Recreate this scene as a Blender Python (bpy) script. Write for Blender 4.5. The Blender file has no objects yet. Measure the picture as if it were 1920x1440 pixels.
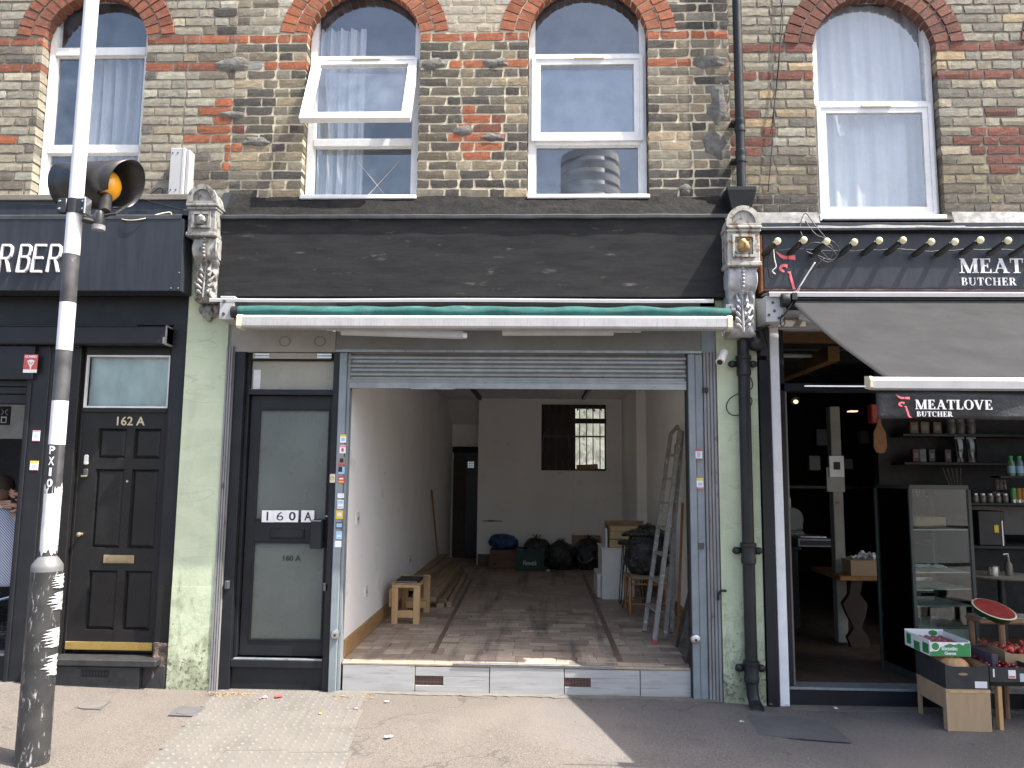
import bpy, bmesh, math, random
from mathutils import Vector, Matrix, noise
R = random.Random(11)
SC = bpy.context.scene
COL = SC.collection

# ---------------------------------------------------------------- camera, sky, sun, exposure
PITCH, YAW, ROLL, FOC, CAMD, CAMH = math.radians(6.694), math.radians(2.007), math.radians(.556), 1442.0, 5.67, 1.55
fw_ = Vector((-math.sin(YAW)*math.cos(PITCH), math.cos(YAW)*math.cos(PITCH), math.sin(PITCH)))
rt_ = Vector((math.cos(YAW), math.sin(YAW), 0)); up_ = rt_.cross(fw_)
RT = rt_*math.cos(ROLL)+up_*math.sin(ROLL); UP = -rt_*math.sin(ROLL)+up_*math.cos(ROLL)
cd = bpy.data.cameras.new('camera'); cam = bpy.data.objects.new('camera', cd); COL.objects.link(cam)
cd.sensor_width = 36; cd.lens = 36*FOC/1920; cd.clip_end = 1200; cd.clip_start = .05
cam.matrix_world = Matrix(((RT.x, UP.x, -fw_.x, 0), (RT.y, UP.y, -fw_.y, -CAMD), (RT.z, UP.z, -fw_.z, CAMH), (0, 0, 0, 1)))
SC.camera = cam
SUN = Vector((.60, -.205, 1.0)).normalized()        # towards the sun
elev = math.asin(SUN.z)
w = bpy.data.worlds.new('World'); SC.world = w; w.use_nodes = True
nt = w.node_tree; bg = nt.nodes['Background']
sky = nt.nodes.new('ShaderNodeTexSky'); sky.sky_type = 'NISHITA'; sky.sun_disc = False
sky.sun_elevation = elev; sky.sun_rotation = math.atan2(SUN.x, SUN.y)
sky.air_density = 1.0; sky.dust_density = 4.5; sky.ozone_density = 1.0
nt.links.new(sky.outputs[0], bg.inputs[0]); bg.inputs[1].default_value = .15
sd = bpy.data.lights.new('sun', 'SUN'); sd.energy = 4.0; sd.angle = math.radians(.5); sd.color = (1, .95, .87)
so = bpy.data.objects.new('sun', sd); COL.objects.link(so)
so.rotation_euler = SUN.to_track_quat('Z', 'Y').to_euler()
SC.cycles.max_bounces = 14; SC.cycles.diffuse_bounces = 9; SC.cycles.glossy_bounces = 4; SC.cycles.transparent_max_bounces = 16
SC.view_settings.view_transform = 'Standard'; SC.view_settings.look = 'None'
SC.view_settings.gamma = 1; SC.view_settings.use_curve_mapping = False
SC.view_settings.exposure = 1.52

def at(x, y, Y):
    d = fw_ + RT*((x-960)/FOC) - UP*((y-720)/FOC)
    t = (Y+CAMD)/d.y
    return d.x*t, CAMH+d.z*t

# ---------------------------------------------------------------- objects and tags
def tag(o, label=None, cat=None, group=None, kind=None):
    if label: o['label'] = label
    if cat: o['category'] = cat
    if group: o['group'] = group
    if kind: o['kind'] = kind
    return o

def thing(name, label, cat, loc=(0, 0, 0), group=None):
    o = bpy.data.objects.new(name, None); COL.objects.link(o); o.location = loc; o.empty_display_size = .1
    return tag(o, label, cat, group)

def wloc(o):
    v = Vector((0, 0, 0))
    while o is not None:
        v += o.location; o = o.parent
    return v

class MB:
    def __init__(s): s.v = []; s.f = []; s.m = []; s.cur = 0; s.mats = []
    def mat(s, m):
        if m not in s.mats: s.mats.append(m)
        s.cur = s.mats.index(m); return s
    def add(s, vs, fs):
        n = len(s.v); s.v.extend([tuple(p) for p in vs])
        for q in fs: s.f.append(tuple(i+n for i in q)); s.m.append(s.cur)
        return s
    def box(s, x0, x1, y0, y1, z0, z1, c=0):
        if x0 > x1: x0, x1 = x1, x0
        if y0 > y1: y0, y1 = y1, y0
        if z0 > z1: z0, z1 = z1, z0
        if c <= 0:
            return s.add([(x0,y0,z0),(x1,y0,z0),(x1,y1,z0),(x0,y1,z0),(x0,y0,z1),(x1,y0,z1),(x1,y1,z1),(x0,y1,z1)],
                         [(0,3,2,1),(4,5,6,7),(0,1,5,4),(1,2,6,5),(2,3,7,6),(3,0,4,7)])
        c = min(c, (x1-x0)*.45, (y1-y0)*.45, (z1-z0)*.45)
        vs = []; ix = {}
        for i, X in enumerate((x0, x1)):
            for j, Y in enumerate((y0, y1)):
                for k, Z in enumerate((z0, z1)):
                    dx, dy, dz = c*(1-2*i), c*(1-2*j), c*(1-2*k)
                    for a, p in enumerate(((X, Y+dy, Z+dz), (X+dx, Y, Z+dz), (X+dx, Y+dy, Z))):
                        ix[i, j, k, a] = len(vs); vs.append(p)
        fs = []
        for i in (0, 1): fs.append([ix[i,0,0,0], ix[i,1,0,0], ix[i,1,1,0], ix[i,0,1,0]])
        for j in (0, 1): fs.append([ix[0,j,0,1], ix[1,j,0,1], ix[1,j,1,1], ix[0,j,1,1]])
        for k in (0, 1): fs.append([ix[0,0,k,2], ix[1,0,k,2], ix[1,1,k,2], ix[0,1,k,2]])
        for i in (0, 1):
            for j in (0, 1): fs.append([ix[i,j,0,0], ix[i,j,1,0], ix[i,j,1,1], ix[i,j,0,1]])
        for i in (0, 1):
            for k in (0, 1): fs.append([ix[i,0,k,0], ix[i,1,k,0], ix[i,1,k,2], ix[i,0,k,2]])
        for j in (0, 1):
            for k in (0, 1): fs.append([ix[0,j,k,1], ix[1,j,k,1], ix[1,j,k,2], ix[0,j,k,2]])
        for i in (0, 1):
            for j in (0, 1):
                for k in (0, 1): fs.append([ix[i,j,k,0], ix[i,j,k,1], ix[i,j,k,2]])
        return s.add(vs, fs)
    def hexa(s, p):                       # eight corners: bottom loop then top loop
        return s.add(p, [(0,3,2,1),(4,5,6,7),(0,1,5,4),(1,2,6,5),(2,3,7,6),(3,0,4,7)])
    def prism(s, poly, y0, y1):           # outline in X,Z pushed along Y
        n = len(poly)
        vs = [(x, y0, z) for x, z in poly]+[(x, y1, z) for x, z in poly]
        fs = [tuple(range(n)), tuple(range(2*n-1, n-1, -1))]+[(i, (i+1) % n, n+(i+1) % n, n+i) for i in range(n)]
        return s.add(vs, fs)
    def prismx(s, poly, x0, x1):          # outline in Y,Z pushed along X
        n = len(poly)
        vs = [(x0, y, z) for y, z in poly]+[(x1, y, z) for y, z in poly]
        fs = [tuple(range(n)), tuple(range(2*n-1, n-1, -1))]+[(i, (i+1) % n, n+(i+1) % n, n+i) for i in range(n)]
        return s.add(vs, fs)
    def prismz(s, poly, z0, z1):
        n = len(poly)
        vs = [(x, y, z0) for x, y in poly]+[(x, y, z1) for x, y in poly]
        fs = [tuple(range(n)), tuple(range(2*n-1, n-1, -1))]+[(i, (i+1) % n, n+(i+1) % n, n+i) for i in range(n)]
        return s.add(vs, fs)
    def ring(s, outer, inner, y0, y1):    # flat frame between two outlines with as many points
        n = len(outer)
        vs = [(x, y0, z) for x, z in outer]+[(x, y0, z) for x, z in inner]+[(x, y1, z) for x, z in outer]+[(x, y1, z) for x, z in inner]
        fs = []
        for i in range(n):
            j = (i+1) % n
            fs += [(i, j, n+j, n+i), (2*n+i, 2*n+j, 3*n+j, 3*n+i), (i, j, 2*n+j, 2*n+i), (n+i, n+j, 3*n+j, 3*n+i)]
        return s.add(vs, fs)
    def tube(s, path, r, n=8, cap=True, flat=None):
        P = [Vector(p) for p in path]; k = len(P)
        rr = r if isinstance(r, (list, tuple)) else [r]*k
        t0 = (P[1]-P[0]).normalized(); ref = Vector((0, 0, 1)) if abs(t0.z) < .9 else Vector((1, 0, 0))
        u = t0.cross(ref).normalized(); vs = []
        for i in range(k):
            t = (P[min(i+1, k-1)]-P[max(i-1, 0)])
            t = t.normalized() if t.length > 1e-9 else t0
            u = (u-t*u.dot(t)).normalized(); w_ = t.cross(u)
            for a in range(n):
                an = 2*math.pi*a/n
                vs.append(P[i]+u*math.cos(an)*rr[i]+w_*math.sin(an)*rr[i]*(flat or 1))
        fs = [(i*n+a, i*n+(a+1) % n, (i+1)*n+(a+1) % n, (i+1)*n+a) for i in range(k-1) for a in range(n)]
        if cap: fs += [tuple(range(n-1, -1, -1)), tuple(range((k-1)*n, k*n))]
        return s.add(vs, fs)
    def lathe(s, prof, c, n=20, axis='Z', a0=0, cap=True):
        vs = []
        for r, h in prof:
            for a in range(n):
                an = 2*math.pi*a/n+a0; p = (r*math.cos(an), r*math.sin(an), h)
                if axis == 'Y': p = (p[0], p[2], p[1])
                if axis == 'X': p = (p[2], p[0], p[1])
                vs.append((c[0]+p[0], c[1]+p[1], c[2]+p[2]))
        k = len(prof)
        fs = [(i*n+a, i*n+(a+1) % n, (i+1)*n+(a+1) % n, (i+1)*n+a) for i in range(k-1) for a in range(n)]
        if cap: fs += [tuple(range(n-1, -1, -1)), tuple(range((k-1)*n, k*n))]
        return s.add(vs, fs)
    def ball(s, c, r, n=12, m=8, f=None):
        rx, ry, rz = r if isinstance(r, (list, tuple)) else (r, r, r)
        vs = [(c[0], c[1], c[2]-rz)]
        for j in range(1, m):
            ph = -math.pi/2+math.pi*j/m
            for a in range(n):
                an = 2*math.pi*a/n
                vs.append((c[0]+rx*math.cos(ph)*math.cos(an), c[1]+ry*math.cos(ph)*math.sin(an), c[2]+rz*math.sin(ph)))
        vs.append((c[0], c[1], c[2]+rz))
        if f: vs = [f(Vector(p)) for p in vs]
        fs = [(0, 1+(a+1) % n, 1+a) for a in range(n)]
        for j in range(m-2):
            for a in range(n):
                fs.append((1+j*n+a, 1+j*n+(a+1) % n, 1+(j+1)*n+(a+1) % n, 1+(j+1)*n+a))
        L = len(vs)-1; b = 1+(m-2)*n
        fs += [(b+a, b+(a+1) % n, L) for a in range(n)]
        return s.add(vs, fs)
    def grid(s, f, nu, nv):
        vs = [f(i/nu, j/nv) for j in range(nv+1) for i in range(nu+1)]
        fs = [(j*(nu+1)+i, j*(nu+1)+i+1, (j+1)*(nu+1)+i+1, (j+1)*(nu+1)+i) for j in range(nv) for i in range(nu)]
        return s.add(vs, fs)
    def move(s, M4, start=0):
        for i in range(start, len(s.v)): s.v[i] = tuple(M4 @ Vector(s.v[i]))
        return s
    def mesh(s, name, off=Vector((0, 0, 0))):
        me = bpy.data.meshes.new(name)
        me.from_pydata([(x-off.x, y-off.y, z-off.z) for x, y, z in s.v], [], s.f)
        bm = bmesh.new(); bm.from_mesh(me); bmesh.ops.recalc_face_normals(bm, faces=bm.faces); bm.to_mesh(me); bm.free()
        return me
    def obj(s, name, mat=None, parent=None, smooth=False, solid=0):
        me = s.mesh(name, wloc(parent) if parent is not None else Vector((0, 0, 0)))
        if s.mats:
            for m in s.mats: me.materials.append(m)
            me.polygons.foreach_set('material_index', s.m)
        elif mat: me.materials.append(mat)
        if smooth:
            me.polygons.foreach_set('use_smooth', [True]*len(me.polygons))
            if smooth != 'all':
                try: me.set_sharp_from_angle(angle=math.radians(38))
                except Exception: pass
        o = bpy.data.objects.new(name, me); COL.objects.link(o)
        if parent is not None: o.parent = parent
        if solid:
            md = o.modifiers.new('solid', 'SOLIDIFY'); md.thickness = solid
        return o

def B(x0, x1, y0, y1, z0, z1, c=0): return MB().box(x0, x1, y0, y1, z0, z1, c)
def children(o): return list(o.children)
def copy_tree(o, parent=None):
    c = o.copy(); COL.objects.link(c); c.parent = parent
    for ch in list(o.children): copy_tree(ch, c)
    return c

# ---------------------------------------------------------------- materials
def newmat(name):
    m = bpy.data.materials.new(name); m.use_nodes = True
    n = m.node_tree; b = n.nodes['Principled BSDF']
    return m, n, b
def N(n, t, **k):
    x = n.nodes.new(t)
    for a, v in k.items():
        if a.startswith('_'): setattr(x, a[1:], v)
        else: x.inputs[a.replace('__', ' ')].default_value = v
    return x
def coords(n, stretch=(1, 1, 1), obj=False, rnd=False):
    if obj:
        g = n.nodes.new('ShaderNodeTexCoord').outputs['Object']
    else: g = n.nodes.new('ShaderNodeNewGeometry').outputs['Position']
    if rnd:
        oi = n.nodes.new('ShaderNodeObjectInfo'); sc = N(n, 'ShaderNodeVectorMath', _operation='SCALE'); sc.inputs['Scale'].default_value = 37
        cb = n.nodes.new('ShaderNodeCombineXYZ')
        for i in range(3): n.links.new(oi.outputs['Random'], cb.inputs[i])
        n.links.new(cb.outputs[0], sc.inputs[0]); ad = N(n, 'ShaderNodeVectorMath', _operation='ADD')
        n.links.new(g, ad.inputs[0]); n.links.new(sc.outputs[0], ad.inputs[1]); g = ad.outputs[0]
    mp = n.nodes.new('ShaderNodeMapping'); mp.inputs['Scale'].default_value = stretch
    n.links.new(g, mp.inputs[0]); return mp.outputs[0]
def noise_t(n, co, scale, detail=4, rough=.55, dist=0):
    x = N(n, 'ShaderNodeTexNoise', Scale=scale, Detail=detail, Roughness=rough, Distortion=dist)
    n.links.new(co, x.inputs['Vector']); return x.outputs['Fac']
def ramp(n, fac, a, b, ca=(0, 0, 0, 1), cb=(1, 1, 1, 1)):
    x = n.nodes.new('ShaderNodeValToRGB'); x.color_ramp.elements[0].position = a; x.color_ramp.elements[1].position = b
    x.color_ramp.elements[0].color = ca; x.color_ramp.elements[1].color = cb
    n.links.new(fac, x.inputs[0]); return x.outputs[0]
def mix(n, fac, a, b, mode='MIX'):
    x = n.nodes.new('ShaderNodeMix'); x.data_type = 'RGBA'; x.blend_type = mode
    if isinstance(fac, (int, float)): x.inputs[0].default_value = fac
    else: n.links.new(fac, x.inputs[0])
    for i, v in ((6, a), (7, b)):
        if isinstance(v, tuple): x.inputs[i].default_value = (*v[:3], 1)
        else: n.links.new(v, x.inputs[i])
    return x.outputs[2]
def mul(n, a, k):
    x = n.nodes.new('ShaderNodeMath'); x.operation = 'MULTIPLY'
    n.links.new(a, x.inputs[0])
    if isinstance(k, (int, float)): x.inputs[1].default_value = k
    else: n.links.new(k, x.inputs[1])
    return x.outputs[0]
ALB = dict(white_plastic_frame=.88, black_gloss_paint=.7, black_door_paint=.6, dark_blue_grey_sign_paint=.62, weathered_painted_stone=.68, peeling_painted_stone=.75, lead_flashing=.48, black_roofing_felt=.7,
 worn_black_board=1.05, white_painted_aluminium=.6, grey_awning_cloth=.40, black_valance_cloth=.6, galvanised_steel=.68, scratched_shutter_steel=.62, blue_grey_painted_steel=.68, dull_grey_panel=.68, dirty_beige_panel=.68,
 weathered_fluted_post=.7, wired_frosted_glass=.68, hall_light_transom_glass=.85, white_net_curtain=.6, pale_wood_look_tile=.85, white_sign_letters=.85, stained_concrete=.72, dark_asphalt_patch=.85, buff_tactile_slab=.86, worn_blister_top=.86,
 grey_cement=.6, white_band_paint=.85, black_painted_stone=.7, dark_grey_pipe_paint=.45, torn_white_wrap=.85, grey_worn_collar=.7, scratched_black_base=.7, black_band_paint=.7, bare_wood_edge=.8, polished_brass=.8, green_print=.9)
SPC = dict(worn_black_board=.15, black_gloss_paint=.28, black_door_paint=.25, grey_awning_cloth=.1, black_roofing_felt=.15, dark_blue_grey_sign_paint=.3, dark_grey_pipe_paint=.3)
def M(name, c, rough=.6, c2=None, scale=6, bump=.15, bscale=60, metal=0, stretch=(1, 1, 1), dirt=None, spec=None, coat=0, objc=False, dist=.002, lo=.35, hi=.65, obj=False, rnd=False, scuff=None):
    kk = ALB.get(name, 1); c = tuple(v*kk for v in c); c2 = c2 if c2 is None or isinstance(c2, str) else tuple(v*kk for v in c2)
    if dirt: dirt = (tuple(v*kk for v in dirt[0]), *dirt[1:])
    if scuff: scuff = (tuple(v*kk for v in scuff[0]), *scuff[1:])
    if name in SPC: spec = SPC[name]
    m, n, b = newmat(name)
    co = coords(n, stretch, obj, rnd)
    col = c
    if objc:
        oi = n.nodes.new('ShaderNodeObjectInfo'); col = oi.outputs['Color']
    if c2 is None: c2 = tuple(v*.8 for v in c)
    if objc: col = mix(n, ramp(n, noise_t(n, co, scale, 6), lo, hi), col, (.35, .33, .3), 'MULTIPLY') if c2 == 'dark' else mix(n, mul(n, ramp(n, noise_t(n, co, scale, 6), lo, hi), .35), col, (.25, .22, .2), 'MULTIPLY')
    else: col = mix(n, ramp(n, noise_t(n, co, scale, 6), lo, hi), c, c2)
    if dirt:                                   # (colour, scale, threshold, softness, stretch)
        dc, ds, dt, dsf, dst = dirt
        co2 = coords(n, dst, obj, rnd)
        col = mix(n, ramp(n, noise_t(n, co2, ds, 8, .6, .3), dt, dt+dsf), col, dc)
    if scuff:
        dc, ds, dt, dsf, dst = scuff
        co2 = coords(n, dst, obj, rnd)
        col = mix(n, ramp(n, noise_t(n, co2, ds, 10, .7, .6), dt, dt+dsf), col, dc)
    if isinstance(col, tuple): b.inputs['Base Color'].default_value = (*col, 1)
    else: n.links.new(col, b.inputs['Base Color'])
    b.inputs['Metallic'].default_value = metal
    rr = ramp(n, noise_t(n, co, scale*2.3, 4), .3, .7, (max(rough-.08, .02),)*3+(1,), (min(rough+.1, 1),)*3+(1,))
    n.links.new(rr, b.inputs['Roughness'])
    if spec is not None: b.inputs['Specular IOR Level'].default_value = spec
    if coat: b.inputs['Coat Weight'].default_value = coat; b.inputs['Coat Roughness'].default_value = .08
    if bump:
        bp = n.nodes.new('ShaderNodeBump'); bp.inputs['Strength'].default_value = bump; bp.inputs['Distance'].default_value = dist
        n.links.new(noise_t(n, co, bscale, 6, .65), bp.inputs['Height']); n.links.new(bp.outputs[0], b.inputs['Normal'])
    return m
def glassmat(name, tint=(.9, .95, .93), ior=1.5, film=0, haze_col=(.5, .5, .5), rough=0.0, refl=None):
    m = bpy.data.materials.new(name); m.use_nodes = True; n = m.node_tree; n.nodes.clear()
    out = n.nodes.new('ShaderNodeOutputMaterial'); tr = n.nodes.new('ShaderNodeBsdfTransparent'); tr.inputs[0].default_value = (*tint, 1)
    gl = n.nodes.new('ShaderNodeBsdfGlossy'); gl.inputs['Roughness'].default_value = rough
    fr = n.nodes.new('ShaderNodeFresnel'); fr.inputs[0].default_value = ior
    g = n.nodes.new('ShaderNodeNewGeometry')
    bp = n.nodes.new('ShaderNodeBump'); bp.inputs['Strength'].default_value = .12; bp.inputs['Distance'].default_value = .004
    n.links.new(noise_t(n, g.outputs['Position'], 2.2, 1), bp.inputs['Height']); n.links.new(bp.outputs[0], gl.inputs['Normal'])
    mx = n.nodes.new('ShaderNodeMixShader'); (n.links.new(fr.outputs[0], mx.inputs[0]) if refl is None else setattr(mx.inputs[0], 'default_value', refl)); n.links.new(tr.outputs[0], mx.inputs[1]); n.links.new(gl.outputs[0], mx.inputs[2])
    o = mx.outputs[0]
    if film:
        df = n.nodes.new('ShaderNodeBsdfDiffuse'); df.inputs[0].default_value = (*haze_col, 1)
        m2 = n.nodes.new('ShaderNodeMixShader')
        n.links.new(mul(n, ramp(n, noise_t(n, g.outputs['Position'], 7, 6), .3, .8), film), m2.inputs[0]); n.links.new(o, m2.inputs[1]); n.links.new(df.outputs[0], m2.inputs[2]); o = m2.outputs[0]
    n.links.new(o, out.inputs[0]); return m

T = {}
T['upvc'] = M('white_plastic_frame', (.78, .78, .77), .3, (.7, .7, .68), 9, .03, dirt=((.45, .43, .38), 5, .66, .2, (1, 1, 1)))
T['glass'] = glassmat('window_glass', (.95, .97, .98), 1.5, .16, (.42, .52, .64), refl=.19)  # pale blue diffuse layer paints hazy sky reflection into the panes
T['shopglass'] = glassmat('shop_glass', (.88, .92, .91), 1.36, .0, (.5, .52, .52))
T['cabglass'] = glassmat('cabinet_glass', (.88, .93, .91), 1.5, .0)
T['black'] = M('black_gloss_paint', (.017, .019, .023), .38, (.024, .026, .031), 5, .12, 35, scuff=((.25, .24, .22), 38, .76, .03, (1, 1, .35)))
T['blackdoor'] = M('black_door_paint', (.020, .020, .021), .33, (.028, .027, .027), 4, .08, 40, scuff=((.2, .19, .17), 30, .79, .03, (1, 1, 1)))
T['blackmat'] = M('black_matt', (.012, .012, .014), .8)
T['navy'] = M('dark_blue_grey_sign_paint', (.035, .04, .052), .4, (.05, .056, .07), 3, .08, 30, stretch=(6, 6, .7))
T['green'] = M('pale_green_render', (.47, .56, .36), .85, (.40, .49, .31), 2.5, .35, 45, dirt=((.33, .36, .24), 5, .52, .25, (3, 3, .7)), scuff=((.2, .22, .14), 16, .66, .1, (2, 2, .8)))
def crack(n, co, scale, w_=.006, detail=4):
    f = noise_t(n, co, scale, detail, .55)
    return mul(n, ramp(n, f, .5-w_, .5), ramp(n, f, .5, .5+w_, (1, 1, 1, 1), (0, 0, 0, 1)))
def green_mat():
    m, n, b = newmat('pale_green_render'); co = coords(n); st = coords(n, (3, 3, .5)); s2 = coords(n, (2, 2, .7))
    sx = n.nodes.new('ShaderNodeSeparateXYZ'); n.links.new(co, sx.inputs[0])
    mr = n.nodes.new('ShaderNodeMapRange'); mr.inputs[1].default_value = .1; mr.inputs[2].default_value = 1.15; mr.inputs[3].default_value = .24; mr.inputs[4].default_value = -.06; n.links.new(sx.outputs[2], mr.inputs[0])
    def thr(f, a, w_):
        ad = n.nodes.new('ShaderNodeMath'); n.links.new(f, ad.inputs[0]); n.links.new(mr.outputs[0], ad.inputs[1]); return ramp(n, ad.outputs[0], a, a+w_)
    col = mix(n, ramp(n, noise_t(n, co, 2.2, 5), .35, .65), (.49, .545, .385), (.42, .475, .335))
    col = mix(n, mul(n, ramp(n, noise_t(n, st, 4, 7, .6), .48, .75), .5), col, (.35, .40, .28))
    col = mix(n, mul(n, thr(noise_t(n, s2, 8, 9, .7), .62, .14), .75), col, (.20, .22, .13))
    col = mix(n, thr(noise_t(n, co, 34, 6, .75), .74, .06), col, (.12, .12, .09))
    col = mix(n, mul(n, ramp(n, noise_t(n, coords(n, (1, 1, 2.2)), 3.4, 3), .52, .60), .35), col, (.56, .60, .44))
    col = mix(n, mul(n, crack(n, coords(n, (.5, .5, 2.6)), 1.3, .003, 3), .35), col, (.22, .25, .16))
    col = mix(n, mul(n, ramp(n, noise_t(n, co, 60, 5, .7), .68, .72), .6), col, (.24, .26, .18))
    n.links.new(col, b.inputs['Base Color']); b.inputs['Roughness'].default_value = .88
    bp = n.nodes.new('ShaderNodeBump'); bp.inputs['Strength'].default_value = .4; bp.inputs['Distance'].default_value = .004
    n.links.new(noise_t(n, co, 45, 7), bp.inputs['Height']); n.links.new(bp.outputs[0], b.inputs['Normal']); return m
T['green'] = T['greenlow'] = green_mat()
T['stone'] = M('weathered_painted_stone', (.40, .39, .37), .85, (.31, .305, .285), 14, .5, 90, dirt=((.10, .095, .08), 26, .52, .14, (1, 1, .6)))
T['stonerust'] = M('peeling_painted_stone', (.55, .53, .48), .7, (.4, .38, .34), 14, .6, 90, dirt=((.12, .08, .05), 18, .5, .1, (1, 1, 1)), scuff=((.33, .2, .09), 9, .55, .1, (1, 1, 1)))
T['gold'] = M('old_gold_paint', (.42, .26, .09), .6, (.2, .12, .05), 30, .4)
T['lead'] = M('lead_flashing', (.14, .15, .165), .6, (.09, .097, .107), 9, .3, 20, metal=.15, scuff=((.27, .27, .27), 20, .64, .1, (.5, 1, 1)), dist=.004)
T['felt'] = M('black_roofing_felt', (.016, .0155, .015), .85, (.026, .025, .024), 7, .9, 14, dist=.02, scuff=((.09, .087, .083), 14, .66, .12, (.5, 1, 1)))
T['fascia'] = M('worn_black_board', (.017, .017, .018), .8, (.026, .026, .026), 10, .5, 60, stretch=(.35, 1, 2.2), dirt=((.10, .097, .09), 9, .63, .12, (.5, 1, 2.4)), scuff=((.38, .33, .26), 8, .70, .03, (.4, 1, 3)))
T['whiteplas'] = M('white_painted_aluminium', (.64, .645, .65), .4, (.57, .575, .575), 8, .08, 30, dirt=((.42, .41, .38), 50, .58, .2, (3, 1, .15)))
T['cream'] = M('cream_plastic', (.62, .57, .42), .5)
T['greenfab'] = M('green_awning_cloth', (.012, .095, .085), .85, (.009, .065, .058), 8, .4, 25, scuff=((.15, .24, .22), 5, .58, .3, (.5, 1, 1)))
T['greyfab'] = M('grey_awning_cloth', (.105, .106, .11), .9, (.085, .086, .09), 3, .2, 300, stretch=(1, 1, 1), scuff=((.4, .4, .4), 60, .79, .01, (1, 1, 1)))
T['valance'] = M('black_valance_cloth', (.035, .035, .038), .55, (.022, .022, .025), 6, .6, 9, dist=.02)
T['steel'] = M('galvanised_steel', (.42, .46, .48), .42, (.32, .36, .38), 11, .15, 40, metal=.45, dirt=((.17, .16, .15), 30, .62, .06, (1, 1, .6)))
T['slat'] = M('scratched_shutter_steel', (.46, .48, .48), .38, (.36, .38, .38), 8, .25, 30, metal=.5, dirt=((.1, .1, .1), 40, .66, .03, (.6, 1, 3)))
T['bluesteel'] = M('blue_grey_painted_steel', (.31, .355, .385), .5, (.25, .29, .315), 8, .2, 40, dirt=((.15, .14, .13), 24, .68, .05, (1, 1, .5)))
T['box'] = M('dull_grey_panel', (.24, .245, .23), .6, (.2, .205, .19), 4, .1, dirt=((.1, .1, .09), 16, .68, .08, (2, 1, .5)))
T['beige'] = M('dirty_beige_panel', (.44, .41, .36), .7, (.36, .34, .3), 4, .15, dirt=((.15, .14, .12), 12, .66, .1, (1, 1, 1)))
T['flute'] = M('weathered_fluted_post', (.33, .33, .34), .7, (.24, .24, .24), 10, .3, 50, stretch=(1, 1, .3), dirt=((.12, .1, .09), 20, .6, .1, (1, 1, .4)))
T['frost'] = M('wired_frosted_glass', (.15, .175, .16), .28, (.115, .135, .125), 2.2, .25, 220, spec=.6, dist=.001)
T['transomlit'] = M('hall_light_transom_glass', (.36, .345, .28), .3, (.31, .30, .245), 3, .05, spec=.6)  # opaque beige paints the lit hallway into the pane
T['brass'] = M('polished_brass', (.75, .55, .2), .3, (.6, .42, .13), 6, .1, metal=.85)
T['oldbrass'] = M('dull_brass', (.4, .33, .2), .4, (.3, .24, .14), 12, .1, metal=.6)
T['chrome'] = M('steel_fitting', (.6, .6, .6), .25, (.5, .5, .5), 9, .05, metal=.9)
T['wallpaint'] = M('grubby_white_wall', (.86, .85, .83), .85, (.80, .79, .765), 1.6, .15, 20, dirt=((.52, .50, .46), 2.6, .62, .22, (1, 1, 1.6)), scuff=((.34, .31, .27), 6, .655, .08, (1, .5, 3)))
T['ceil'] = M('dull_white_ceiling', (.80, .78, .74), .9)
T['pine'] = M('pine_wood', (.52, .35, .18), .6, (.44, .27, .12), 8, .15, 40, stretch=(3, 3, .4), scuff=((.22, .11, .04), 6, .74, .03, (1, 1, 1)))
T['piney'] = M('pine_skirting', (.36, .22, .1), .6, (.28, .16, .07), 8, .15, 40, stretch=(4, .5, 4))
T['timber'] = M('rough_sawn_timber', (.36, .27, .17), .8, (.27, .19, .12), 9, .35, 50, stretch=(5, .5, 5), dirt=((.14, .1, .07), 7, .62, .1, (4, .5, 4)), objc=False)
T['plas'] = M('pale_plastic', (.7, .69, .65), .4)
T['blacksheet'] = M('black_bin_bag_plastic', (.012, .012, .014), .27, (.02, .02, .022), 6, 1.0, 16, spec=.7, dist=.03, obj=True)
T['cardboard'] = M('brown_cardboard', (.34, .235, .14), .85, (.28, .19, .11), 5, .1)
T['darkcard'] = M('black_cardboard', (.022, .021, .022), .7, (.03, .03, .03), 5, .1)
T['white'] = M('white_painted_board', (.68, .68, .66), .45, (.6, .6, .58), 5, .05, dirt=((.35, .34, .32), 12, .66, .1, (1, 1, 1)))
T['paper'] = M('white_paper', (.8, .8, .8), .7)
T['red'] = M('red_print', (.55, .09, .08), .6); T['redlogo'] = M('red_logo_print', (.72, .14, .16), .6, (.66, .12, .14))
T['blue'] = M('blue_print', (.1, .2, .5), .6); T['yellow'] = M('yellow_print', (.8, .55, .04), .6); T['pink'] = M('pink_print', (.75, .3, .4), .6)
T['skyblue'] = M('pale_blue_print', (.35, .55, .75), .6)
T['dark'] = M('dark_print', (.02, .02, .025), .6)
T['letter'] = M('white_sign_letters', (.74, .74, .75), .5, (.66, .66, .68), 30)
T['goldtext'] = M('gold_numerals', (.5, .44, .3), .45, (.4, .34, .22), 30)
T['alu'] = M('paint_spattered_aluminium', (.30, .29, .265), .6, (.22, .21, .19), 20, .3, metal=.1, dirt=((.5, .48, .44), 30, .6, .05, (1, 1, 1)), scuff=((.2, .12, .09), 22, .7, .04, (1, 1, 1)))
T['cane'] = M('varnished_cane', (.33, .15, .05), .4, (.22, .09, .03), 20, .2, stretch=(3, 3, 1))
T['ply'] = M('plywood', (.40, .28, .17), .7, (.34, .23, .13), 5, .1, stretch=(4, 4, .5), scuff=((.1, .06, .03), 9, .78, .02, (1, 1, 1)))
T['cable'] = M('black_cable', (.012, .012, .012), .5)
T['pvc'] = M('dark_grey_pipe_paint', (.03, .034, .037), .4, (.045, .05, .052), 6, .12, scuff=((.3, .3, .28), 30, .75, .03, (1, 1, .5)))
T['white_mat'] = M('white_gloss', (.8, .8, .8), .3)
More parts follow.
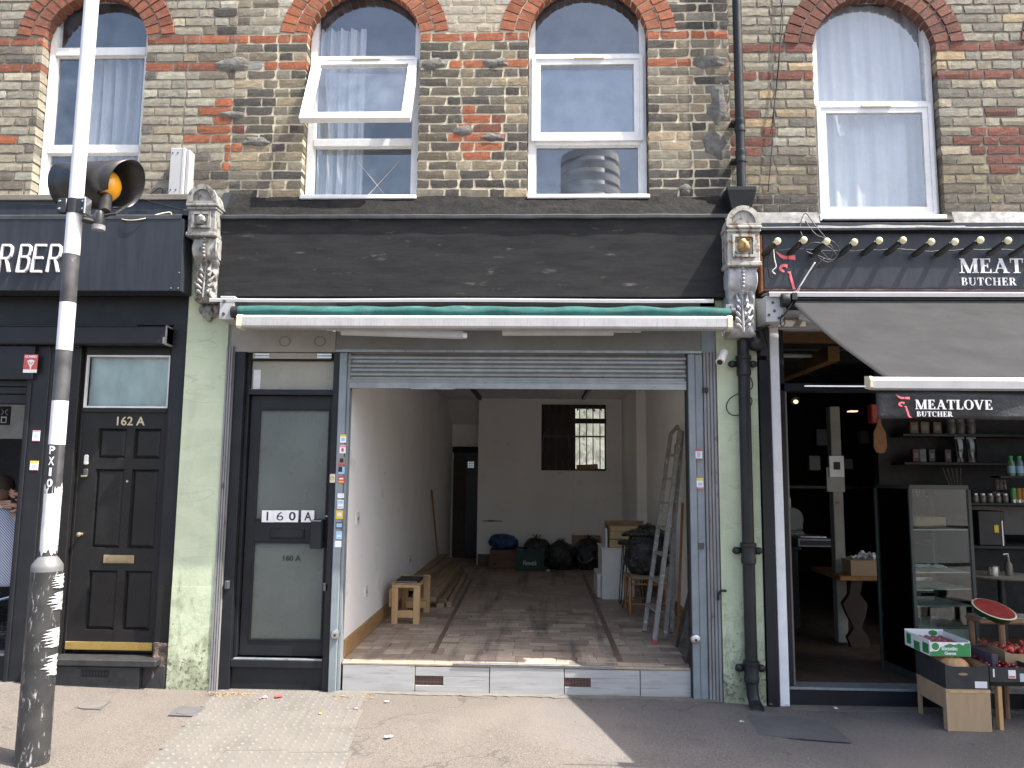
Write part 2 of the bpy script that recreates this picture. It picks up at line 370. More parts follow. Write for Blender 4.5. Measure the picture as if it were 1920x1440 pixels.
T['curtain'] = M('white_net_curtain', (.74, .75, .77), .9, (.62, .65, .68), 5, .2, stretch=(5, 1, .4))
T['skin'] = M('skin', (.5, .29, .2), .55, (.44, .24, .16), 9, .1)
T['darkcloth'] = M('dark_cloth', (.02, .02, .024), .9)
# ---------------------------------------------------------------- ground
def pave_mat():
    m, n, b = newmat('pink_grey_asphalt')
    co = coords(n)
    big = ramp(n, noise_t(n, co, .9, 5), .35, .65)
    col = mix(n, big, (.098, .085, .073), (.122, .106, .091))
    sx = n.nodes.new('ShaderNodeSeparateXYZ'); n.links.new(co, sx.inputs[0])
    ad = n.nodes.new('ShaderNodeMath'); ad.operation = 'MULTIPLY_ADD'; n.links.new(noise_t(n, co, 1.2, 4), ad.inputs[0]); ad.inputs[1].default_value = 1.4
    n.links.new(sx.outputs[0], ad.inputs[2])
    col = mix(n, ramp(n, ad.outputs[0], .9, 1.8), col, (.10, .094, .094))          # greyer surface towards the butcher
    sp = ramp(n, noise_t(n, co, 150, 2, .5), .42, .62); col = mix(n, mul(n, sp, .6), col, (.225, .198, .172))
    sp2 = ramp(n, noise_t(n, co, 115, 2, .5), .56, .66); col = mix(n, mul(n, sp2, .75), col, (.055, .047, .042))
    v = N(n, 'ShaderNodeTexVoronoi', Scale=3.1); n.links.new(co, v.inputs['Vector'])
    gum = ramp(n, v.outputs['Distance'], .045, .06, (1, 1, 1, 1), (0, 0, 0, 1)); col = mix(n, mul(n, gum, .6), col, (.06, .055, .05))
    st = ramp(n, noise_t(n, co, 4, 8, .65), .55, .75); col = mix(n, mul(n, st, .5), col, (.085, .075, .068))
    col = mix(n, mul(n, crack(n, co, .55, .0022, 5), .6), col, (.045, .04, .036))
    col = mix(n, mul(n, ramp(n, noise_t(n, co, 14, 6, .7), .58, .70), .35), col, (.085, .075, .068))
    col = mix(n, mul(n, ramp(n, noise_t(n, co, .6, 3), .55, .62), .3), col, (.20, .175, .155))
    v2 = N(n, 'ShaderNodeTexVoronoi', Scale=7.5); n.links.new(co, v2.inputs['Vector'])
    col = mix(n, mul(n, ramp(n, v2.outputs['Distance'], .035, .06, (1, 1, 1, 1), (0, 0, 0, 1)), .5), col, (.30, .28, .26))
    n.links.new(col, b.inputs['Base Color']); b.inputs['Roughness'].default_value = .9
    bp = n.nodes.new('ShaderNodeBump'); bp.inputs['Strength'].default_value = .9; bp.inputs['Distance'].default_value = .005
    n.links.new(noise_t(n, co, 130, 3), bp.inputs['Height']); n.links.new(bp.outputs[0], b.inputs['Normal'])
    return m
T['pave'] = pave_mat()
T['patch'] = M('dark_asphalt_patch', (.125, .122, .125), .9, (.10, .098, .10), 4, .6, 150, dist=.004, scuff=((.3, .29, .28), 60, .7, .05, (1, 1, 1)))
T['concrete'] = M('stained_concrete', (.24, .215, .18), .9, (.19, .17, .145), 5, .5, 60, dirt=((.13, .12, .1), 9, .6, .12, (1, 1, 1)), dist=.004)
T['tactile'] = M('buff_tactile_slab', (.175, .163, .143), .9, (.148, .138, .122), 5, .5, 130, dirt=((.125, .113, .098), 3, .54, .2, (1, 1, 1)), dist=.003, scuff=((.30, .28, .25), 120, .62, .04, (1, 1, 1)))
def ground_z(X): return -.004-.012*max(-1, min(3, X)) if X > 0 else .004-.01*min(0, max(-4, X))*1.0
# pavement: one sheet out to a kerb, then the road and the far side
def gz(X, Y):
    z = .0 if -2.2 < X < 1.1 else (-.03*min(1, (X-1.1)/.5) if X > 0 else .03*min(1, (-2.6-X)/1.0) if X < -2.6 else 0)
    return z - .012*min(0, Y+.3)*-1*.4 if Y < -.3 else z
g = MB()
xs = [-60, -20, -8, -5.5, -4.5, -3.6, -2.9, -2.55, -2.2, -1, 0, 1.1, 1.35, 1.6, 2.2, 3, 4.5, 6, 10, 25, 60]; ys = [-7.4, -4, -2.5, -1.6, -.9, -.3, -.1, .12]
vs = [(x, y, gz(x, y)) for y in ys for x in xs]; nx = len(xs)
g.add(vs, [(j*nx+i, j*nx+i+1, (j+1)*nx+i+1, (j+1)*nx+i) for j in range(len(ys)-1) for i in range(nx-1)])
g.box(-60, 60, -7.4, -7.25, -.2, .005)
tag(g.obj('pavement', T['pave']), kind='structure')
tag(B(-60, 60, -17, -7.4, -.3, -.12).obj('road', T['patch']), kind='structure')
tag(B(-300, 300, -400, -17, -.4, -.02).obj('ground', T['pave']), kind='structure')
tag(B(-60, 60, 6.3, 60, -.3, .05).obj('ground', T['concrete']), kind='structure')
# tactile paving: blister slabs turned a few degrees off the shopfront
tp = tag(B(-.01, .01, -.01, .01, -.1, -.09).obj('tactile_paving', T['tactile']), kind='structure')
ss, sl = .358, .395
T['blister'] = M('worn_blister_top', (.20, .19, .17), .85, (.165, .154, .137), 14, .3, 120, lo=.42, hi=.58)
sm = MB(); sm.mat(T['tactile']); sm.box(.003, ss-.003, .003, sl-.003, -.04, .006, .003)
for i in range(6):
    for j in range(6):
        cx_, cy_ = (i+.5)*ss/6, (j+.5)*sl/6
        sm.mat(T['blister']); sm.lathe([(.0125, .006), (.010, .0095), (.004, .0108)], (cx_, cy_, 0), 7)
sme = sm.mesh('slab'); [sme.materials.append(q_) for q_ in sm.mats]; sme.polygons.foreach_set('material_index', sm.m)
ang = math.radians(8.2); ca, sa = math.cos(ang), math.sin(ang)
for j in range(4):
    for i in range(3):
        o = bpy.data.objects.new('paving_slab', sme); COL.objects.link(o); o.parent = tp
        lx, ly = i*ss, -(j+1)*sl-.03
        o.location = (-2.29+lx*ca-ly*sa, -.02+lx*sa*.0+ly*ca+lx*-.03, .0015+R.uniform(-.0012, .0012)); o.rotation_euler = (0, 0, ang*.55+R.uniform(-.004, .004))
# inspection covers, patches, mortar edges
def flat(name, pts, z, mat, label=None, cat=None, kind=None, h=.004):
    o = MB().prismz(pts, z, z+h).obj(name, mat)
    return tag(o, label, cat, kind=kind)
def gp(x, y, Z=0.0):
    d = fw_ + RT*((x-960)/FOC) - UP*((y-720)/FOC); t = (Z-CAMH)/d.z
    return d.x*t, d.y*t-CAMD
t = thing('inspection_cover', 'small square cover with a round plate, set in the pavement by the black door', 'cover', (-2.93, -.5, .01))
MB().prismz([gp(138,1331), gp(188,1334), gp(208,1318), gp(160,1317)], .006, .013).obj('cover_frame', T['patch'], t)
c = gp(173, 1326); MB().lathe([(.085, .013), (.085, .017), (.075, .017)], (c[0], c[1], 0), 24).obj('plate', T['tactile'], t)
t = thing('inspection_cover', 'plain grey square cover in the pavement at the edge of the blister paving', 'cover', (-2.3, -.55, .01))
MB().prismz([gp(315,1343), gp(368,1345), gp(386,1329), gp(336,1326)], .003, .009).obj('cover_frame', T['patch'], t)
c = gp(352, 1336); MB().lathe([(.07, .013), (.07, .0155), (.06, .0155)], (c[0], c[1], -.004), 24).obj('plate', T['patch'], t)
flat('asphalt_patch', [gp(1395,1336), gp(1420,1372), gp(1596,1385), gp(1555,1349), gp(1480,1338)], -.024, T['patch'], kind='structure', h=.007)
def rag(x0, x1, y0, y1, n=26, seed=1):
    rr = random.Random(seed)
    return [(x0+(x1-x0)*i/n, y1) for i in range(n+1)]+[(x0+(x1-x0)*i/n, y0+rr.uniform(-.02, .02)) for i in range(n, -1, -1)]
flat('mortar_edge', rag(-1.45, 1.25, -.075, -.004, 60, 3), -.003, T['concrete'], kind='structure', h=.009)
flat('mortar_edge', rag(1.75, 4.5, -.13, .0, 50, 4), -.04, T['concrete'], kind='structure', h=.012)
flat('mortar_edge', rag(-3.75, -2.62, -.03, .02, 40, 5), .012, T['concrete'], kind='structure', h=.012)

# ---------------------------------------------------------------- brick buildings
def brick_mat():
    m, n, b = newmat('brick')
    co = coords(n, rnd=False)
    oi = n.nodes.new('ShaderNodeObjectInfo')
    col = mix(n, mul(n, ramp(n, noise_t(n, co, 22, 8, .65), .38, .66), .55), oi.outputs['Color'], (.42, .40, .38), 'MULTIPLY')
    col = mix(n, mul(n, ramp(n, noise_t(n, co, 55, 6, .7), .56, .70), .4), col, (.32, .29, .22))
    col = mix(n, mul(n, ramp(n, noise_t(n, co, 31, 8, .7), .60, .70), .7), col, (.03, .028, .026))
    n.links.new(col, b.inputs['Base Color']); b.inputs['Roughness'].default_value = .9
    bp = n.nodes.new('ShaderNodeBump'); bp.inputs['Strength'].default_value = .8; bp.inputs['Distance'].default_value = .006
    n.links.new(noise_t(n, co, 60, 8, .7), bp.inputs['Height']); n.links.new(bp.outputs[0], b.inputs['Normal'])
    return m
T['brick'] = brick_mat()
def mortar_mat(name, a, b_):
    return M(name, a, .95, b_, 5, .6, 55, dirt=((.13, .12, .105), 6, .56, .18, (1, 1, 1)), dist=.006)
T['mortarC'] = mortar_mat('cream_mortar', (.56, .50, .36), (.44, .38, .27))
T['mortarL'] = mortar_mat('grey_mortar', (.34, .30, .24), (.27, .24, .19))
def mortar_blend():
    m, n, b = newmat('mortar'); co = coords(n)
    sx = n.nodes.new('ShaderNodeSeparateXYZ'); n.links.new(co, sx.inputs[0])
    ad = n.nodes.new('ShaderNodeMath'); ad.operation = 'MULTIPLY_ADD'; n.links.new(noise_t(n, co, 2.5, 6, .7), ad.inputs[0]); ad.inputs[1].default_value = 1.6; n.links.new(sx.outputs[0], ad.inputs[2])
    col = mix(n, ramp(n, noise_t(n, co, 5, 6), .35, .65), (.22, .195, .155), (.15, .135, .11))
    cr_ = mix(n, ramp(n, noise_t(n, co, 5, 6), .35, .65), (.56, .50, .37), (.46, .41, .30))
    mr = n.nodes.new('ShaderNodeMapRange'); mr.inputs[1].default_value = -1.75; mr.inputs[2].default_value = -1.35; n.links.new(ad.outputs[0], mr.inputs[0])
    m2 = n.nodes.new('ShaderNodeMapRange'); m2.inputs[1].default_value = 2.5; m2.inputs[2].default_value = 2.0; n.links.new(ad.outputs[0], m2.inputs[0])
    col = mix(n, mul(n, mr.outputs[0], m2.outputs[0]), col, cr_)
    col = mix(n, mul(n, ramp(n, noise_t(n, co, 9, 8, .7), .58, .70), .7), col, (.05, .045, .04))
    n.links.new(col, b.inputs['Base Color']); b.inputs['Roughness'].default_value = .95
    bp = n.nodes.new('ShaderNodeBump'); bp.inputs['Strength'].default_value = .6; bp.inputs['Distance'].default_value = .006
    n.links.new(noise_t(n, co, 55, 7), bp.inputs['Height']); n.links.new(bp.outputs[0], b.inputs['Normal']); return m
T['mortarC'] = T['mortarL'] = mortar_blend()
T['render'] = M('grey_cement', (.27, .265, .24), .95, (.17, .16, .14), 14, .9, 30, dist=.012, scuff=((.09, .085, .08), 16, .56, .08, (1, 1, 1)))
def jit_brick(name, seed, d0=0.0, d1=1.0):
    rr = random.Random(seed); m = MB(); nx_, nz_ = 4, 2
    def P(i, j, e):          # front grid, unit brick x,z in 0..1
        x, z = i/nx_, j/nz_
        ex = .0 if 0 < i < nx_ else rr.uniform(-.012, .02)*(1 if i == 0 else -1)
        ez = .0 if 0 < j < nz_ else rr.uniform(-.05, .07)*(1 if j == 0 else -1)
        y = rr.uniform(-.022, .008)
        if i in (0, nx_) or j in (0, nz_): y += .010
        if i in (0, nx_) and j in (0, nz_): y += .012; ex *= 2.5; ez *= 1.5
        return (x+ex, y, z+ez)
    vs = [P(i, j, 0) for j in range(nz_+1) for i in range(nx_+1)]
    fs = [(j*(nx_+1)+i, j*(nx_+1)+i+1, (j+1)*(nx_+1)+i+1, (j+1)*(nx_+1)+i) for j in range(nz_) for i in range(nx_)]
    loop = [i for i in range(nx_+1)]+[(j+1)*(nx_+1)-1 for j in range(1, nz_+1)]+[nz_*(nx_+1)+i for i in range(nx_-1, -1, -1)]+[j*(nx_+1) for j in range(nz_-1, 0, -1)]
    n0 = len(vs)
    for k in loop: x, y, z = vs[k]; vs.append((x, 1.0, z))
    L = len(loop)
    fs += [(loop[k], loop[(k+1) % L], n0+(k+1) % L, n0+k) for k in range(L)]
    m.add(vs, fs); me = m.mesh(name); me.materials.append(T['brick'])
    me.polygons.foreach_set('use_smooth', [False]*len(me.polygons))
    return me
BR = [jit_brick('brick', 50+i) for i in range(14)]
def wall_backing(m, X0, X1, Z0, Z1, ops, Y0, Y1, square=False):
    x = X0
    for (c, r, zb, zs) in ops:
        q = r+.004
        m.box(x, c-q, Y0, Y1, Z0, Z1)
        if zb > Z0: m.box(c-q, c+q, Y0, Y1, Z0, zb)
        if square: m.box(c-q, c+q, Y0, Y1, zs, Z1); x = c+q; continue
        n = 20
        pts = [(c-q*math.cos(math.pi*i/n), zs+q*math.sin(math.pi*i/n)) for i in range(n+1)]
        vs = []; fs = []
        for i, (a, b_) in enumerate(pts): vs += [(a, Y0, b_), (a, Y0, Z1), (a, Y1, b_), (a, Y1, Z1)]
        for i in range(n):
            k = 4*i; fs += [(k, k+4, k+5, k+1), (k+2, k+3, k+7, k+6), (k, k+2, k+6, k+4)]
        m.add(vs, fs); x = c+q
    m.box(x, X1, Y0, Y1, Z0, Z1)
def blend(a, b_, t_): return tuple(a[i]*(1-t_)+b_[i]*t_ for i in range(3))
def var(c, k=.18):
    s_ = 1+R.uniform(-k, k); h = R.uniform(-.05, .05)
    s_ *= .63
    return (max(.008, c[0]*s_*(1+h)), max(.008, c[1]*s_), max(.008, c[2]*s_*(1-h)*.95))
GREY = (.43, .395, .32); PALE = (.56, .52, .42); SOOT = (.10, .09, .08); SOOT2 = (.22, .19, .145); TAN = (.42, .345, .24)
REDB = (.36, .125, .075); REDO = (.46, .145, .07); REDD = (.24, .085, .06); CREAMB = (.58, .52, .43)
def diamond(X, Z, cx_, cz, rx, rz): return abs(X-cx_)/rx+abs(Z-cz)/rz < 1
def col_left(X, Z, k):
    if k in (14, 17): return var(REDB if R.random() < .8 else REDO, .2)
    if diamond(X, Z, -4.6, 4.14, .42, .24): return var(REDO)
    if diamond(X, Z, -2.47, 4.16, .28, .30) and R.random() < .9: return var(REDO)
    q = R.random()
    edge = max(0, 1-(abs(X+2.42)/.3))
    if R.random() < edge*.7: return var(SOOT2 if R.random() < .6 else SOOT, .3)
    return var(GREY if q < .62 else PALE if q < .78 else (.20, .18, .155) if q < .94 else TAN)
def col_mid(X, Z, k):
    if (diamond(X, Z, -2.47, 4.16, .28, .30) or diamond(X, Z, -.48, 4.16, .30, .29)) and R.random() < .86: return var(REDO if R.random() < .75 else REDD)
    if k == 17: return var(REDO, .15)
    if k == 14: return var(REDO if R.random() < .75 else (.33, .32, .3), .15)
    if Z > 5.0:
        if X > 1.05: return var(SOOT if R.random() < min(1, (X-1.0)/.35) else (.36, .32, .26), .25)
        if X < -2.15: return var(GREY if R.random() < .6 else SOOT2, .25)
        return var(CREAMB, .10)
    if X > .84:
        q = R.random()
        if Z < 3.88: return var(SOOT, .3)
        if X > 1.2 and q < .25: return var((.30, .29, .26))
        return var(SOOT2 if q < .35 else (.31, .27, .205) if q < .75 else TAN if q < .9 else SOOT, .25)
    if X < -2.2 and R.random() < min(1, (-2.2-X)/.25)*.6: return var(GREY, .25)
    q = R.random()
    return var(SOOT if q < .30 else (.155, .14, .115) if q < .5 else SOOT2 if q < .74 else (.32, .27, .19) if q < .88 else TAN, .3)
def col_right(X, Z, k):
    if k in (14, 17): return var(REDD if X < 2 or X > 3 else REDB, .2)
    if diamond(X, Z, 3.46, 4.08, .30, .27) and R.random() < .9: return var(REDD, .25)
    if diamond(X, Z, 1.62, 4.15, .24, .25) and R.random() < .7: return var(REDD, .25)
    q = R.random()
    if Z < 3.67 and X < 2.1: return var(SOOT, .3)
    if Z < 3.95: return var((.33, .28, .19) if q < .4 else (.23, .20, .16) if q < .8 else SOOT2, .25)
    return var((.40, .365, .29) if q < .5 else (.48, .44, .35) if q < .72 else (.26, .235, .195) if q < .92 else (.52, .40, .25))
RED5 = {0: REDB, 1: REDO, 2: REDD}
PALB = [(.255, .235, .19), (.30, .28, .225), (.175, .155, .12), (.10, .09, .075), (.055, .05, .044), (.27, .19, .12), (.25, .08, .045), (.16, .055, .04), (.34, .30, .25)]
def qc(c): return min(PALB, key=lambda q: sum((q[i]-c[i])**2 for i in range(3)))
def brickwork(root, wallpart, X0, X1, zbase, pitch, ncourse, ops, colf, ringcol, base_skip=None):
    items = []; WO = wloc(wallpart)
    for k in range(ncourse):
        z0 = zbase+k*pitch; zm = z0+pitch/2
        runs = [(X0, X1)]
        for (c, r, zb, zs) in ops:
            if zm < zb: continue
            if zm < zs+.07: h = r
            else:
                ro = r+.226; h = math.sqrt(max(0, ro*ro-(zm-zs)**2))
                if h < .02: continue
            nr = []
            for a, b_ in runs:
                if b_ <= c-h or a >= c+h: nr.append((a, b_))
                else:
                    if c-h-a > .02: nr.append((a, c-h))
                    if b_-(c+h) > .02: nr.append((c+h, b_))
            runs = nr
        for a, b_ in runs:
            x = a; st = (k % 2 == 0)
            while x < b_-.001:
                L_ = (.215 if st else .1025)*R.uniform(.95, 1.05)
                if x == a and k % 2: L_ *= R.uniform(.7, 1)
                e = min(x+L_, b_)
                if b_-e < .05: e = b_
                items.append((x, e, z0, pitch, k)); x = e+.014; st = not st
    vis = lambda it: -4.42 < it[0] < 3.9 and it[2] < 5.36
    items.sort(key=lambda it: (not vis(it), abs(it[0])*.3+it[2]))
    hd = {}
    for n_, (x, e, z0, p, k) in enumerate(items):
        c = colf((x+e)/2, z0+p/2, k)
        if n_ < 300:
            o = bpy.data.objects.new('brick', BR[R.randrange(14)]); COL.objects.link(o); o.parent = wallpart
            o.location = Vector((x, R.uniform(-.002, .0012), z0+.006+R.uniform(-.0015, .0015)))-WO; o.scale = (e-x, .1, p-.0145); o.color = (*c, 1)
            o.rotation_euler = (0, R.uniform(-.006, .006), R.uniform(-.003, .003))
        else:
            hd.setdefault(qc(c), MB()).box(x, e, R.uniform(-.004, .003), .1, z0+.005, z0+p-.0055, .004)
    if hd:
        allm = MB()
        for key, m in hd.items():
            allm.mat(M('brick_stock', key, .9, bump=.5)); allm.add(m.v, m.f)
        o = allm.obj('brickwork', None, root); o['kind'] = 'stuff'
    # arches: two rings of headers on edge
    for (c, r, zb, zs) in ops:
        for q, (ri, ro) in enumerate(((r, r+.105), (r+.117, r+.222))):
            phi0 = math.asin(.078/(ri+.05)); n = int(round((math.pi-2*phi0)*((ri+ro)/2)/.0755)); dphi = (math.pi-2*phi0)/n
            ms = []
            for vnt in range(4):
                m = MB(); hw0 = dphi*ri/2-.007; hw1 = dphi*ro/2-.007; j = lambda s_=.002: R.uniform(-s_, s_)
                y0 = -.005-.003*q
                m.hexa([(-hw0+j(), y0+j(), ri+j()), (hw0+j(), y0+j(), ri+j()), (hw0, .1, ri), (-hw0, .1, ri), (-hw1+j(), y0+j(), ro+j(.003)), (hw1+j(), y0+j(), ro+j(.003)), (hw1, .1, ro), (-hw1, .1, ro)])
                me = m.mesh('arch_brick'); me.materials.append(T['brick']); ms.append(me)
            for i in range(n):
                o = bpy.data.objects.new('arch_brick', ms[R.randrange(4)]); COL.objects.link(o); o.parent = wallpart
                o.location = Vector((c, R.uniform(-.002, .002), zs))-WO; o.rotation_euler = (0, math.pi/2-(phi0+(i+.5)*dphi), 0); o.color = (*var(ringcol, .2), 1)
def blob(x, z, rx, rz, seed, y=-.007, par=None, mat=None, name='cement_patch'):
    rr = random.Random(seed); n = 26; pts = []
    for i in range(n):
        a = 2*math.pi*i/n; k = 1+.5*noise.noise(Vector((math.cos(a)*1.3+seed*3, math.sin(a)*1.3, seed)))+.12*noise.noise(Vector((math.cos(a)*5, math.sin(a)*5, seed)))
        pts.append((x+rx*k*math.cos(a), z+rz*k*math.sin(a)))
    vs = [(p[0], y+.008, p[1]) for p in pts]+[(x+(p[0]-x)*.75, y+rr.uniform(-.003, .003), z+(p[1]-z)*.75) for p in pts]+[(x, y-.004, z)]
    fs = [(i, (i+1) % n, n+(i+1) % n, n+i) for i in range(n)]+[(n+i, n+(i+1) % n, 2*n) for i in range(n)]
    return MB().add(vs, fs).obj(name, mat or T['render'], par, smooth='all')

def building(label, X0, X1, zb, ztop, ops, mort, base_under):
    t_ = thing('terraced_building', label, 'building', ((X0+X1)/2, 0, 0))
    m = MB(); wall_backing(m, X0, X1, base_under, ztop, ops, .0045, .0845); wall_backing(m, X0, X1, base_under, ztop, [(o_[0], o_[1]+.03, o_[2], o_[3]+o_[1]+.09) for o_ in ops], .085, .26, True)
    wp = m.obj('wall', mort, t_)
    return t_, wp
OPL = [(-3.56, .425, 3.64, 4.93)]
OPM = [(-1.395, .45, 3.66, 4.93), (.3675, .465, 3.66, 4.93)]
OPR = [(2.565, .4675, 3.47, 4.80), (4.36, .4675, 3.47, 4.80)]
bL, wL = building('terraced building on the left, grey stock brick over a black barber front', -6.2, -2.42, 3.64, 6.6, OPL, T['mortarL'], 3.38)
bM, wM = building('middle terraced building, sooty brick with red diamonds over the empty shop', -2.42, 1.455, 3.65, 6.6, OPM, T['mortarC'], 3.45)
bR, wR = building('terraced building on the right, tan brick over the butcher shop', 1.455, 6.2, 3.52, 6.6, OPR, T['mortarL'], 3.3)
brickwork(bL, wL, -5.4, -2.42, 3.65, .075, 29, OPL, col_left, REDB)
brickwork(bM, wM, -2.41, 1.45, 3.65, .075, 29, OPM, col_mid, REDO)
brickwork(bR, wR, 1.46, 5.0, 3.52, .0757, 30, OPR, col_right, REDD)
for i, (px, py, rx, ry) in enumerate([(440, 122, 36, 12), (812, 120, 24, 10), (930, 118, 26, 9), (870, 245, 20, 10), (435, 215, 24, 8), (925, 257, 22, 7), (1330, 115, 34, 12), (1345, 200, 18, 34), (1340, 270, 26, 22), (480, 265, 26, 9), (1285, 355, 12, 9)]):
    X, Z = at(px, py, 0); blob(X, Z, rx/245, ry/225, i, par=wM)
for X, s_ in ((-6.2, -1), (6.2, 1)): pass
# side walls, flat roofs and the upper rooms behind the windows
ROOMP = M('dim_room_paint', (.22, .21, .2), .9)
for (t_, X0, X1, zf) in ((bL, -6.2, -2.42, 3.36), (bM, -2.42, 1.455, 3.36), (bR, 1.455, 6.2, 3.24)):
    m = MB(); m.box(X0, X1, 3.6, 3.7, zf, 6.6); m.box(X0, X1, .27, 3.6, 6.0, 6.1); m.box(X0, X1, .27, 3.6, zf-.1, zf)
    m.box(X0+.01, X0+.1, .27, 3.6, zf, 6.0); m.box(X1-.1, X1-.01, .27, 3.6, zf, 6.0)
    m.obj('upper_room', ROOMP, t_)

# ---------------------------------------------------------------- upper windows
def arch_pts(c, r, zb, zs, n=22):
    return [(c-r, zb), (c+r, zb)]+[(c+r*math.cos(math.pi*i/n), zs+r*math.sin(math.pi*i/n)) for i in range(n+1)]
def rect_pts(x0, x1, z0, z1): return [(x0, z0), (x1, z0), (x1, z1), (x0, z1)]
def upper_window(root, c, r, zb, zs, bars, sash, vent=None, tilt=0, y=.088, label=None, inset=.0, lower_arch=False):
    r0 = r-inset
    zt = zs+r0+.07; wf = MB().ring(rect_pts(c-r0, c+r0, zb, zt), rect_pts(c-r0+.05, c+r0-.05, zb+.05, zt-.045), y, y+.065).obj('window', T['upvc'], root)
    for (z0, z1) in bars: B(c-r0+.049, c+r0-.049, y-.004, y+.06, z0, z1, .004).obj('transom', T['upvc'], wf)
    cuts = [zb+.05]+[v for b_ in bars for v in b_]
    segs = [(cuts[2*i], cuts[2*i+1]) for i in range(len(bars))]
    for (z0, z1) in segs:
        if sash and abs(z0-sash[0]) < .03: continue
        MB().add([(c-r0+.045, y+.033, z0-.004), (c+r0-.045, y+.033, z0-.004), (c+r0-.045, y+.033, z1+.004), (c-r0+.045, y+.033, z1+.004)], [(0, 1, 2, 3)]).obj('pane', T['glass'], wf)
        MB().ring(rect_pts(c-r0+.05, c+r0-.05, z0, z1), rect_pts(c-r0+.064, c+r0-.064, z0+.012, z1-.012), y+.016, y+.03).obj('glazing_bead', T['upvc'], wf)
    z0 = bars[-1][1]; n = 22; rr = r0-.052
    pts = [(c-rr, z0-.003), (c+rr, z0-.003), (c+rr, zt-.04), (c-rr, zt-.04)]
    MB().add([(a_, y+.033, b_) for a_, b_ in pts], [tuple(range(len(pts)))]).obj('pane', T['glass'], wf)
    if sash:
        s0, s1 = sash; x0, x1 = c-r0+.025, c+r0-.025; yy = y-.022
        M4 = Matrix.Translation((0, yy, s1)) @ Matrix.Rotation(tilt, 4, 'X') @ Matrix.Translation((0, -yy, -s1))
        m = MB(); m.ring(rect_pts(x0, x1, s0, s1), rect_pts(x0+.028, x1-.028, s0+.028, s1-.028), yy, yy+.05)
        m.ring(rect_pts(x0+.028, x1-.028, s0+.028, s1-.028), rect_pts(x0+.07, x1-.07, s0+.07, s1-.07), yy+.006, yy+.045)
        m.move(M4); s = m.obj('sash', T['upvc'], wf)
        g_ = MB().add([(x0+.06, yy+.023, s0+.06), (x1-.06, yy+.023, s0+.06), (x1-.06, yy+.023, s1-.06), (x0+.06, yy+.023, s1-.06)], [(0, 1, 2, 3)]).move(M4); g_.obj('sash_pane', T['glass'], wf)
        v = B(c-.1, c+.13, yy-.012, yy-.001, s1-.03, s1-.012, .003).move(M4); v.obj('trickle_vent', T['cream'], wf)
    return wf
w1 = upper_window(bL, -3.56, .42, 3.655, 4.93, [(4.06, 4.125), (4.885, 4.955)], None)
B(-3.9, -3.21, .08, .087, 4.06, 4.075, .002).obj('drip_bar', T['upvc'], w1)
w2 = upper_window(bM, -1.395, .445, 3.655, 4.93, [(4.105, 4.165), (4.81, 4.86)], (4.135, 4.835), tilt=math.radians(-24))
w3 = upper_window(bM, .3675, .46, 3.655, 4.93, [(4.105, 4.165), (4.81, 4.86)], (4.135, 4.835))
w4 = upper_window(bR, 2.565, .46, 3.50, 4.80, [(4.385, 4.44)], (3.52, 4.41), y=.07)
w5 = upper_window(bR, 4.36, .46, 3.50, 4.80, [(4.385, 4.44)], (3.52, 4.41), y=.07)
for c, r, z, rt2 in ((-1.395, .45, 3.655, bM), (.3675, .465, 3.655, bM), (-3.56, .43, 3.64, bL)):
    B(c-r+.0, c+r-.0, -.035, .09, z-.022, z+.012, .006).obj('window_sill', T['upvc'], rt2)
B(2.565-.47, 2.565+.47, -.02, .08, 3.455, 3.505, .006).obj('window_sill', T['upvc'], bR)
B(2.565-.47, 2.565+.475, -.09, -.0, 3.435, 3.452, .004).obj('window_sill', T['lead'], bR)
B(4.36-.47, 4.36+.47, -.02, .08, 3.455, 3.505, .006).obj('window_sill', T['upvc'], bR)
# tape cross left on the lower pane of the open window
for i, (a, b_) in enumerate((((672, 304), (722, 366)), ((752, 300), (690, 366)))):
    p = at(*a, .115-.001*i); q = at(*b_, .115-.001*i)
    MB().tube([(p[0], .116-.001*i, p[1]), (q[0], .116-.001*i, q[1])], .006, 4, flat=.2).obj('tape', T['paper'], w2)
def curtain(label, x0, x1, z0, z1, y, amp=.03, folds=9, seed=1, group=None, gather=0):
    rr = random.Random(seed); ph = [rr.uniform(0, 6) for _ in range(4)]
    def f(u, v):
        x = x0+(x1-x0)*u+gather*(1-v)*math.sin(3*u)*.2
        return (x, y+amp*(math.sin(folds*6.28*u+ph[0]+.8*v)+.5*math.sin(folds*14*u+ph[1]-v))+.012*math.sin(5*v+ph[2]), z0+(z1-z0)*v)
    o = MB().grid(f, 90, 8).obj('curtain', T['curtain'], smooth='all')
    return tag(o, label, 'curtain', group)
curtain('white curtain gathered in folds behind the window above the barber sign', -3.72, -3.12, 3.5, 4.98, .215, .03, 6, 1)
curtain('long white curtain hanging at one side behind the open tilted window', -1.86, -1.42, 3.4, 5.15, .21, .025, 5, 2)
curtain('full white net curtain filling the arched window over the butcher sign', 2.05, 3.08, 3.4, 5.3, .18, .012, 6, 3)
curtain('pale net curtain in the arched window at the far right edge', 3.85, 4.87, 3.4, 5.3, .18, .012, 6, 4)
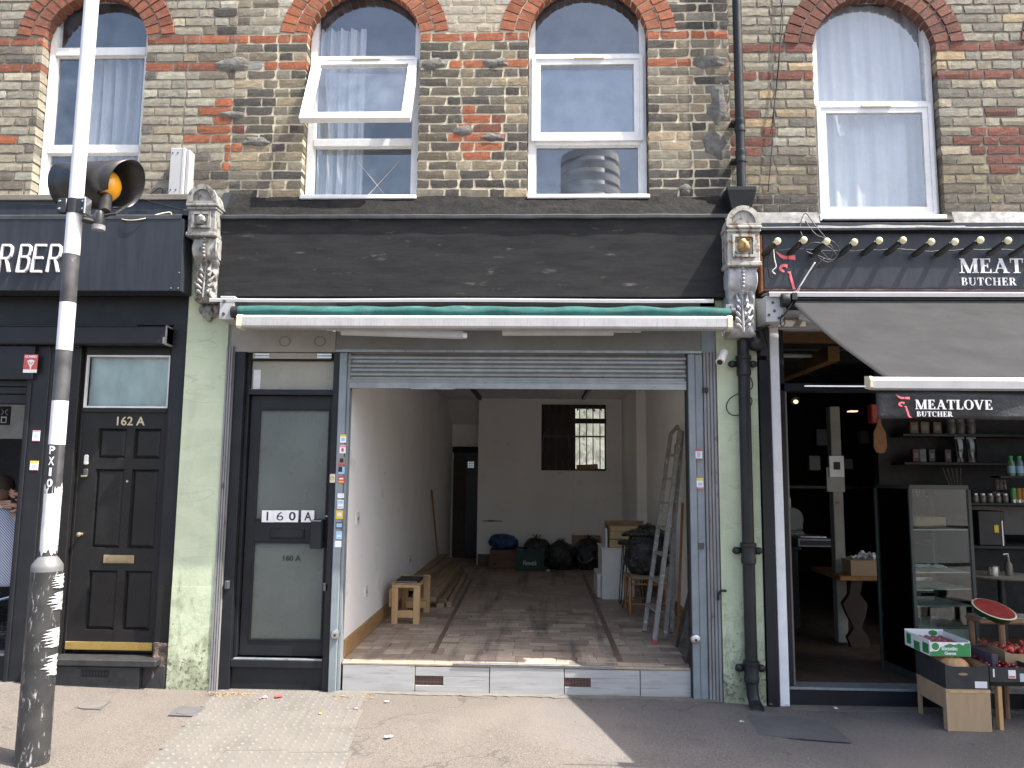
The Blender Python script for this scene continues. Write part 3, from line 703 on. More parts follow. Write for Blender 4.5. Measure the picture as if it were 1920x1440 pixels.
# ---------------------------------------------------------------- lettering (built-in typeface, turned into meshes) and a hand-made serif
_dg = None
def text_mesh(s, bold=0, shear=0, space=1.0):
    cu = bpy.data.curves.new('txt', 'FONT'); cu.body = s; cu.size = 1; cu.offset = bold; cu.shear = shear; cu.extrude = .01; cu.space_character = space; cu.resolution_u = 3
    ob = bpy.data.objects.new('txt', cu); COL.objects.link(ob)
    me = bpy.data.meshes.new_from_object(ob.evaluated_get(bpy.context.evaluated_depsgraph_get()))
    bpy.data.objects.remove(ob); return me
def text(name, s, x0, x1, z0, z1, y, mat, parent=None, depth=.002, bold=0, shear=0, space=1.0, M4=None, vert=False):
    me = text_mesh(s, bold, shear, space)
    co = [v.co.copy() for v in me.vertices]
    ax, bx = min(v.x for v in co), max(v.x for v in co); ay, by = min(v.y for v in co), max(v.y for v in co)
    off = wloc(parent) if parent is not None else Vector((0, 0, 0))
    for v in me.vertices:
        p = Vector((x0+(v.co.x-ax)/(bx-ax)*(x1-x0), y-(depth if v.co.z > 0 else -.0005), z0+(v.co.y-ay)/(by-ay)*(z1-z0)))
        if M4: p = M4 @ p
        v.co = p-off
    me.materials.clear(); me.materials.append(mat)
    o = bpy.data.objects.new(name, me); COL.objects.link(o)
    if parent is not None: o.parent = parent
    return o
def arc(cx_, cy, rx, ry, a0, a1, w0, w1, n=14):        # ribbon along an ellipse; width varies from w0 (top/bottom) to w1 (sides)
    out = []
    for i in range(n):
        q = []
        for a in (a0+(a1-a0)*i/n, a0+(a1-a0)*(i+1)/n):
            t_ = math.radians(a); k = abs(math.cos(t_)); wd = w0+(w1-w0)*k
            q.append(((cx_+rx*math.cos(t_), cy+ry*math.sin(t_)), (cx_+(rx-wd)*math.cos(t_), cy+(ry-w0)*math.sin(t_))))
        out.append([q[0][0], q[1][0], q[1][1], q[0][1]])
    return out
def st(x0, y0, x1, y1, w_): return [[(x0-w_/2, y0), (x0+w_/2, y0), (x1+w_/2, y1), (x1-w_/2, y1)]]
def hb(x0, x1, y0, y1): return [[(x0, y0), (x1, y0), (x1, y1), (x0, y1)]]
def sf(x, y, w_): return hb(x-w_/2, x+w_/2, y, y+.06)
TK, TN = .2, .075
GL = {
 'M': (1.06, st(.13, 0, .13, 1, TN)+st(.17, 1, .52, 0, TK)+st(.54, 0, .84, 1, TN)+st(.88, 0, .88, 1, TK)+sf(.13, 0, .28)+sf(.14, .94, .26)+sf(.88, 0, .36)+sf(.9, .94, .3)),
 'E': (.72, st(.2, 0, .2, 1, TK)+hb(.06, .62, 0, .07)+hb(.06, .6, .93, 1)+hb(.2, .46, .47, .54)+hb(.44, .5, .36, .65)+[[(.55, 0), (.68, 0), (.66, .28), (.62, .28)]]+[[(.54, 1), (.63, 1), (.62, .74), (.58, .74)]]),
 'A': (.92, st(.16, 0, .46, 1, TN)+st(.74, 0, .46, 1, TK)+hb(.26, .66, .3, .37)+sf(.15, 0, .3)+sf(.75, 0, .36)),
 'T': (.78, st(.39, 0, .39, 1, TK)+hb(.04, .74, .93, 1)+sf(.39, 0, .38)+[[(.03, 1), (.1, 1), (.08, .7), (.05, .7)]]+[[(.68, 1), (.75, 1), (.73, .7), (.7, .7)]]),
 'L': (.68, st(.2, 0, .2, 1, TK)+hb(.06, .62, 0, .07)+sf(.2, .94, .36)+[[(.55, 0), (.66, 0), (.64, .32), (.61, .32)]]),
 'O': (.9, arc(.45, .5, .42, .52, 0, 360, .06, .2, 26)),
 'V': (.88, st(.44, 0, .16, 1, TK)+st(.46, 0, .74, 1, TN)+sf(.16, .94, .34)+sf(.75, .94, .26)),
 'B': (.76, st(.2, 0, .2, 1, TK)+hb(.06, .42, 0, .07)+hb(.06, .4, .93, 1)+hb(.2, .42, .49, .55)+arc(.38, .765, .26, .235, -90, 90, .06, .17, 10)+arc(.4, .275, .3, .275, -90, 90, .06, .18, 10)),
 'U': (.86, st(.2, .3, .2, 1, TK)+st(.7, .3, .7, 1, TN)+sf(.2, .94, .36)+sf(.7, .94, .26)+arc(.42, .33, .32, .34, 180, 360, .07, .15, 12)),
 'C': (.8, arc(.44, .5, .4, .52, 45, 315, .06, .2, 22)+hb(.68, .73, .66, .95)),
 'H': (.92, st(.2, 0, .2, 1, TK)+st(.72, 0, .72, 1, TK)+hb(.2, .72, .47, .54)+sf(.2, 0, .36)+sf(.2, .94, .36)+sf(.72, 0, .36)+sf(.72, .94, .36)),
 'R': (.84, st(.2, 0, .2, 1, TK)+sf(.2, 0, .34)+hb(.06, .42, .93, 1)+hb(.2, .42, .47, .53)+arc(.4, .735, .28, .265, -90, 90, .06, .18, 10)+st(.7, 0, .42, .5, TK)+sf(.74, 0, .22)),
}
def serif(name, word, x0, z0, h, y, mat, parent, tight=.93, wide=1.0, M4=None, depth=.0035, weight=1):
    m = MB(); x = x0; k = 0
    for ch in word:
        wd, polys = GL[ch]
        for p in polys:
            k += 1; d = depth+.00012*(k % 7)
            s0 = len(m.v); m.prism([(x+a*h*wide, z0+b_*h) for a, b_ in p], y-d, y)
            if M4: m.move(M4, s0)
        x += wd*h*wide*tight
    return m.obj(name, mat, parent)
def bull(name, x, z, s, y, parent, M4=None, sx=None):
    sx = sx or s           # red cut-out mark: horn, ear and muzzle strokes
    m = MB()
    polys = [[(0, 1.0), (.12, .93), (.3, .86), (.52, .84), (.52, .74), (.34, .74), (.2, .80), (.08, .9)], [(.56, .85), (.86, .86), (.86, .72), (.56, .74)],
             [(.12, .47), (.2, .56), (.36, .60), (.53, .58), (.50, .46), (.46, .46), (.42, .51), (.3, .50), (.24, .45), (.36, .39), (.38, .34), (.28, .34), (.16, .39)],
             [(.5, .36), (.64, .36), (.66, .27), (.76, 0.02), (.80, -.14), (.94, -.26), (.80, -.25), (.70, -.18), (.66, -.02), (.58, .2), (.59, .29), (.5, .33)]]
    for p in polys:
        s0 = len(m.v); m.prism([(x+a*sx, z+b_*s) for a, b_ in p], y-.003, y)
        if M4: m.move(M4, s0)
    return m.obj(name, T['redlogo'], parent)
def sticker(px0, py0, px1, py1, Y, base, bands, parent):
    x0, z1 = at(px0, py0, Y); x1, z0 = at(px1, py1, Y)
    o = B(x0, x1, Y-.0015, Y+.001, z0, z1).obj('sticker', T[base], parent)
    for (a, b_, c, d, m_) in bands:
        B(x0+(x1-x0)*a, x0+(x1-x0)*c, Y-.0025, Y-.0012, z0+(z1-z0)*b_, z0+(z1-z0)*d).obj('sticker_print', T[m_], o)
    return o

# ---------------------------------------------------------------- corbels
T['silver'] = M('silvery_painted_stone', (.36, .36, .37), .5, (.27, .27, .28), 14, .4, 70, dirt=((.12, .11, .1), 20, .60, .12, (1, 1, .6)))
def corbel(root, X0, X1, Z0, Z1, Yf, Yb, cx0, cx1, cz0, mat, rosette, drop, right=False):
    cmat = T['silver'] if right else mat
    t_ = B(X0, X1, Yf, Yb, Z0, Z1-.11, .006); W = X1-X0; cx_ = (X0+X1)/2; zc = Z1-.13
    t_.prism([(X0, zc), (X1, zc)]+[(cx_+W/2*math.cos(a), zc+.12*math.sin(a)) for a in [math.pi*i/12 for i in range(13)]], Yf-.004, Yb-.02)
    n = 12; oa = [(cx_+(W/2+.008)*math.cos(math.pi*i/n), zc+.01+.13*math.sin(math.pi*i/n)) for i in range(n+1)]; ia = [(cx_+(W/2-.03)*math.cos(math.pi*i/n), zc+.01+.095*math.sin(math.pi*i/n)) for i in range(n+1)]
    t_.ring(oa+[(X0-.008, zc-.002), (X1+.008, zc-.002)], ia+[(X0+.03, zc+.012), (X1-.03, zc+.012)], Yf-.022, Yf+.01)
    t_.box(X0-.012, X1+.012, Yf-.026, Yb, zc-.028, zc-.004, .006); t_.box(X0-.006, X1+.006, Yf-.016, Yb, zc-.05, zc-.03, .005)
    t_.box(X0-.008, X1+.008, Yf-.012, Yb, Z0-.012, Z0+.02, .006)
    a0, a1, b0, b1 = X0+.035, X1-.035, Z0+.05, zc-.07
    t_.ring(rect_pts(a0, a1, b0, b1), rect_pts(a0+.018, a1-.018, b0+.018, b1-.018), Yf-.018, Yf+.004)
    t_.ring(rect_pts(a0+.026, a1-.026, b0+.026, b1-.026), rect_pts(a0+.034, a1-.034, b0+.034, b1-.034), Yf-.008, Yf+.004)
    o = t_.obj('corbel', mat, root)
    r_ = MB()
    def rough(p): v = noise.noise(p*38)*.012; return (p.x+v, p.y+noise.noise(p*30+Vector((9, 0, 0)))*.014, p.z+v)
    r_.ball((cx_, Yf-.012, (b0+b1)/2), ((a1-a0)*.27, .03, (b1-b0)*.3), 14, 10, rough)
    if right: r_.ball((cx_+.01, Yf-.03, (b0+b1)/2-.01), (.025, .025, .03), 10, 8, rough)
    r_.obj('rosette', rosette, o, smooth=True)
    # console: rolled scroll above a tapering leaf, S-shaped in profile
    cw = cx1-cx0; cz1 = Z0-.012; H = cz1-cz0; Yc = Yf+.03
    prof = [(Yb, cz1), (Yc+.0, cz1), (Yc-.015, cz1-.02), (Yc-.022, cz1-.08), (Yc-.012, cz1-.14), (Yc+.03, cz1-.175), (Yc+.055, cz1-.20), (Yc+.05, cz1-.26), (Yc+.055, cz1-H*.7), (Yc+.035, cz0+.06), (Yc+.04, cz0+.015), (Yc+.07, cz0), (Yb, cz0)]
    def taper(m, s0):
        for i in range(s0, len(m.v)):
            x, y, z = m.v[i]; k = 1-.12*min(1, max(0, (cz1-.17-z)/.12)); m.v[i] = ((x-(cx0+cx1)/2)*k+(cx0+cx1)/2, y, z)
    m = MB()
    zs_ = [cz1-H*i/26 for i in range(27)]
    def yprof(z):
        for (ya, za), (yb_, zb_) in zip(prof[1:-1], prof[2:-1]):
            if za >= z >= zb_ : return ya+(yb_-ya)*(za-z)/max(1e-6, za-zb_)
        return prof[-2][0]
    def fr(u, v):
        z = cz1-H*v; x = cx0+cw*u; y = yprof(z); e = abs(u-.5)*2
        if v < .36: y -= .010*math.cos(e*math.pi*1.5)*(1 if e > .28 else .2)
        else: y -= .018*abs(math.sin((u-.5)*9+(z*30 if u > .5 else -z*30)*.5))*(1-e*.5)+.012*math.sin(z*70+e*6)*(e > .2)
        if e > .97: y += .012
        return (x, y, z)
    m.grid(fr, 28, 44); taper(m, 0)
    s0 = len(m.v); m.prismx([p for p in prof], cx0+.001, cx1-.001); 
    for i in range(s0, len(m.v)): m.v[i] = (m.v[i][0], m.v[i][1]+.012, m.v[i][2])
    taper(m, s0)
    for sx in (cx0-.004, cx1-.012): m.lathe([(.0, 0), (.075, 0), (.082, .008), (.075, .016), (.0, .016)], (sx, Yc+.06, cz1-.085), 20, 'X', cap=False)
    c_ = m.obj('console', cmat, o, smooth=True)
    b_ = MB(); xm = (cx0+cx1)/2
    b_.tube([(xm-.016, yprof(cz1-.0)-.006, cz1), (xm-.016, yprof(cz1-.1)-.008, cz1-.1), (xm-.016, yprof(cz1-.17)-.006, cz1-.18)], .004, 6)
    for i in range(7):
        z = cz1-.014-i*.026; b_.ball((xm, yprof(z)-.006, z), .0115, 10, 8)
    for sgn in (-1, 1):                              # acanthus fronds
        for i in range(5):
            z = cz0+.04+i*(H-.27)/5; L_ = .05+.02*math.sin(i*1.3)
            pts = [(xm+sgn*.008, yprof(z)-.022, z), (xm+sgn*(.02+.3*L_), yprof(z)-.036, z+.026), (xm+sgn*(.01+L_)*.95, yprof(z)-.016, z+.05+.01*i)]
            b_.tube(pts, [.006, .014, .004], 6)
    b_.tube([(xm, yprof(cz0+.02)-.03, cz0+.02), (xm, yprof(cz0+.1)-.034, cz0+.1), (xm, yprof(cz1-.2)-.022, cz1-.2)], [.012, .008, .004], 6)
    b_.obj('carved_leaf', cmat, o, smooth=True)
    if drop:
        d = MB(); z = cz0-.01
        for (dx, dz, rx, rz) in ((-.055, -.03, .026, .036), (-.028, -.06, .026, .04), (0, -.085, .026, .045), (.028, -.06, .026, .04), (.055, -.03, .026, .036), (0, -.03, .045, .035)):
            d.ball((xm+dx, -.075, z+dz), (rx, .035, rz), 10, 8, rough)
        d.obj('leaf_drop', mat, o, smooth=True)
    return o
corbel(bL, -2.605, -2.395, 3.285, 3.655, -.24, .0, -2.565, -2.385, 2.80, T['stone'], T['stone'], True)
corbel(bR, 1.335, 1.565, 3.045, 3.46, -.30, .0, 1.345, 1.545, 2.545, T['stonerust'], T['gold'], False, True)

# ---------------------------------------------------------------- middle shopfront
# green pilasters belong to the middle building
B(-2.648, -2.335, -.05, .1, .72, 3.30).obj('pilaster', T['green'], bM)
B(-2.648, -2.335, -.052, .1, -.06, .72).obj('pilaster', T['greenlow'], bM)
B(1.30, 1.592, -.05, .1, .55, 3.05).obj('pilaster', T['green'], bM)
B(1.30, 1.592, -.052, .1, -.09, .55).obj('pilaster', T['greenlow'], bM)
# felted slope, lead drip and the board below it
rr = random.Random(4)
def slope(u, v):
    x = -2.40+3.83*u; a = v+.0
    return (x, .0-.15*a+.012*noise.noise(Vector((x*3, a*3, 0)))+.006*noise.noise(Vector((x*11, a*6, 3))), 3.66-.205*a+.018*noise.noise(Vector((x*2.2, 5, 0)))*(1-v))
MB().grid(slope, 90, 8).obj('felt_slope', T['felt'], bM, smooth='all')
def drip(u, v):
    x = -2.43+3.88*u; w_ = .004*noise.noise(Vector((x*4, 0, 0)))
    p = [(-.135, 3.468), (-.165, 3.462), (-.172, 3.455), (-.170, 3.436), (-.160, 3.430)][min(4, int(v*4+.5))]
    return (x, p[0]+w_, p[1]+w_*1.2)
MB().grid(drip, 90, 4).obj('lead_drip', T['lead'], bM, solid=.004)
MB().prism([(-2.43, 3.60), (-2.40, 3.655), (-2.34, 3.66), (-2.40, 3.47), (-2.43, 3.47)], -.11, .0).obj('lead_flashing', T['lead'], bM)
def board(u, v):
    x = -2.425+3.79*u; z = 2.845+.60*v
    return (x, -.125-.0*v+.003*noise.noise(Vector((x*2.5, z*2, 1))), z)
MB().grid(board, 60, 10).obj('fascia_board', T['fascia'], bM, solid=-.02)
B(-2.42, 1.36, -.1, .0, 2.84, 3.45).obj('fascia_backing', T['blackmat'], bM)
for (x, y) in ((943, 548), (1032, 552), (1128, 553), (848, 520)):
    X, Z = at(x, y, -.13); MB().lathe([(.004, 0), (.004, -.012)], (X, -.122, Z), 6, 'Y').obj('nail', T['lead'], bM)
# awning over the empty shop: hood strip, rolled cloth, front bar, folded arms, brackets
aw = thing('rolled_awning', 'rolled-in awning with green cloth and a dirty white front bar over the empty shop', 'awning', (-.4, -.3, 2.6))
def hood(u, v):
    x = -2.40+3.64*u; p = [(-.11, 2.822), (-.16, 2.822), (-.255, 2.804), (-.263, 2.796), (-.262, 2.776)]
    return (x, p[int(v*4+.5)][0], p[int(v*4+.5)][1]-.003*math.sin(u*9))
MB().grid(hood, 40, 4).obj('hood_strip', T['whiteplas'], aw, solid=.004)
def cloth(u, v):
    x = -2.17+3.52*u; a = math.pi*(-.15+1.0*v); r_ = .048+.007*noise.noise(Vector((x*3.2, v*2, 0)))*(1+v)
    return (x, -.255-r_*math.sin(a)*1.35, 2.695+r_*math.cos(a)+.010*noise.noise(Vector((x*5, v*3, 9))))
MB().grid(cloth, 160, 12).obj('rolled_cloth', T['greenfab'], aw, smooth='all')
MB().lathe([(.045, 0), (.045, .06)], (-2.23, -.25, 2.70), 16, 'X').obj('roller_end', T['cable'], aw, smooth=True)
MB().lathe([(.05, 0), (.05, .03)], (1.355, -.25, 2.70), 16, 'X').obj('roller_end', T['cable'], aw, smooth=True)
fb = MB(); prof = [(-.39, 2.562), (-.402, 2.575), (-.402, 2.635), (-.385, 2.652), (-.335, 2.655), (-.30, 2.642), (-.305, 2.562)]
fb.prismx(prof, -2.11, 1.305); fb.obj('front_bar', M('dull_streaked_white_bar', (.40, .40, .405), .5, (.34, .34, .34), 8, .1, 30, dirt=((.24, .235, .22), 60, .52, .2, (3, 1, .12))), aw)
fc = MB(); pr2 = [(y+(.36+y)*.08, z+(z-2.61)*.08) for y, z in prof]; fc.prismx(pr2, -2.135, -2.10); fc.obj('end_cap', T['cream'], aw); MB().prismx(pr2, 1.302, 1.335).obj('end_cap', T['cream'], aw)
def arm(a, b_, r_, name='folding_arm'):
    p, q = at(*a, -.3), at(*b_, -.3); m = MB(); m.tube([(p[0], -.30, p[1]), (q[0], -.30, q[1])], r_, 8, flat=1.6); return m.obj(name, T['whiteplas'], aw, smooth=True)
arm((640, 620), (868, 627), .021); arm((942, 622), (1150, 622), .018); arm((612, 616), (660, 619), .009, 'arm_joint'); arm((1150, 620), (1202, 620), .009, 'arm_joint')
for px in (628, 1187):
    X, Z = at(px, 619, -.31); MB().lathe([(.016, 0), (.016, -.02)], (X, -.31, Z), 10, 'Y').obj('arm_bolt', T['chrome'], aw)
X, Z = at(868, 629, -.3); MB().lathe([(.02, 0), (.022, .02), (.018, .03)], (X, -.3, Z), 12, 'X').obj('arm_hinge', T['plas'], aw)
for (x0, y0, x1, y1) in ((427, 563, 452, 606), (1352, 578, 1366, 600)):
    a, b_ = at(x0, y0, -.12), at(x1, y1, -.12)
    k = B(a[0], b_[0], -.26, -.05, b_[1], a[1], .004).obj('wall_bracket', T['whiteplas'], aw)
    for zz in (a[1]-.04, b_[1]+.04): MB().lathe([(.012, 0), (.012, -.008)], ((a[0]+b_[0])/2-.02, -.262, zz), 6, 'Y').obj('bolt', T['lead'], k)
X, Z = at(1357, 625, -.28); MB().tube([(X, -.28, Z+.04), (X+.004, -.28, Z), (X-.01, -.28, Z-.018), (X-.014, -.28, Z+.004)], .0035, 6).obj('winding_eye', T['chrome'], aw)
# lintel panels and shutter box
B(-2.32, -1.52, -.035, .1, 2.445, 2.86, .003).obj('lintel_panel', T['beige'], bM)
for (px, py) in ((534, 640), (600, 640)):
    X, Z = at(px, py, -.036); MB().ring([(X+.045*math.cos(i*.3491), Z+.04*math.sin(i*.3491)) for i in range(18)], [(X+.037*math.cos(i*.3491), Z+.032*math.sin(i*.3491)) for i in range(18)], -.0375, -.034).obj('glue_mark', T['box'], bM)
B(-1.515, 1.19, -.05, .12, 2.445, 2.86, .004).obj('shutter_box', T['box'], bM)
B(-1.517, 1.192, -.056, -.045, 2.443, 2.462).obj('box_edge', T['steel'], bM)
B(1.194, 1.30, -.03, .1, 2.45, 2.86, .003).obj('lintel_panel', T['bluesteel'], bM)
B(-2.345, -2.28, -.03, .1, 2.48, 2.68, .003).obj('lintel_panel', T['bluesteel'], bM)
B(-2.28, 1.3, -.03, .1, 2.80, 2.86).obj('lintel_backing', T['blackmat'], bM)
sh = thing('roller_shutter', 'raised galvanised roller shutter showing its last few scratched slats', 'roller shutter', (-.15, 0, 2.2))
for i in range(4):
    zt = 2.440-i*.0635
    pr = [(.012, zt), (-.012, zt-.012), (-.020, zt-.026), (-.016, zt-.040), (.004, zt-.050), (.012, zt-.056), (.018, zt-.04), (.016, zt-.02)]
    MB().prismx(pr, -1.43, 1.085).obj('slat', T['slat'], sh)
MB().prismx([(-.014, 2.246), (-.018, 2.235), (-.018, 2.178), (.014, 2.178), (.014, 2.246)], -1.435, 1.09).obj('bottom_bar', T['slat'], sh)
B(-1.43, 1.085, .004, .02, 2.2, 2.46).obj('curtain_backing', T['slat'], sh)
B(-.95, -.62, -.02, .006, 2.172, 2.180).obj('lip', T['steel'], sh)
rl = MB(); rl.box(-1.484, -1.43, -.045, .06, -.03, 2.44, .003); rl.box(-1.428, -1.408, -.02, .06, -.03, 2.44, .002)
rail1 = rl.obj('guide_rail', T['bluesteel'], sh)
rl = MB(); rl.box(1.093, 1.142, -.045, .06, -.03, 2.44, .003); rl.box(1.145, 1.2, -.035, .06, -.03, 2.44, .003)
rail2 = rl.obj('guide_rail', T['bluesteel'], sh)
B(1.083, 1.092, -.02, .06, -.01, 2.44).obj('guide_lip', T['cable'], sh)
for (px, py) in ((629, 1189), (1304, 1198)):
    X, Z = at(px, py, -.05)
    k = MB().lathe([(.034, -.045), (.036, -.052), (.03, -.066), (.018, -.07)], (X, 0, Z), 18, 'Y').obj('bullet_lock', T['chrome'], sh, smooth=True)
    MB().lathe([(.009, -.07), (.009, -.073)], (X, 0, Z-.004), 8, 'Y').obj('keyhole', T['dark'], k)
for a in (((638, 815, 649, 830), 'paper', [(.0, .75, 1, 1, 'yellow'), (.2, .2, .8, .6, 'skyblue')]), ((637, 834, 648, 850), 'paper', [(0, .7, 1, 1, 'pink'), (.3, .2, .7, .6, 'red')]),
          ((635, 857, 646, 873), 'oldbrass', [(0, 0, 1, .25, 'red'), (.2, .35, .8, .85, 'dark')]), ((635, 875, 646, 889), 'skyblue', [(0, .3, .6, 1, 'dark')]), ((634, 892, 646, 906), 'red', [(.1, .1, .9, .3, 'yellow'), (.2, .5, .8, .7, 'paper')]),
          ((633, 925, 645, 934), 'paper', []), ((633, 937, 644, 954), 'paper', [(.1, .6, .9, .9, 'skyblue'), (.1, .1, .9, .25, 'skyblue')]), ((630, 957, 643, 973), 'yellow', [(.2, .3, .8, .75, 'paper')]),
          ((630, 979, 642, 991), 'lead', [(.1, .2, .9, .8, 'skyblue')]), ((630, 996, 641, 1011), 'skyblue', [(.2, .3, .8, .5, 'paper')]), ((628, 1014, 640, 1026), 'paper', [])):
    sticker(*a[0], -.0465, a[1], a[2], sh)
for a in (((1304, 842, 1317, 861), 'paper', [(0, .8, 1, 1, 'red'), (.2, .2, .7, .7, 'skyblue'), (0, 0, 1, .08, 'red')]), ((1306, 896, 1319, 916), 'paper', [(0, .75, 1, 1, 'yellow'), (0, 0, 1, .15, 'pink'), (.2, .3, .8, .55, 'skyblue')]), ((1308, 1018, 1320, 1030), 'lead', [])):
    sticker(*a[0], -.0465, a[1], a[2], sh)
# fluted posts either side
def fluted(name, x0, x1, y0, y1, z0, z1, n, par):
    pts = [(x0, y1)]
    for i in range(n):
        a = x0+(x1-x0)*i/n; w_ = (x1-x0)/n
        pts += [(a, y0), (a+w_*.62, y0), (a+w_*.70, y0+.012), (a+w_*.92, y0+.012)]
    pts += [(x1, y0), (x1, y1)]
    return MB().prismz(pts, z0, z1).obj(name, T['flute'], par)
fluted('fluted_post', 1.204, 1.298, -.05, .1, -.03, 2.45, 4, bM)
fluted('fluted_post', -2.334, -2.282, -.06, .1, -.02, 2.48, 3, bM)
X, Z = at(1322, 732, -.05); B(X-.02, X+.02, -.075, -.05, Z-.018, Z+.018, .004).obj('post_block', T['cable'], bM)
# black frame and door 160A
fr_ = MB(); fr_.box(-2.281, -2.205, -.03, .1, -.02, 2.45, .003); fr_.box(-2.203, -2.180, .02, .12, .22, 2.45, .002); fr_.box(-1.532, -1.486, -.03, .12, -.03, 2.45, .003)
fr_.box(-2.18, -1.532, .0, .12, 2.125, 2.165, .003); fr_.box(-2.205, -1.532, -.02, .12, .155, .208, .004); fr_.box(-2.18, -1.532, .02, .12, 2.385, 2.45, .003)
fr_.box(-2.20, -1.53, .005, .12, -.03, .155)
fr_.obj('door_frame', T['black'], bM)
B(-2.19, -1.54, -.012, .02, .205, .217, .003).obj('threshold', T['steel'], bM)
B(-2.175, -1.54, .005, .012, 2.152, 2.168).obj('weather_strip', T['flute'], bM)
vb = B(-2.15, -1.56, -.024, -.004, 2.395, 2.44, .003).obj('vent_strip', T['beige'], bM)
for x in (-2.13, -1.66): B(x, x+.11, -.03, -.02, 2.40, 2.412).obj('vent_slot', T['chrome'], vb); B(x, x+.11, -.03, -.02, 2.42, 2.432).obj('vent_slot', T['chrome'], vb)
B(-2.175, -1.54, .05, .056, 2.165, 2.39).obj('transom_pane', T['transomlit'], bM)
dr = MB(); y0, y1 = .055, .095; dr.box(-2.172, -2.105, y0, y1, .222, 2.122, .002); dr.box(-1.568, -1.54, y0, y1, .222, 2.122, .002)
for z0, z1 in ((.222, .33), (1.035, 1.195), (2.02, 2.122)): dr.box(-2.106, -1.567, y0+.001, y1-.001, z0, z1, .002)
door = dr.obj('door', T['black'], bM)
for z0, z1 in ((.33, 1.035), (1.195, 2.02)):
    MB().ring(rect_pts(-2.106, -1.567, z0, z1), rect_pts(-2.096, -1.577, z0+.01, z1-.01), y0-.006, y0+.012).obj('glazing_bead', T['black'], door)
    B(-2.106, -1.567, y0+.013, y0+.02, z0, z1).obj('frosted_pane', T['frost'], door)
lb = B(-1.985, -1.725, y0-.008, y0, 1.06, 1.135, .003).obj('letterbox', T['black'], door); B(-1.975, -1.735, y0-.014, y0-.008, 1.07, 1.125, .003).obj('letterbox', T['black'], door)
lk = MB(); lk.box(-1.655, -1.575, -.045, .03, 1.0, 1.205, .003).box(-1.575, -1.572, -.045, .03, 1.0, 1.205); lk.obj('lock_guard', T['black'], door)
B(-1.652, -1.578, -.0475, -.044, 1.196, 1.203).obj('worn_edge', T['flute'], door)
X, Z = at(613, 968, 0); MB().ball((X, .0, Z), (.016, .012, .007), 10, 6).obj('handle', T['chrome'], door)
X, Z = at(612, 1100, 0); B(X-.022, X+.022, -.03, .01, Z-.03, Z+.03, .006).obj('latch_box', T['lead'], door)
X, Z = at(430, 1095, 0); B(X-.014, X+.016, -.06, -.02, Z-.03, Z+.03, .006).obj('frame_catch', T['lead'], bM)
X, Z = at(624, 897, -.03); bl = B(X-.02, X+.02, -.045, -.03, Z-.032, Z+.032, .004).obj('doorbell', T['cream'], bM); MB().ring([(X+.014*math.cos(i*.5236), Z+.014*math.sin(i*.5236)) for i in range(12)], [(X+.010*math.cos(i*.5236), Z+.010*math.sin(i*.5236)) for i in range(12)], -.047, -.044).obj('bell_button', T['oldbrass'], bl)
for ch, p0, p1 in (('1', 490, 512), ('6', 512, 535), ('0', 535, 558), ('A', 564, 588)):
    a, b_ = at(p0, 957, .03), at(p1-.5, 979.5, .03)
    k = B(a[0], b_[0], .045, .0495, b_[1], a[1]).obj('number_card', T['paper'], door)
    w_, h = b_[0]-a[0], a[1]-b_[1]; n_ = .40 if ch == '1' else .25
    text('numeral', ch, a[0]+w_*n_, b_[0]-w_*(.46 if ch == '1' else .2), b_[1]+h*.14, a[1]-h*.12, .0448, T['dark'], k, .0008, bold=.02 if ch in '0A' else -.005)
a, b_ = at(528, 1042, .03), at(561, 1053, .03)
text('number_lettering', '160 A', a[0], b_[0], b_[1], a[1], .0665, T['dark'], door, .001, bold=.03)
# hallway behind the door
hl = MB(); hl.box(-2.30, -2.25, .13, 3.2, .1, 2.95); hl.box(-2.25, -1.53, 3.15, 3.2, .1, 2.95); hl.box(-2.3, -1.53, .13, 3.2, 2.90, 2.95); hl.box(-2.3, -1.53, .13, 3.2, .1, .15)
hl.obj('hallway', M('beige_hall_paint', (.50, .46, .36), .8), bM)
X, Z = at(480, 718, .05); B(X-.02, X+.035, .044, .049, 2.168, Z+.10).obj('transom_card', T['paper'], bM)

# step under the opening
stp = tag(B(-1.397, 1.09, .014, .12, -.05, .185).obj('step', T['concrete']), kind='structure')
T['tile'] = M('pale_wood_look_tile', (.44, .44, .43), .45, (.35, .35, .35), 3.2, .06, 30, stretch=(.8, 1, 9), dirt=((.27, .27, .27), 4, .56, .1, (.8, 1, 12)), scuff=((.16, .15, .14), 10, .72, .1, (1, 1, 3)))
bx = [-1.395, -.872, -.339, .192, .728, 1.09]
vents = [(-.872, -.668, .05, .115), (.196, .38, .058, .12)]
for i in range(5):
    x0, x1 = bx[i]+.003, bx[i+1]-.003; zt = .182-.004*(i % 2)
    v = [q for q in vents if x0-.01 < q[0] < x1]
    m = MB()
    if v:
        a, b_, c, d = v[0]; a = max(a, x0+.004)
        m.box(x0, x1, .0, .014, d, zt, .002); m.box(x0, x1, .0, .014, -.02, c, .002); m.box(b_, x1, .0005, .0135, c, d); 
        if a-x0 > .01: m.box(x0, a, .0005, .0135, c, d)
    else: m.box(x0, x1, R.uniform(-.002, .001), .014, -.02, zt, .002)
    m.obj('step_tile', T['tile'], stp)
for (a, b_, c, d) in vents:
    m = MB(); n = 8
    for i in range(n+1): m.box(a+(b_-a)*i/n-.003, a+(b_-a)*i/n+.003, .006, .016, c, d)
    for i in range(4): m.box(a, b_, .005, .016, c+(d-c)*i/3-.003, c+(d-c)*i/3+.003)
    k = m.obj('air_vent', M('dark_red_clay', (.10, .04, .032), .7), stp); B(a, b_, .0165, .018, c, d).obj('vent_back', T['dark'], k)
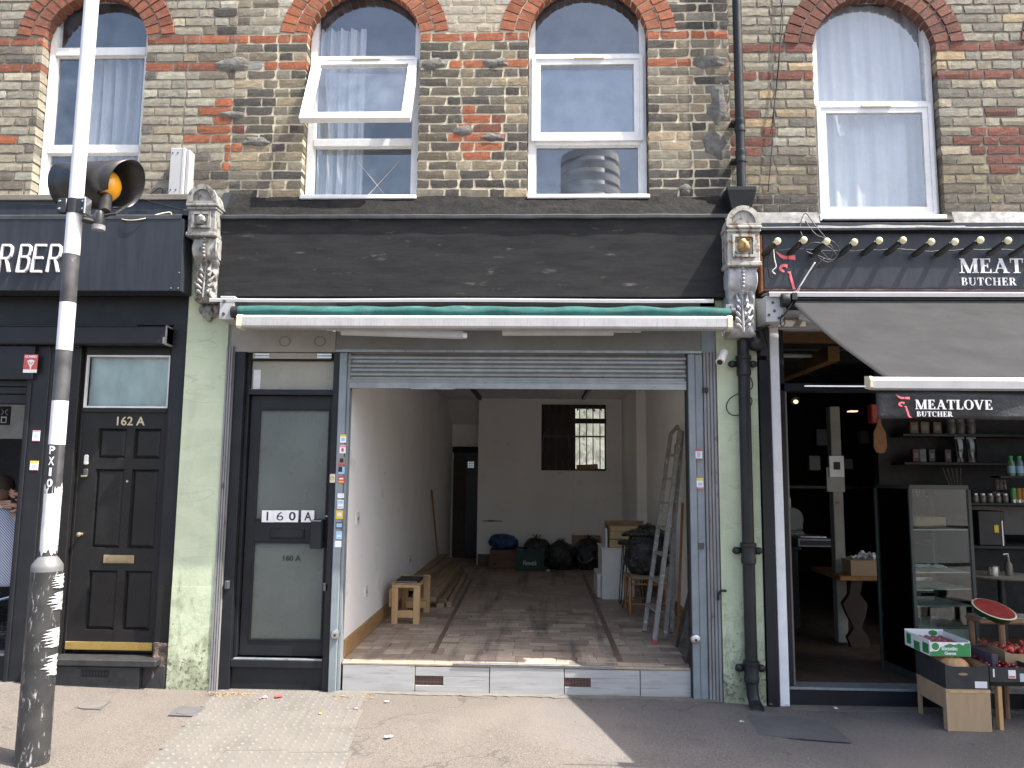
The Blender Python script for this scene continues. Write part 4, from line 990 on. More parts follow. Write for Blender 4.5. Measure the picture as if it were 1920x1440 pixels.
B(-1.40, 1.09, -.002, .05, .184, .2, .003).obj('wood_edge', M('bare_wood_edge', (.46, .38, .28), .7, (.36, .28, .2), 12), stp)
B(-.60, .55, -.010, .03, .199, .206, .002).obj('metal_trim', T['steel'], stp)
# ---------------------------------------------------------------- left: barber front
B(-4.9, -2.665, -.10, .0, 3.455, 3.60, .004).obj('cornice_board', T['navy'], bL)
B(-4.9, -2.66, -.115, .02, 3.60, 3.645, .004).obj('string_course', T['concrete'], bL)
def lcap(u, v):
    x = -4.9+2.26*u; p = [(-.10, 3.478), (-.26, 3.432), (-.268, 3.425), (-.266, 3.398)][int(v*3+.5)]
    return (x, p[0]+.002*noise.noise(Vector((x*5, 1, 0))), p[1]+.004*noise.noise(Vector((x*4, 0, 7))))
sg = thing('shop_sign', 'dark grey box sign with white slanted letters BARBER, cut by the picture edge', 'sign', (-3.7, -.25, 2.86))
m = MB(); m.prismx([(-.245, 2.862), (-.262, 3.40), (-.10, 3.41), (-.06, 2.862)], -4.9, -2.628); m.obj('sign_box', T['navy'], sg)
MB().grid(lcap, 60, 3).obj('lead_cap', T['lead'], sg, solid=.004)
for (px, py) in ((320, 550), (341, 511), (346, 540)):
    X, Z = at(px, py, -.25); MB().lathe([(.005, 0), (.005, -.004)], (min(X, -2.64), -.247, max(Z, 2.88)), 6, 'Y').obj('rivet', T['chrome'], sg)
LX = at(91, 510, -.26)[0]-.594
def strokes(m, pl, w_, y0, y1, fx):
    for a, b_ in zip(pl, pl[1:]):
        a = Vector(a); b_ = Vector(b_); d = (b_-a); d = d.normalized() if d.length else Vector((1, 0)); nn = Vector((-d.y, d.x))*w_/2; e = d*w_*.22
        q = [a-nn-e, b_-nn+e, b_+nn+e, a+nn-e]; k = len(m.f)%5*.0002
        m.prism([fx(p) for p in q], y0-k, y1)
LT = {'B': [[(0, 0), (0, 1), (.34, 1), (.45, .93), (.47, .8), (.45, .65), (.36, .56), (0, .56)], [(.36, .56), (.48, .46), (.5, .28), (.47, .1), (.36, 0), (0, 0)]],
      'A': [[(-.03, 0), (.26, 1), (.55, 0)], [(.08, .3), (.46, .3)]], 'R': [[(0, 0), (0, 1), (.34, 1), (.46, .92), (.49, .76), (.46, .6), (.34, .5), (0, .5)], [(.27, .5), (.5, 0)]],
      'E': [[(.46, 1), (0, 1), (0, 0), (.46, 0)], [(0, .52), (.4, .52)]]}
x = LX; H_ = .198; zb_ = 3.0
for ch, x in zip('BARBER', (-4.262, -4.142, -3.992, -3.849, -3.740, -3.623)):
    m = MB()
    xx = {0: 0}.get(0)
    for pl in LT[ch]: strokes(m, pl, .085, -.272, -.250, lambda p: (x+(p[0]*.80+p[1]*.11)*H_, zb_+p[1]*H_))
    m.obj('letter', T['letter'], sg)
# move letters so the row ends by the pole
T['bframe'] = T['black']
m = MB(); m.box(-4.9, -2.655, .03, .12, 2.66, 2.9); m.box(-4.9, -2.655, -.02, .1, 2.645, 2.87, .004)
m.obj('sign_panel', T['black'], bL)
m = MB(); m.box(-4.9, -2.775, -.11, .0, 2.485, 2.625, .01); o = m.obj('shutter_housing', T['black'], bL); B(-2.785, -2.775, -.113, -.0, 2.48, 2.63, .003).obj('housing_end', T['flute'], o)
B(-2.80, -2.785, -.114, -.10, 2.49, 2.54).obj('chipped_edge', T['flute'], o)
B(-4.9, -3.0, -.118, -.105, 2.618, 2.630, .003).obj('housing_edge', T['black'], o)
# pilaster strip between door 162 A and the green render
m = MB(); m.box(-2.770, -2.652, -.02, .12, -.0, 2.65, .003); m.box(-2.80, -2.772, .02, .14, .16, 2.65, .003)
o = m.obj('black_pilaster', T['black'], bL)
B(-2.766, -2.655, -.026, -.018, .32, .72, .003).obj('patch_board', T['blackdoor'], o)
def ragged(u, v):
    x = -2.765+.11*u; z = .02+.30*v
    return (x, -.035+.022*noise.noise(Vector((x*26, z*18, 2)))-.01*(1-v), z)
MB().grid(ragged, 8, 14).obj('broken_stone', M('broken_brown_stone', (.17, .12, .09), .9, (.05, .045, .04), 22, .9, 60, dist=.01, scuff=((.36, .32, .28), 18, .62, .05, (1, 1, 1))), o, solid=.02)
# frames round door 162 A
m = MB(); m.box(-3.605, -3.475, -.01, .12, .16, 2.48, .004); m.box(-3.472, -3.452, .03, .13, .16, 2.48, .003); m.box(-3.452, -2.80, .02, .12, 1.985, 2.02, .004); m.box(-3.452, -2.80, .02, .12, 2.425, 2.49, .004); m.box(-3.69, -3.56, .01, .12, .05, 2.48, .004)
m.box(-3.64, -3.61, -.006, .02, .05, 2.48, .006); m.box(-3.56, -2.8, .1, .14, 2.48, 2.66)
o = m.obj('door_frame', T['blackdoor'], bL)
text('numeral', '2', -3.583, -3.535, 1.385, 1.462, -.0105, T['whiteplas'], o, .002)
B(-3.452, -2.80, .055, .061, 2.02, 2.425).obj('transom_pane', T['shopglass'], bL)
m = MB(); m.ring(rect_pts(-3.452, -2.80, 2.02, 2.425), rect_pts(-3.438, -2.814, 2.034, 2.411), .03, .05); m.obj('glazing_bead', T['plas'], bL)
c_ = MB().grid(lambda u, v: (-3.45+.65*u, .085+.008*math.sin(u*22+3*v)+.006*noise.noise(Vector((u*5, v*5, 1))), 2.0+.42*v), 60, 10).obj('curtain', M('creased_white_net', (.82, .86, .88), .9, (.62, .67, .70), 4, .4, 20, stretch=(2, 1, 1)), smooth='all')
tag(c_, 'creased white net behind the small window over the black door', 'curtain')
m = MB(); m.box(-3.5, -3.45, .14, 2, .2, 2.7); m.box(-2.80, -2.75, .14, 2, .2, 2.7); m.box(-3.5, -2.75, 2, 2.05, .2, 2.7); m.box(-3.5, -2.75, .14, 2.05, 2.66, 2.7)
m.obj('hallway', ROOMP, bL)
# six-panel door
dm = B(-3.452, -2.80, .06, .10, .245, 1.985).obj('door', T['blackdoor'], bL)
xs_ = [-3.322, -3.105, -3.045, -2.842]; zr = [(.385, .815), (.975, 1.56), (1.638, 1.865)]
m = MB()
for (a, b_) in ((-3.452, xs_[0]), (xs_[1], xs_[2]), (xs_[3], -2.80)): m.box(a, b_, .036, .06, .245, 1.985)
for (a, b_) in ((.245, zr[0][0]), (zr[0][1], zr[1][0]), (zr[1][1], zr[2][0]), (zr[2][1], 1.985)):
    m.box(xs_[0], xs_[1], .0362, .06, a, b_); m.box(xs_[2], xs_[3], .0362, .06, a, b_)
m.obj('door_rail', T['blackdoor'], dm)
for (a, b_) in ((xs_[0], xs_[1]), (xs_[2], xs_[3])):
    for (c, d) in zr:
        k = .028; vs = [(a, .036, c), (b_, .036, c), (b_, .036, d), (a, .036, d), (a+.008, .056, c+.008), (b_-.008, .056, c+.008), (b_-.008, .056, d-.008), (a+.008, .056, d-.008), (a+k, .044, c+k), (b_-k, .044, c+k), (b_-k, .044, d-k), (a+k, .044, d-k)]
        fs = [(i, (i+1) % 4, 4+(i+1) % 4, 4+i) for i in range(4)]+[(4+i, 4+(i+1) % 4, 8+(i+1) % 4, 8+i) for i in range(4)]+[(8, 9, 10, 11)]
        MB().add(vs, fs).obj('door_panel', T['blackdoor'], dm)
text('number_lettering', '162 A', -3.185, -2.97, 1.888, 1.955, .034, T['goldtext'], dm, .003, bold=.012)
k = B(-3.215, -2.985, .028, .036, .868, .928, .003).obj('letter_plate', T['oldbrass'], dm); B(-3.185, -3.012, .022, .03, .880, .915, .002).obj('flap', T['oldbrass'], k)
B(-3.452, -2.802, .022, .036, .248, .305, .002).obj('kick_plate', T['brass'], dm)
for i in range(6): MB().ball((-3.42+.12*i, .02, .296), .003, 6, 4).obj('screw', T['oldbrass'], dm)
MB().lathe([(.012, .036), (.009, .018), (.016, .008), (.017, -.004), (.006, -.012)], (-3.395, 0, 1.077), 14, 'Y').obj('door_knob', T['oldbrass'], dm, smooth=True)
MB().lathe([(.009, .036), (.009, .03)], (-3.075, 0, 1.47), 10, 'Y').obj('spyhole', T['chrome'], dm)
k = B(-3.412, -3.378, .014, .036, 1.59, 1.665, .008).obj('doorbell', T['plas'], dm)
k = B(-3.412, -3.376, .018, .036, 1.50, 1.56, .006).obj('lock_body', T['lead'], dm); B(-3.42, -3.378, .008, .02, 1.498, 1.512, .002).obj('lock_lip', T['oldbrass'], k)
T['stonebk'] = M('black_painted_stone', (.025, .026, .028), .6, (.045, .045, .046), 9, .6, 30, dist=.006, scuff=((.22, .21, .2), 12, .72, .04, (1, 1, 2)))
k = B(-3.56, -2.70, -.12, .12, .165, .215, .008).obj('door_step', T['stonebk'], bL)
m = MB(); m.box(-3.69, -2.83, -.09, .1, -.02, .160, .006); m.box(-2.83, -2.66, -.05, .1, -.02, .163, .006)
k2 = m.obj('plinth', T['stonebk'], bL)
k3 = B(-3.25, -3.05, -.094, -.088, .09, .135).obj('air_vent', T['black'], k2)
for i in range(9): B(-3.245+.022*i, -3.235+.022*i, -.097, -.093, .1, .125).obj('vent_slot', T['dark'], k3)
# barber shop door post, fascia over the door, doorway
m = MB(); m.box(-3.86, -3.69, -.04, .1, .03, 2.48, .004); m.box(-3.845, -3.815, -.052, -.04, .03, 2.2, .004); m.box(-3.70, -3.67, -.03, .1, .03, 2.48, .003)
post = m.obj('door_post', T['black'], bL)
hp = B(-4.9, -3.795, -.075, .02, 2.222, 2.475, .004).obj('header_panel', T['black'], bL)
m = MB(); m.box(-4.9, -3.86, -.02, .1, 2.175, 2.22, .003); m.box(-4.9, -3.86, -.01, .1, 2.12, 2.17, .003); m.box(-4.9, -3.86, .0, .1, 2.045, 2.115, .003); m.obj('door_head', T['black'], bL)
k = sticker(46, 665, 69, 699, -.076, 'red', [(.0, 0, 1, .18, 'paper')], hp)
a, b_ = at(47, 666, -.076), at(69, 671, -.076)
text('sticker_lettering', 'GUARD', a[0], b_[0], b_[1], a[1], -.0775, T['paper'], k, .0006, bold=.02)
X, Z = at(58, 682, -.076); MB().prism([(X-.028, Z+.022), (X-.01, Z+.03), (X+.01, Z+.03), (X+.028, Z+.022), (X+.018, Z-.004), (X+.005, Z-.022), (X+.004, Z-.04), (X-.004, Z-.04), (X-.005, Z-.022), (X-.018, Z-.004)], -.0785, -.0772).obj('sticker_print', T['paper'], k)
for dx in (-.012, .012): B(X+dx-.006, X+dx+.006, -.0792, -.0785, Z+.008, Z+.013).obj('sticker_print', T['dark'], k)
B(X-.012, X+.012, -.0792, -.0785, Z-.004, Z+.001).obj('sticker_print', T['dark'], k)
for (q, c1, bands) in (((62, 807, 74, 827), 'paper', [(0, .85, 1, 1, 'pink'), (.25, .3, .75, .7, 'skyblue'), (0, 0, 1, .08, 'pink')]), ((57, 864, 71, 882), 'paper', [(0, .8, 1, 1, 'yellow'), (0, 0, 1, .08, 'red'), (.2, .3, .7, .6, 'skyblue')])):
    sticker(*q, -.042, c1, bands, post)
B(-4.9, -3.86, -.01, .1, .20, .218, .003).obj('threshold', T['steel'], bL)
B(-4.9, -3.86, .0, .1, .0, .20).obj('plinth', T['black'], bL)
# inside the barber shop
fl = tag(B(-6.0, -3.56, .1, 4.2, .14, .2).obj('floor', M('dark_salon_floor', (.03, .03, .034), .25)), kind='structure')
m = MB(); m.box(-6.05, -6.0, .1, 4.2, .2, 2.8); m.box(-6, -3.56, 4.15, 4.2, .2, 2.8); m.box(-6, -3.56, .1, 4.2, 2.75, 2.8); m.box(-3.58, -3.53, .14, 4.2, .2, 2.8)
tag(m.obj('wall_left', M('grey_salon_wall', (.3, .31, .31), .8)), kind='structure')
sc = tag(B(-5.9, -5.22, 2.0, 2.03, 1.86, 2.6).obj('bulkhead_panel', M('pale_grey_panel', (.5, .53, .53), .7)), 'pale grey panel on the barber shop wall above a dark opening', 'panel')
k = tag(B(-5.505, -5.395, 1.985, 1.998, 2.0, 2.19).obj('emblem_plaque', T['dark']), 'small black plaque with a white crossed emblem on the barber wall', 'plaque')
X, Z = -5.45, 2.12
for s_ in (-1, 1):
    MB().tube([(X+s_*.035, 1.982, Z+.04), (X+s_*.012, 1.982, Z+.02), (X+s_*.014, 1.982, Z-.0), (X+s_*.035, 1.982, Z-.02)], .006, 5, flat=.4).obj('emblem_mark', T['paper'], k)
MB().ring(rect_pts(X-.03, X+.03, Z-.1, Z-.035), rect_pts(X-.02, X+.02, Z-.09, Z-.05), 1.978, 1.984).obj('emblem_mark', T['paper'], k)
tag(B(-5.9, -5.25, 2.0, 2.05, .2, 1.855).obj('recess_dark_slab', T['dark']), 'black slab standing in for the dark recess below the grey panel inside the barber shop', 'panel')  # flat black slab painted in place of the recess's shade
# ---------------------------------------------------------------- people in the barber shop
def skinned(name, joints, edges, mat, parent=None, sub=2, root=0):
    me = bpy.data.meshes.new(name); off = wloc(parent) if parent is not None else Vector((0, 0, 0))
    me.from_pydata([Vector(j[0])-off for j in joints], edges, []); me.materials.append(mat)
    o = bpy.data.objects.new(name, me); COL.objects.link(o)
    if parent is not None: o.parent = parent
    md = o.modifiers.new('skin', 'SKIN'); lay = me.skin_vertices[0] if me.skin_vertices else None
    if lay is None:
        bm = bmesh.new(); bm.from_mesh(me); bm.verts.layers.skin.verify(); bm.to_mesh(me); bm.free(); lay = me.skin_vertices[0]
    for i, j in enumerate(joints):
        r_ = j[1] if isinstance(j[1], tuple) else (j[1], j[1]); lay.data[i].radius = r_; lay.data[i].use_root = (i == root)
    md.use_smooth_shade = True
    s_ = o.modifiers.new('sub', 'SUBSURF'); s_.levels = sub; s_.render_levels = sub
    return o
HAIR = M('short_brown_hair', (.05, .03, .02), .8, (.03, .018, .012), 40, .8, 200)
FADE = M('cropped_hair', (.16, .10, .07), .8, (.12, .07, .05), 60, .5, 300)
cape_mat, n_, b2 = newmat('striped_cape_cloth')
co = coords(n_); wv = N(n_, 'ShaderNodeTexWave', Scale=26.0, Distortion=.3, Detail=0.0); wv.bands_direction = 'DIAGONAL'
n_.links.new(co, wv.inputs['Vector']); n_.links.new(mix(n_, ramp(n_, wv.outputs['Fac'], .55, .62), (.10, .12, .2), (.62, .64, .7)), b2.inputs['Base Color']); b2.inputs['Roughness'].default_value = .7
def face(par, c, turn, s_=1.0):      # nose, ears, eyes, mouth as one relief on the head
    m = MB(); Rz = Matrix.Translation(c) @ Matrix.Rotation(turn, 4, 'Z')
    m.ball((0, -.098*s_, -.01), (.014, .022, .026), 8, 6); m.ball((-.078, .005, 0), (.012, .022, .033), 8, 6); m.ball((.078, .005, 0), (.012, .022, .033), 8, 6); m.move(Rz)
    return m.obj('face', T['skin'], par, smooth=True)
def head_mb(c, turn):
    def f(p):
        q = p-Vector(c); k = 1-.28*max(0, -q.z/.12)*(q.y < 0)
        return Vector(c)+Matrix.Rotation(turn, 3, 'Z') @ Vector((q.x*(1-.18*max(0, -q.z/.12)), q.y*(1.0-.1*max(0, -q.z/.12)), q.z))
    return f
# client, seated with his back to the street
cx_, cy_ = -4.60, .85
cl = thing('person', 'person seated under a striped barber cape, back of a short faded haircut to the door', 'person', (cx_, cy_, .2))
j = [((cx_, cy_+.1, .72), .16), ((cx_, cy_+.02, .98), (.19, .12)), ((cx_, cy_, 1.14), (.17, .1)), ((cx_, cy_, 1.22), .06), ((cx_, cy_-.005, 1.30), .062),
     ((cx_-.2, cy_, 1.12), .07), ((cx_-.26, cy_+.08, .88), .05), ((cx_-.22, cy_+.3, .80), .04), ((cx_+.2, cy_, 1.12), .07), ((cx_+.26, cy_+.08, .88), .05), ((cx_+.22, cy_+.3, .80), .04),
     ((cx_-.1, cy_+.2, .70), .09), ((cx_-.12, cy_+.62, .70), .07), ((cx_-.12, cy_+.68, .30), .05), ((cx_-.12, cy_+.8, .25), .04), ((cx_+.1, cy_+.2, .70), .09), ((cx_+.12, cy_+.62, .70), .07), ((cx_+.12, cy_+.68, .30), .05), ((cx_+.12, cy_+.8, .25), .04)]
e = [(0, 1), (1, 2), (2, 3), (3, 4), (2, 5), (5, 6), (6, 7), (2, 8), (8, 9), (9, 10), (0, 11), (11, 12), (12, 13), (13, 14), (0, 15), (15, 16), (16, 17), (17, 18)]
skinned('body', j, e, T['skin'], cl)
hd_ = MB().ball((cx_, cy_, 1.375), (.078, .098, .12), 18, 14, head_mb((cx_, cy_, 1.375), math.pi)).obj('head', T['skin'], cl, smooth='all')
face(hd_, (cx_, cy_, 1.36), math.pi)
MB().ball((cx_, cy_, 1.40), (.084, .104, .105), 18, 12, lambda p: Vector((p.x, p.y, max(p.z, 1.345+(.03 if p.y > cy_+.05 else 0))))).obj('hair', HAIR, cl, smooth='all')
MB().ball((cx_, cy_-.004, 1.365), (.081, .1005, .105), 18, 12, lambda p: Vector((p.x, min(p.y, cy_+.03), max(p.z, 1.285)))).obj('fade', FADE, cl, smooth='all')
def cape(u, v):
    a = 2*math.pi*u; r0 = .065+.25*min(1, v*2.2)**.8+.10*v; z = 1.235-.62*v-.02*math.sin(a*5)*v
    yy = math.sin(a)*(r0*.62)*(1+.5*max(0, math.sin(a)))+.12*v*(math.sin(a) > 0)
    return (cx_+math.cos(a)*r0*(1+.04*math.sin(a*7)*v), cy_+yy+.02*math.sin(a*9)*v, z+(.04*(1-abs(math.cos(a)))*(.3-v) if v < .3 else 0))
MB().grid(cape, 60, 20).obj('cape', cape_mat, cl, smooth='all', solid=.004)
MB().tube([(cx_+.072*math.cos(i*.314), cy_+.075*math.sin(i*.314), 1.235) for i in range(21)], .014, 6).obj('neck_strip', T['paper'], cl, smooth=True)
# barber, standing to the right of him behind the door post, both hands at the client's neck
bxx, byy = -4.02, .98
pb = thing('person', 'standing barber mostly behind the door post, both bare forearms reaching to the client', 'person', (bxx, byy, .2))
j = [((bxx, byy, 1.10), (.15, .11)), ((bxx, byy, 1.32), (.15, .1)), ((bxx, byy, 1.56), (.17, .1)), ((bxx, byy, 1.66), .055), ((bxx, byy-.01, 1.74), .06),
     ((bxx-.17, byy-.05, 1.56), .065), ((bxx-.14, byy-.24, 1.36), .048), ((-4.35, .84, 1.335), .03), ((-4.385, .82, 1.34), .028),
     ((bxx+.16, byy-.03, 1.56), .065), ((bxx+.08, byy-.26, 1.30), .048), ((-4.33, .76, 1.245), .03), ((-4.37, .75, 1.243), .028),
     ((bxx-.09, byy, 1.0), .1), ((bxx-.1, byy, .64), .07), ((bxx-.1, byy+.02, .28), .045), ((bxx-.1, byy-.1, .235), .035), ((bxx+.09, byy, 1.0), .1), ((bxx+.1, byy, .64), .07), ((bxx+.1, byy+.02, .28), .045), ((bxx+.1, byy-.1, .235), .035)]
e = [(0, 1), (1, 2), (2, 3), (3, 4), (2, 5), (5, 6), (6, 7), (7, 8), (2, 9), (9, 10), (10, 11), (11, 12), (0, 13), (13, 14), (14, 15), (15, 16), (0, 17), (17, 18), (18, 19), (19, 20)]
skinned('body', j, e, T['skin'], pb)
def hand(par, w0, d, spread, curl):
    m = MB(); w0 = Vector(w0); d = Vector(d).normalized(); s_ = Vector(spread).normalized(); k = d.cross(s_).normalized()*curl
    m.tube([w0-d*.02, w0+d*.02, w0+d*.055, w0+d*.085], [.024, .034, .038, .03], 10, flat=.5)
    for i, (o_, L_) in enumerate(((-.028, .062), (-.010, .074), (.010, .070), (.027, .056))):
        b0 = w0+d*.08+s_*o_; m.tube([b0, b0+d*L_*.45+k*.004, b0+d*L_*.78+k*.016, b0+d*L_+k*.034], [.0095, .009, .008, .006], 7)
    b0 = w0+d*.03-s_*.03; m.tube([b0, b0+d*.03-s_*.022+k*.004, b0+d*.058-s_*.026+k*.012], [.012, .010, .007], 7)
    return m.obj('hand', T['skin'], par, smooth=True)
hand(pb, (-4.385, .82, 1.34), (-1, -.05, .02), (0, -.3, 1), 1); hand(pb, (-4.37, .75, 1.243), (-1, .1, .15), (0, -.3, 1), -1)
hd_ = MB().ball((bxx, byy-.01, 1.83), (.078, .098, .12), 18, 14, head_mb((bxx, byy-.01, 1.83), -.9)).obj('head', T['skin'], pb, smooth='all'); face(hd_, (bxx, byy-.01, 1.82), -.9)
MB().ball((bxx, byy, 1.86), (.085, .104, .10), 16, 12, lambda p: Vector((p.x, p.y, max(p.z, 1.84)))).obj('hair', HAIR, pb, smooth='all')
skinned('shirt', [((bxx, byy, 1.0), (.17, .13)), ((bxx, byy, 1.3), (.165, .115)), ((bxx, byy, 1.57), (.18, .11)), ((bxx-.175, byy-.05, 1.56), .08), ((bxx-.16, byy-.16, 1.45), .062), ((bxx+.175, byy-.03, 1.56), .08), ((bxx+.13, byy-.16, 1.42), .062)], [(0, 1), (1, 2), (2, 3), (3, 4), (2, 5), (5, 6)], T['darkcloth'], pb)
skinned('trousers', [((bxx, byy, 1.04), (.16, .125)), ((bxx-.09, byy, .98), .115), ((bxx-.1, byy, .64), .085), ((bxx-.1, byy+.02, .27), .065), ((bxx+.09, byy, .98), .115), ((bxx+.1, byy, .64), .085), ((bxx+.1, byy+.02, .27), .065)], [(0, 1), (1, 2), (2, 3), (0, 4), (4, 5), (5, 6)], T['darkcloth'], pb)
ch_ = thing('barber_chair', 'black barber chair with chrome footrest under the seated client', 'chair', (cx_, cy_, .2))
B(cx_-.28, cx_+.28, cy_-.16, cy_+.3, .58, .68, .03).obj('seat', T['cable'], ch_); B(cx_-.25, cx_+.25, cy_-.20, cy_-.16, .6, .80, .015).obj('backrest', T['cable'], ch_)
MB().lathe([(.27, .2), (.27, .22), (.05, .25), (.045, .58)], (cx_, cy_, 0), 24).obj('pedestal', T['chrome'], ch_, smooth=True)
for s_ in (-1, 1): B(cx_+s_*.3-.03, cx_+s_*.3+.03, cy_-.1, cy_+.3, .82, .87, .015).obj('armrest', T['cable'], ch_); MB().tube([(cx_+s_*.3, cy_+.25, .82), (cx_+s_*.29, cy_+.3, .55), (cx_+s_*.24, cy_+.25, .52)], .012, 8).obj('arm_frame', T['chrome'], ch_)
MB().tube([(cx_-.2, cy_-.15, .56), (cx_+.1, cy_-.25, .46), (cx_+.32, cy_-.25, .52)], .012, 8).obj('footrest', T['chrome'], ch_, smooth=True)

# ---------------------------------------------------------------- zebra crossing pole with beacon, boxes and cables on the left
PX, PY = -2.69, -1.45
pz = thing('beacon_pole', 'black and white banded crossing pole, peeling paint and torn white stickers on its base', 'pole', (PX, PY, 0))
W_ = M('white_band_paint', (.80, .79, .80), .35, (.72, .71, .72), 8, .04, dirt=((.5, .47, .43), 9, .68, .12, (1, 1, .6))); K_ = M('black_band_paint', (.04, .04, .042), .5, (.10, .10, .105), 9, .2, scuff=((.28, .28, .28), 16, .66, .1, (1, 1, .8)))
K2_ = M('scratched_black_base', (.03, .03, .032), .45, (.055, .055, .055), 9, .3, scuff=((.4, .4, .39), 24, .575, .05, (1.6, 1.6, .5)))
RAGW = M('torn_white_wrap', (.78, .78, .77), .55, (.6, .6, .6), 14, .3, dirt=((.16, .16, .16), 15, .63, .03, (1, 1, 1)))
zb = [(1.69, 1.935, W_), (1.935, 2.223, K_), (2.223, 2.497, W_), (2.497, 2.779, K_), (2.779, 3.09, W_), (3.09, 7.2, W_)]
for i, (a, b_, mt) in enumerate(zb):
    r0 = .0425 if i < 5 else .040
    MB().lathe([(r0, a), (r0, b_)], (PX, PY, 0), 28).obj('pole_band', mt, pz, smooth=True)
MB().lathe([(.0415, 1.47), (.0415, 1.69)], (PX, PY, 0), 28).obj('pole_band', K_, pz, smooth=True)
def wrapf(u, v):
    a = 2*math.pi*u; r_ = .0438+.0012*noise.noise(Vector((math.cos(a)*3, math.sin(a)*3, v*6))); z = 1.10+.36*v+(.012*math.sin(a*5+1)+.01*math.sin(a*11) if v in (0, 1) else 0)
    return (PX+r_*math.cos(a), PY+r_*math.sin(a), z)
MB().grid(wrapf, 40, 10).obj('torn_wrap', RAGW, pz, smooth='all')
MB().lathe([(.041, 1.0), (.041, 1.5)], (PX, PY, 0), 24).obj('pole_core', K_, pz, smooth=True)
MB().lathe([(.042, 1.08), (.052, 1.07), (.076, 1.035), (.079, 1.02), (.079, 1.0)], (PX, PY, 0), 32).obj('collar', M('grey_worn_collar', (.25, .25, .25), .5, metal=.3), pz, smooth=True)
MB().lathe([(.079, 1.0), (.081, .5), (.083, .0), (.083, -.03)], (PX, PY, 0), 36).obj('base_sleeve', K2_, pz, smooth=True)
def torn(z0, z1, a0, a1, seed):
    rr = random.Random(seed); n = 12; vs = []; m = MB()
    for i in range(n+1):
        t_ = i/n; z = z0+(z1-z0)*t_; l = a0+(rr.uniform(.0, .25) if i % 2 else rr.uniform(.35, .9))+.35*abs(2*t_-1); r2 = a1+rr.uniform(-.12, .1)
        for k in range(7):
            a = l+(r2-l)*k/6; r_ = .0845+rr.uniform(0, .002)+.0005*t_
            vs.append((PX+r_*math.cos(a), PY+r_*math.sin(a), z))
    m.add(vs, [(i*7+k, i*7+k+1, (i+1)*7+k+1, (i+1)*7+k) for i in range(n) for k in range(6)])
    return m.obj('torn_sticker', M('grubby_torn_paper', (.5, .5, .5), .7, (.36, .36, .36), 30, .3, dirt=((.1, .1, .1), 60, .60, .05, (1, 1, .5))), pz)
torn(.91, .985, -.95, .32, 1); torn(.79, .89, -1.0, .35, 2); torn(.60, .70, -1.2, .28, 4); torn(.45, .56, -1.05, .2, 5)
# code strip on the pole: P X 1 0
pl = thing('pole_number_strip', 'black vertical strip lettered PX10 stuck on the crossing pole', 'sign', (PX, PY, 1.5))
def strip(u, v):
    a = math.radians(-142+98*u); return (PX+.0437*math.cos(a), PY+.0437*math.sin(a), 1.42+.27*v)
MB().grid(strip, 10, 2).obj('strip', T['dark'], pl)
for i, chh in enumerate('PX10'):
    o = text('strip_lettering', chh, 0, .032 if chh != '1' else .014, 0, .046, 0, T['letter'], None, .0005, bold=.03)
    for v in o.data.vertices:
        a = math.radians(-86)+(v.co.x-(.016 if chh != '1' else .007))/.0445; r_ = .0446-v.co.y*.4
        v.co = Vector((r_*math.cos(a), r_*math.sin(a), 1.636-i*.060+v.co.z-1.5))
    o.parent = pl
# beacon hood
bc = thing('crossing_beacon', 'amber beacon globe inside a black hood clamped to the crossing pole', 'beacon', (-2.45, -1.45, 3.1))
o_ = at(241, 345, -1.27); ax = Vector((.995, -.10, -.0)).normalized(); hl_ = .425; c0 = Vector((o_[0], -1.27, o_[1]))-ax*hl_
side = ax.cross(Vector((0, 0, 1))).normalized(); upv = side.cross(ax)
m = MB(); n = 44; vs = []
for k, t_ in enumerate((0, .25, .5, .75, 1.0)):
    for i in range(n):
        a = 2*math.pi*i/n; rad = .142
        cut = 0
        if t_ == 1.0:
            ca_ = (a/math.pi*180) % 360
            cut = .05*math.sin(a)*1.0-.02*max(0, math.cos(a))      # top reaches further than the bottom
            if 262 < ca_ < 322: cut -= .075
        p = c0+ax*(hl_*t_+cut)+side*math.cos(a)*rad+upv*math.sin(a)*rad
        vs.append(p)
fs = [(k*n+i, k*n+(i+1) % n, (k+1)*n+(i+1) % n, (k+1)*n+i) for k in range(4) for i in range(n)]
m.add(vs, fs); hood_o = m.obj('hood', M('black_hood_plastic', (.018, .018, .019), .35, (.026, .025, .025), 4, .03), bc, smooth=True, solid=.004)
gc = c0+ax*(hl_-.15)+Vector((0, 0, -.005))
amb = M('amber_globe_plastic', (.85, .38, .01), .3, (.8, .33, .01), 4, .0, coat=.3)
MB().ball(tuple(gc), (.088, .088, .1), 26, 18).obj('globe', amb, bc, smooth='all')
gb = gc+Vector((0, -.01, -.09)); xs2 = at(190, 402, -1.42); X2 = Vector((xs2[0], -1.42, xs2[1]))
MB().tube([gb+Vector((.01, 0, .03)), X2+Vector((.02, 0, .01))], [.038, .03], 14).obj('globe_holder', T['cable'], bc, smooth=True)
X3 = X2+Vector((-.005, -.01, -.02))
MB().lathe([(.022, .035), (.030, .015), (.033, -.045), (.033, -.05)], tuple(X3), 20).obj('lamp_socket', T['pvc'], bc, smooth=True)
MB().lathe([(.036, -.05), (.036, -.078), (.025, -.082)], tuple(X3), 20).obj('socket_ring', T['flute'], bc, smooth=True)
MB().tube([(PX+.06, PY-.02, 2.985), (PX+.12, -1.44, 2.975), tuple(X3+Vector((0, 0, .01)))], .018, 10).obj('bracket_arm', T['cable'], bc, smooth=True)
MB().tube([tuple(X3+Vector((.02, 0, .01))), tuple(X3+Vector((.08, .02, .025))), tuple(c0+ax*.42+Vector((0, 0, -.143)))], .008, 8).obj('stay', T['cable'], bc, smooth=True)
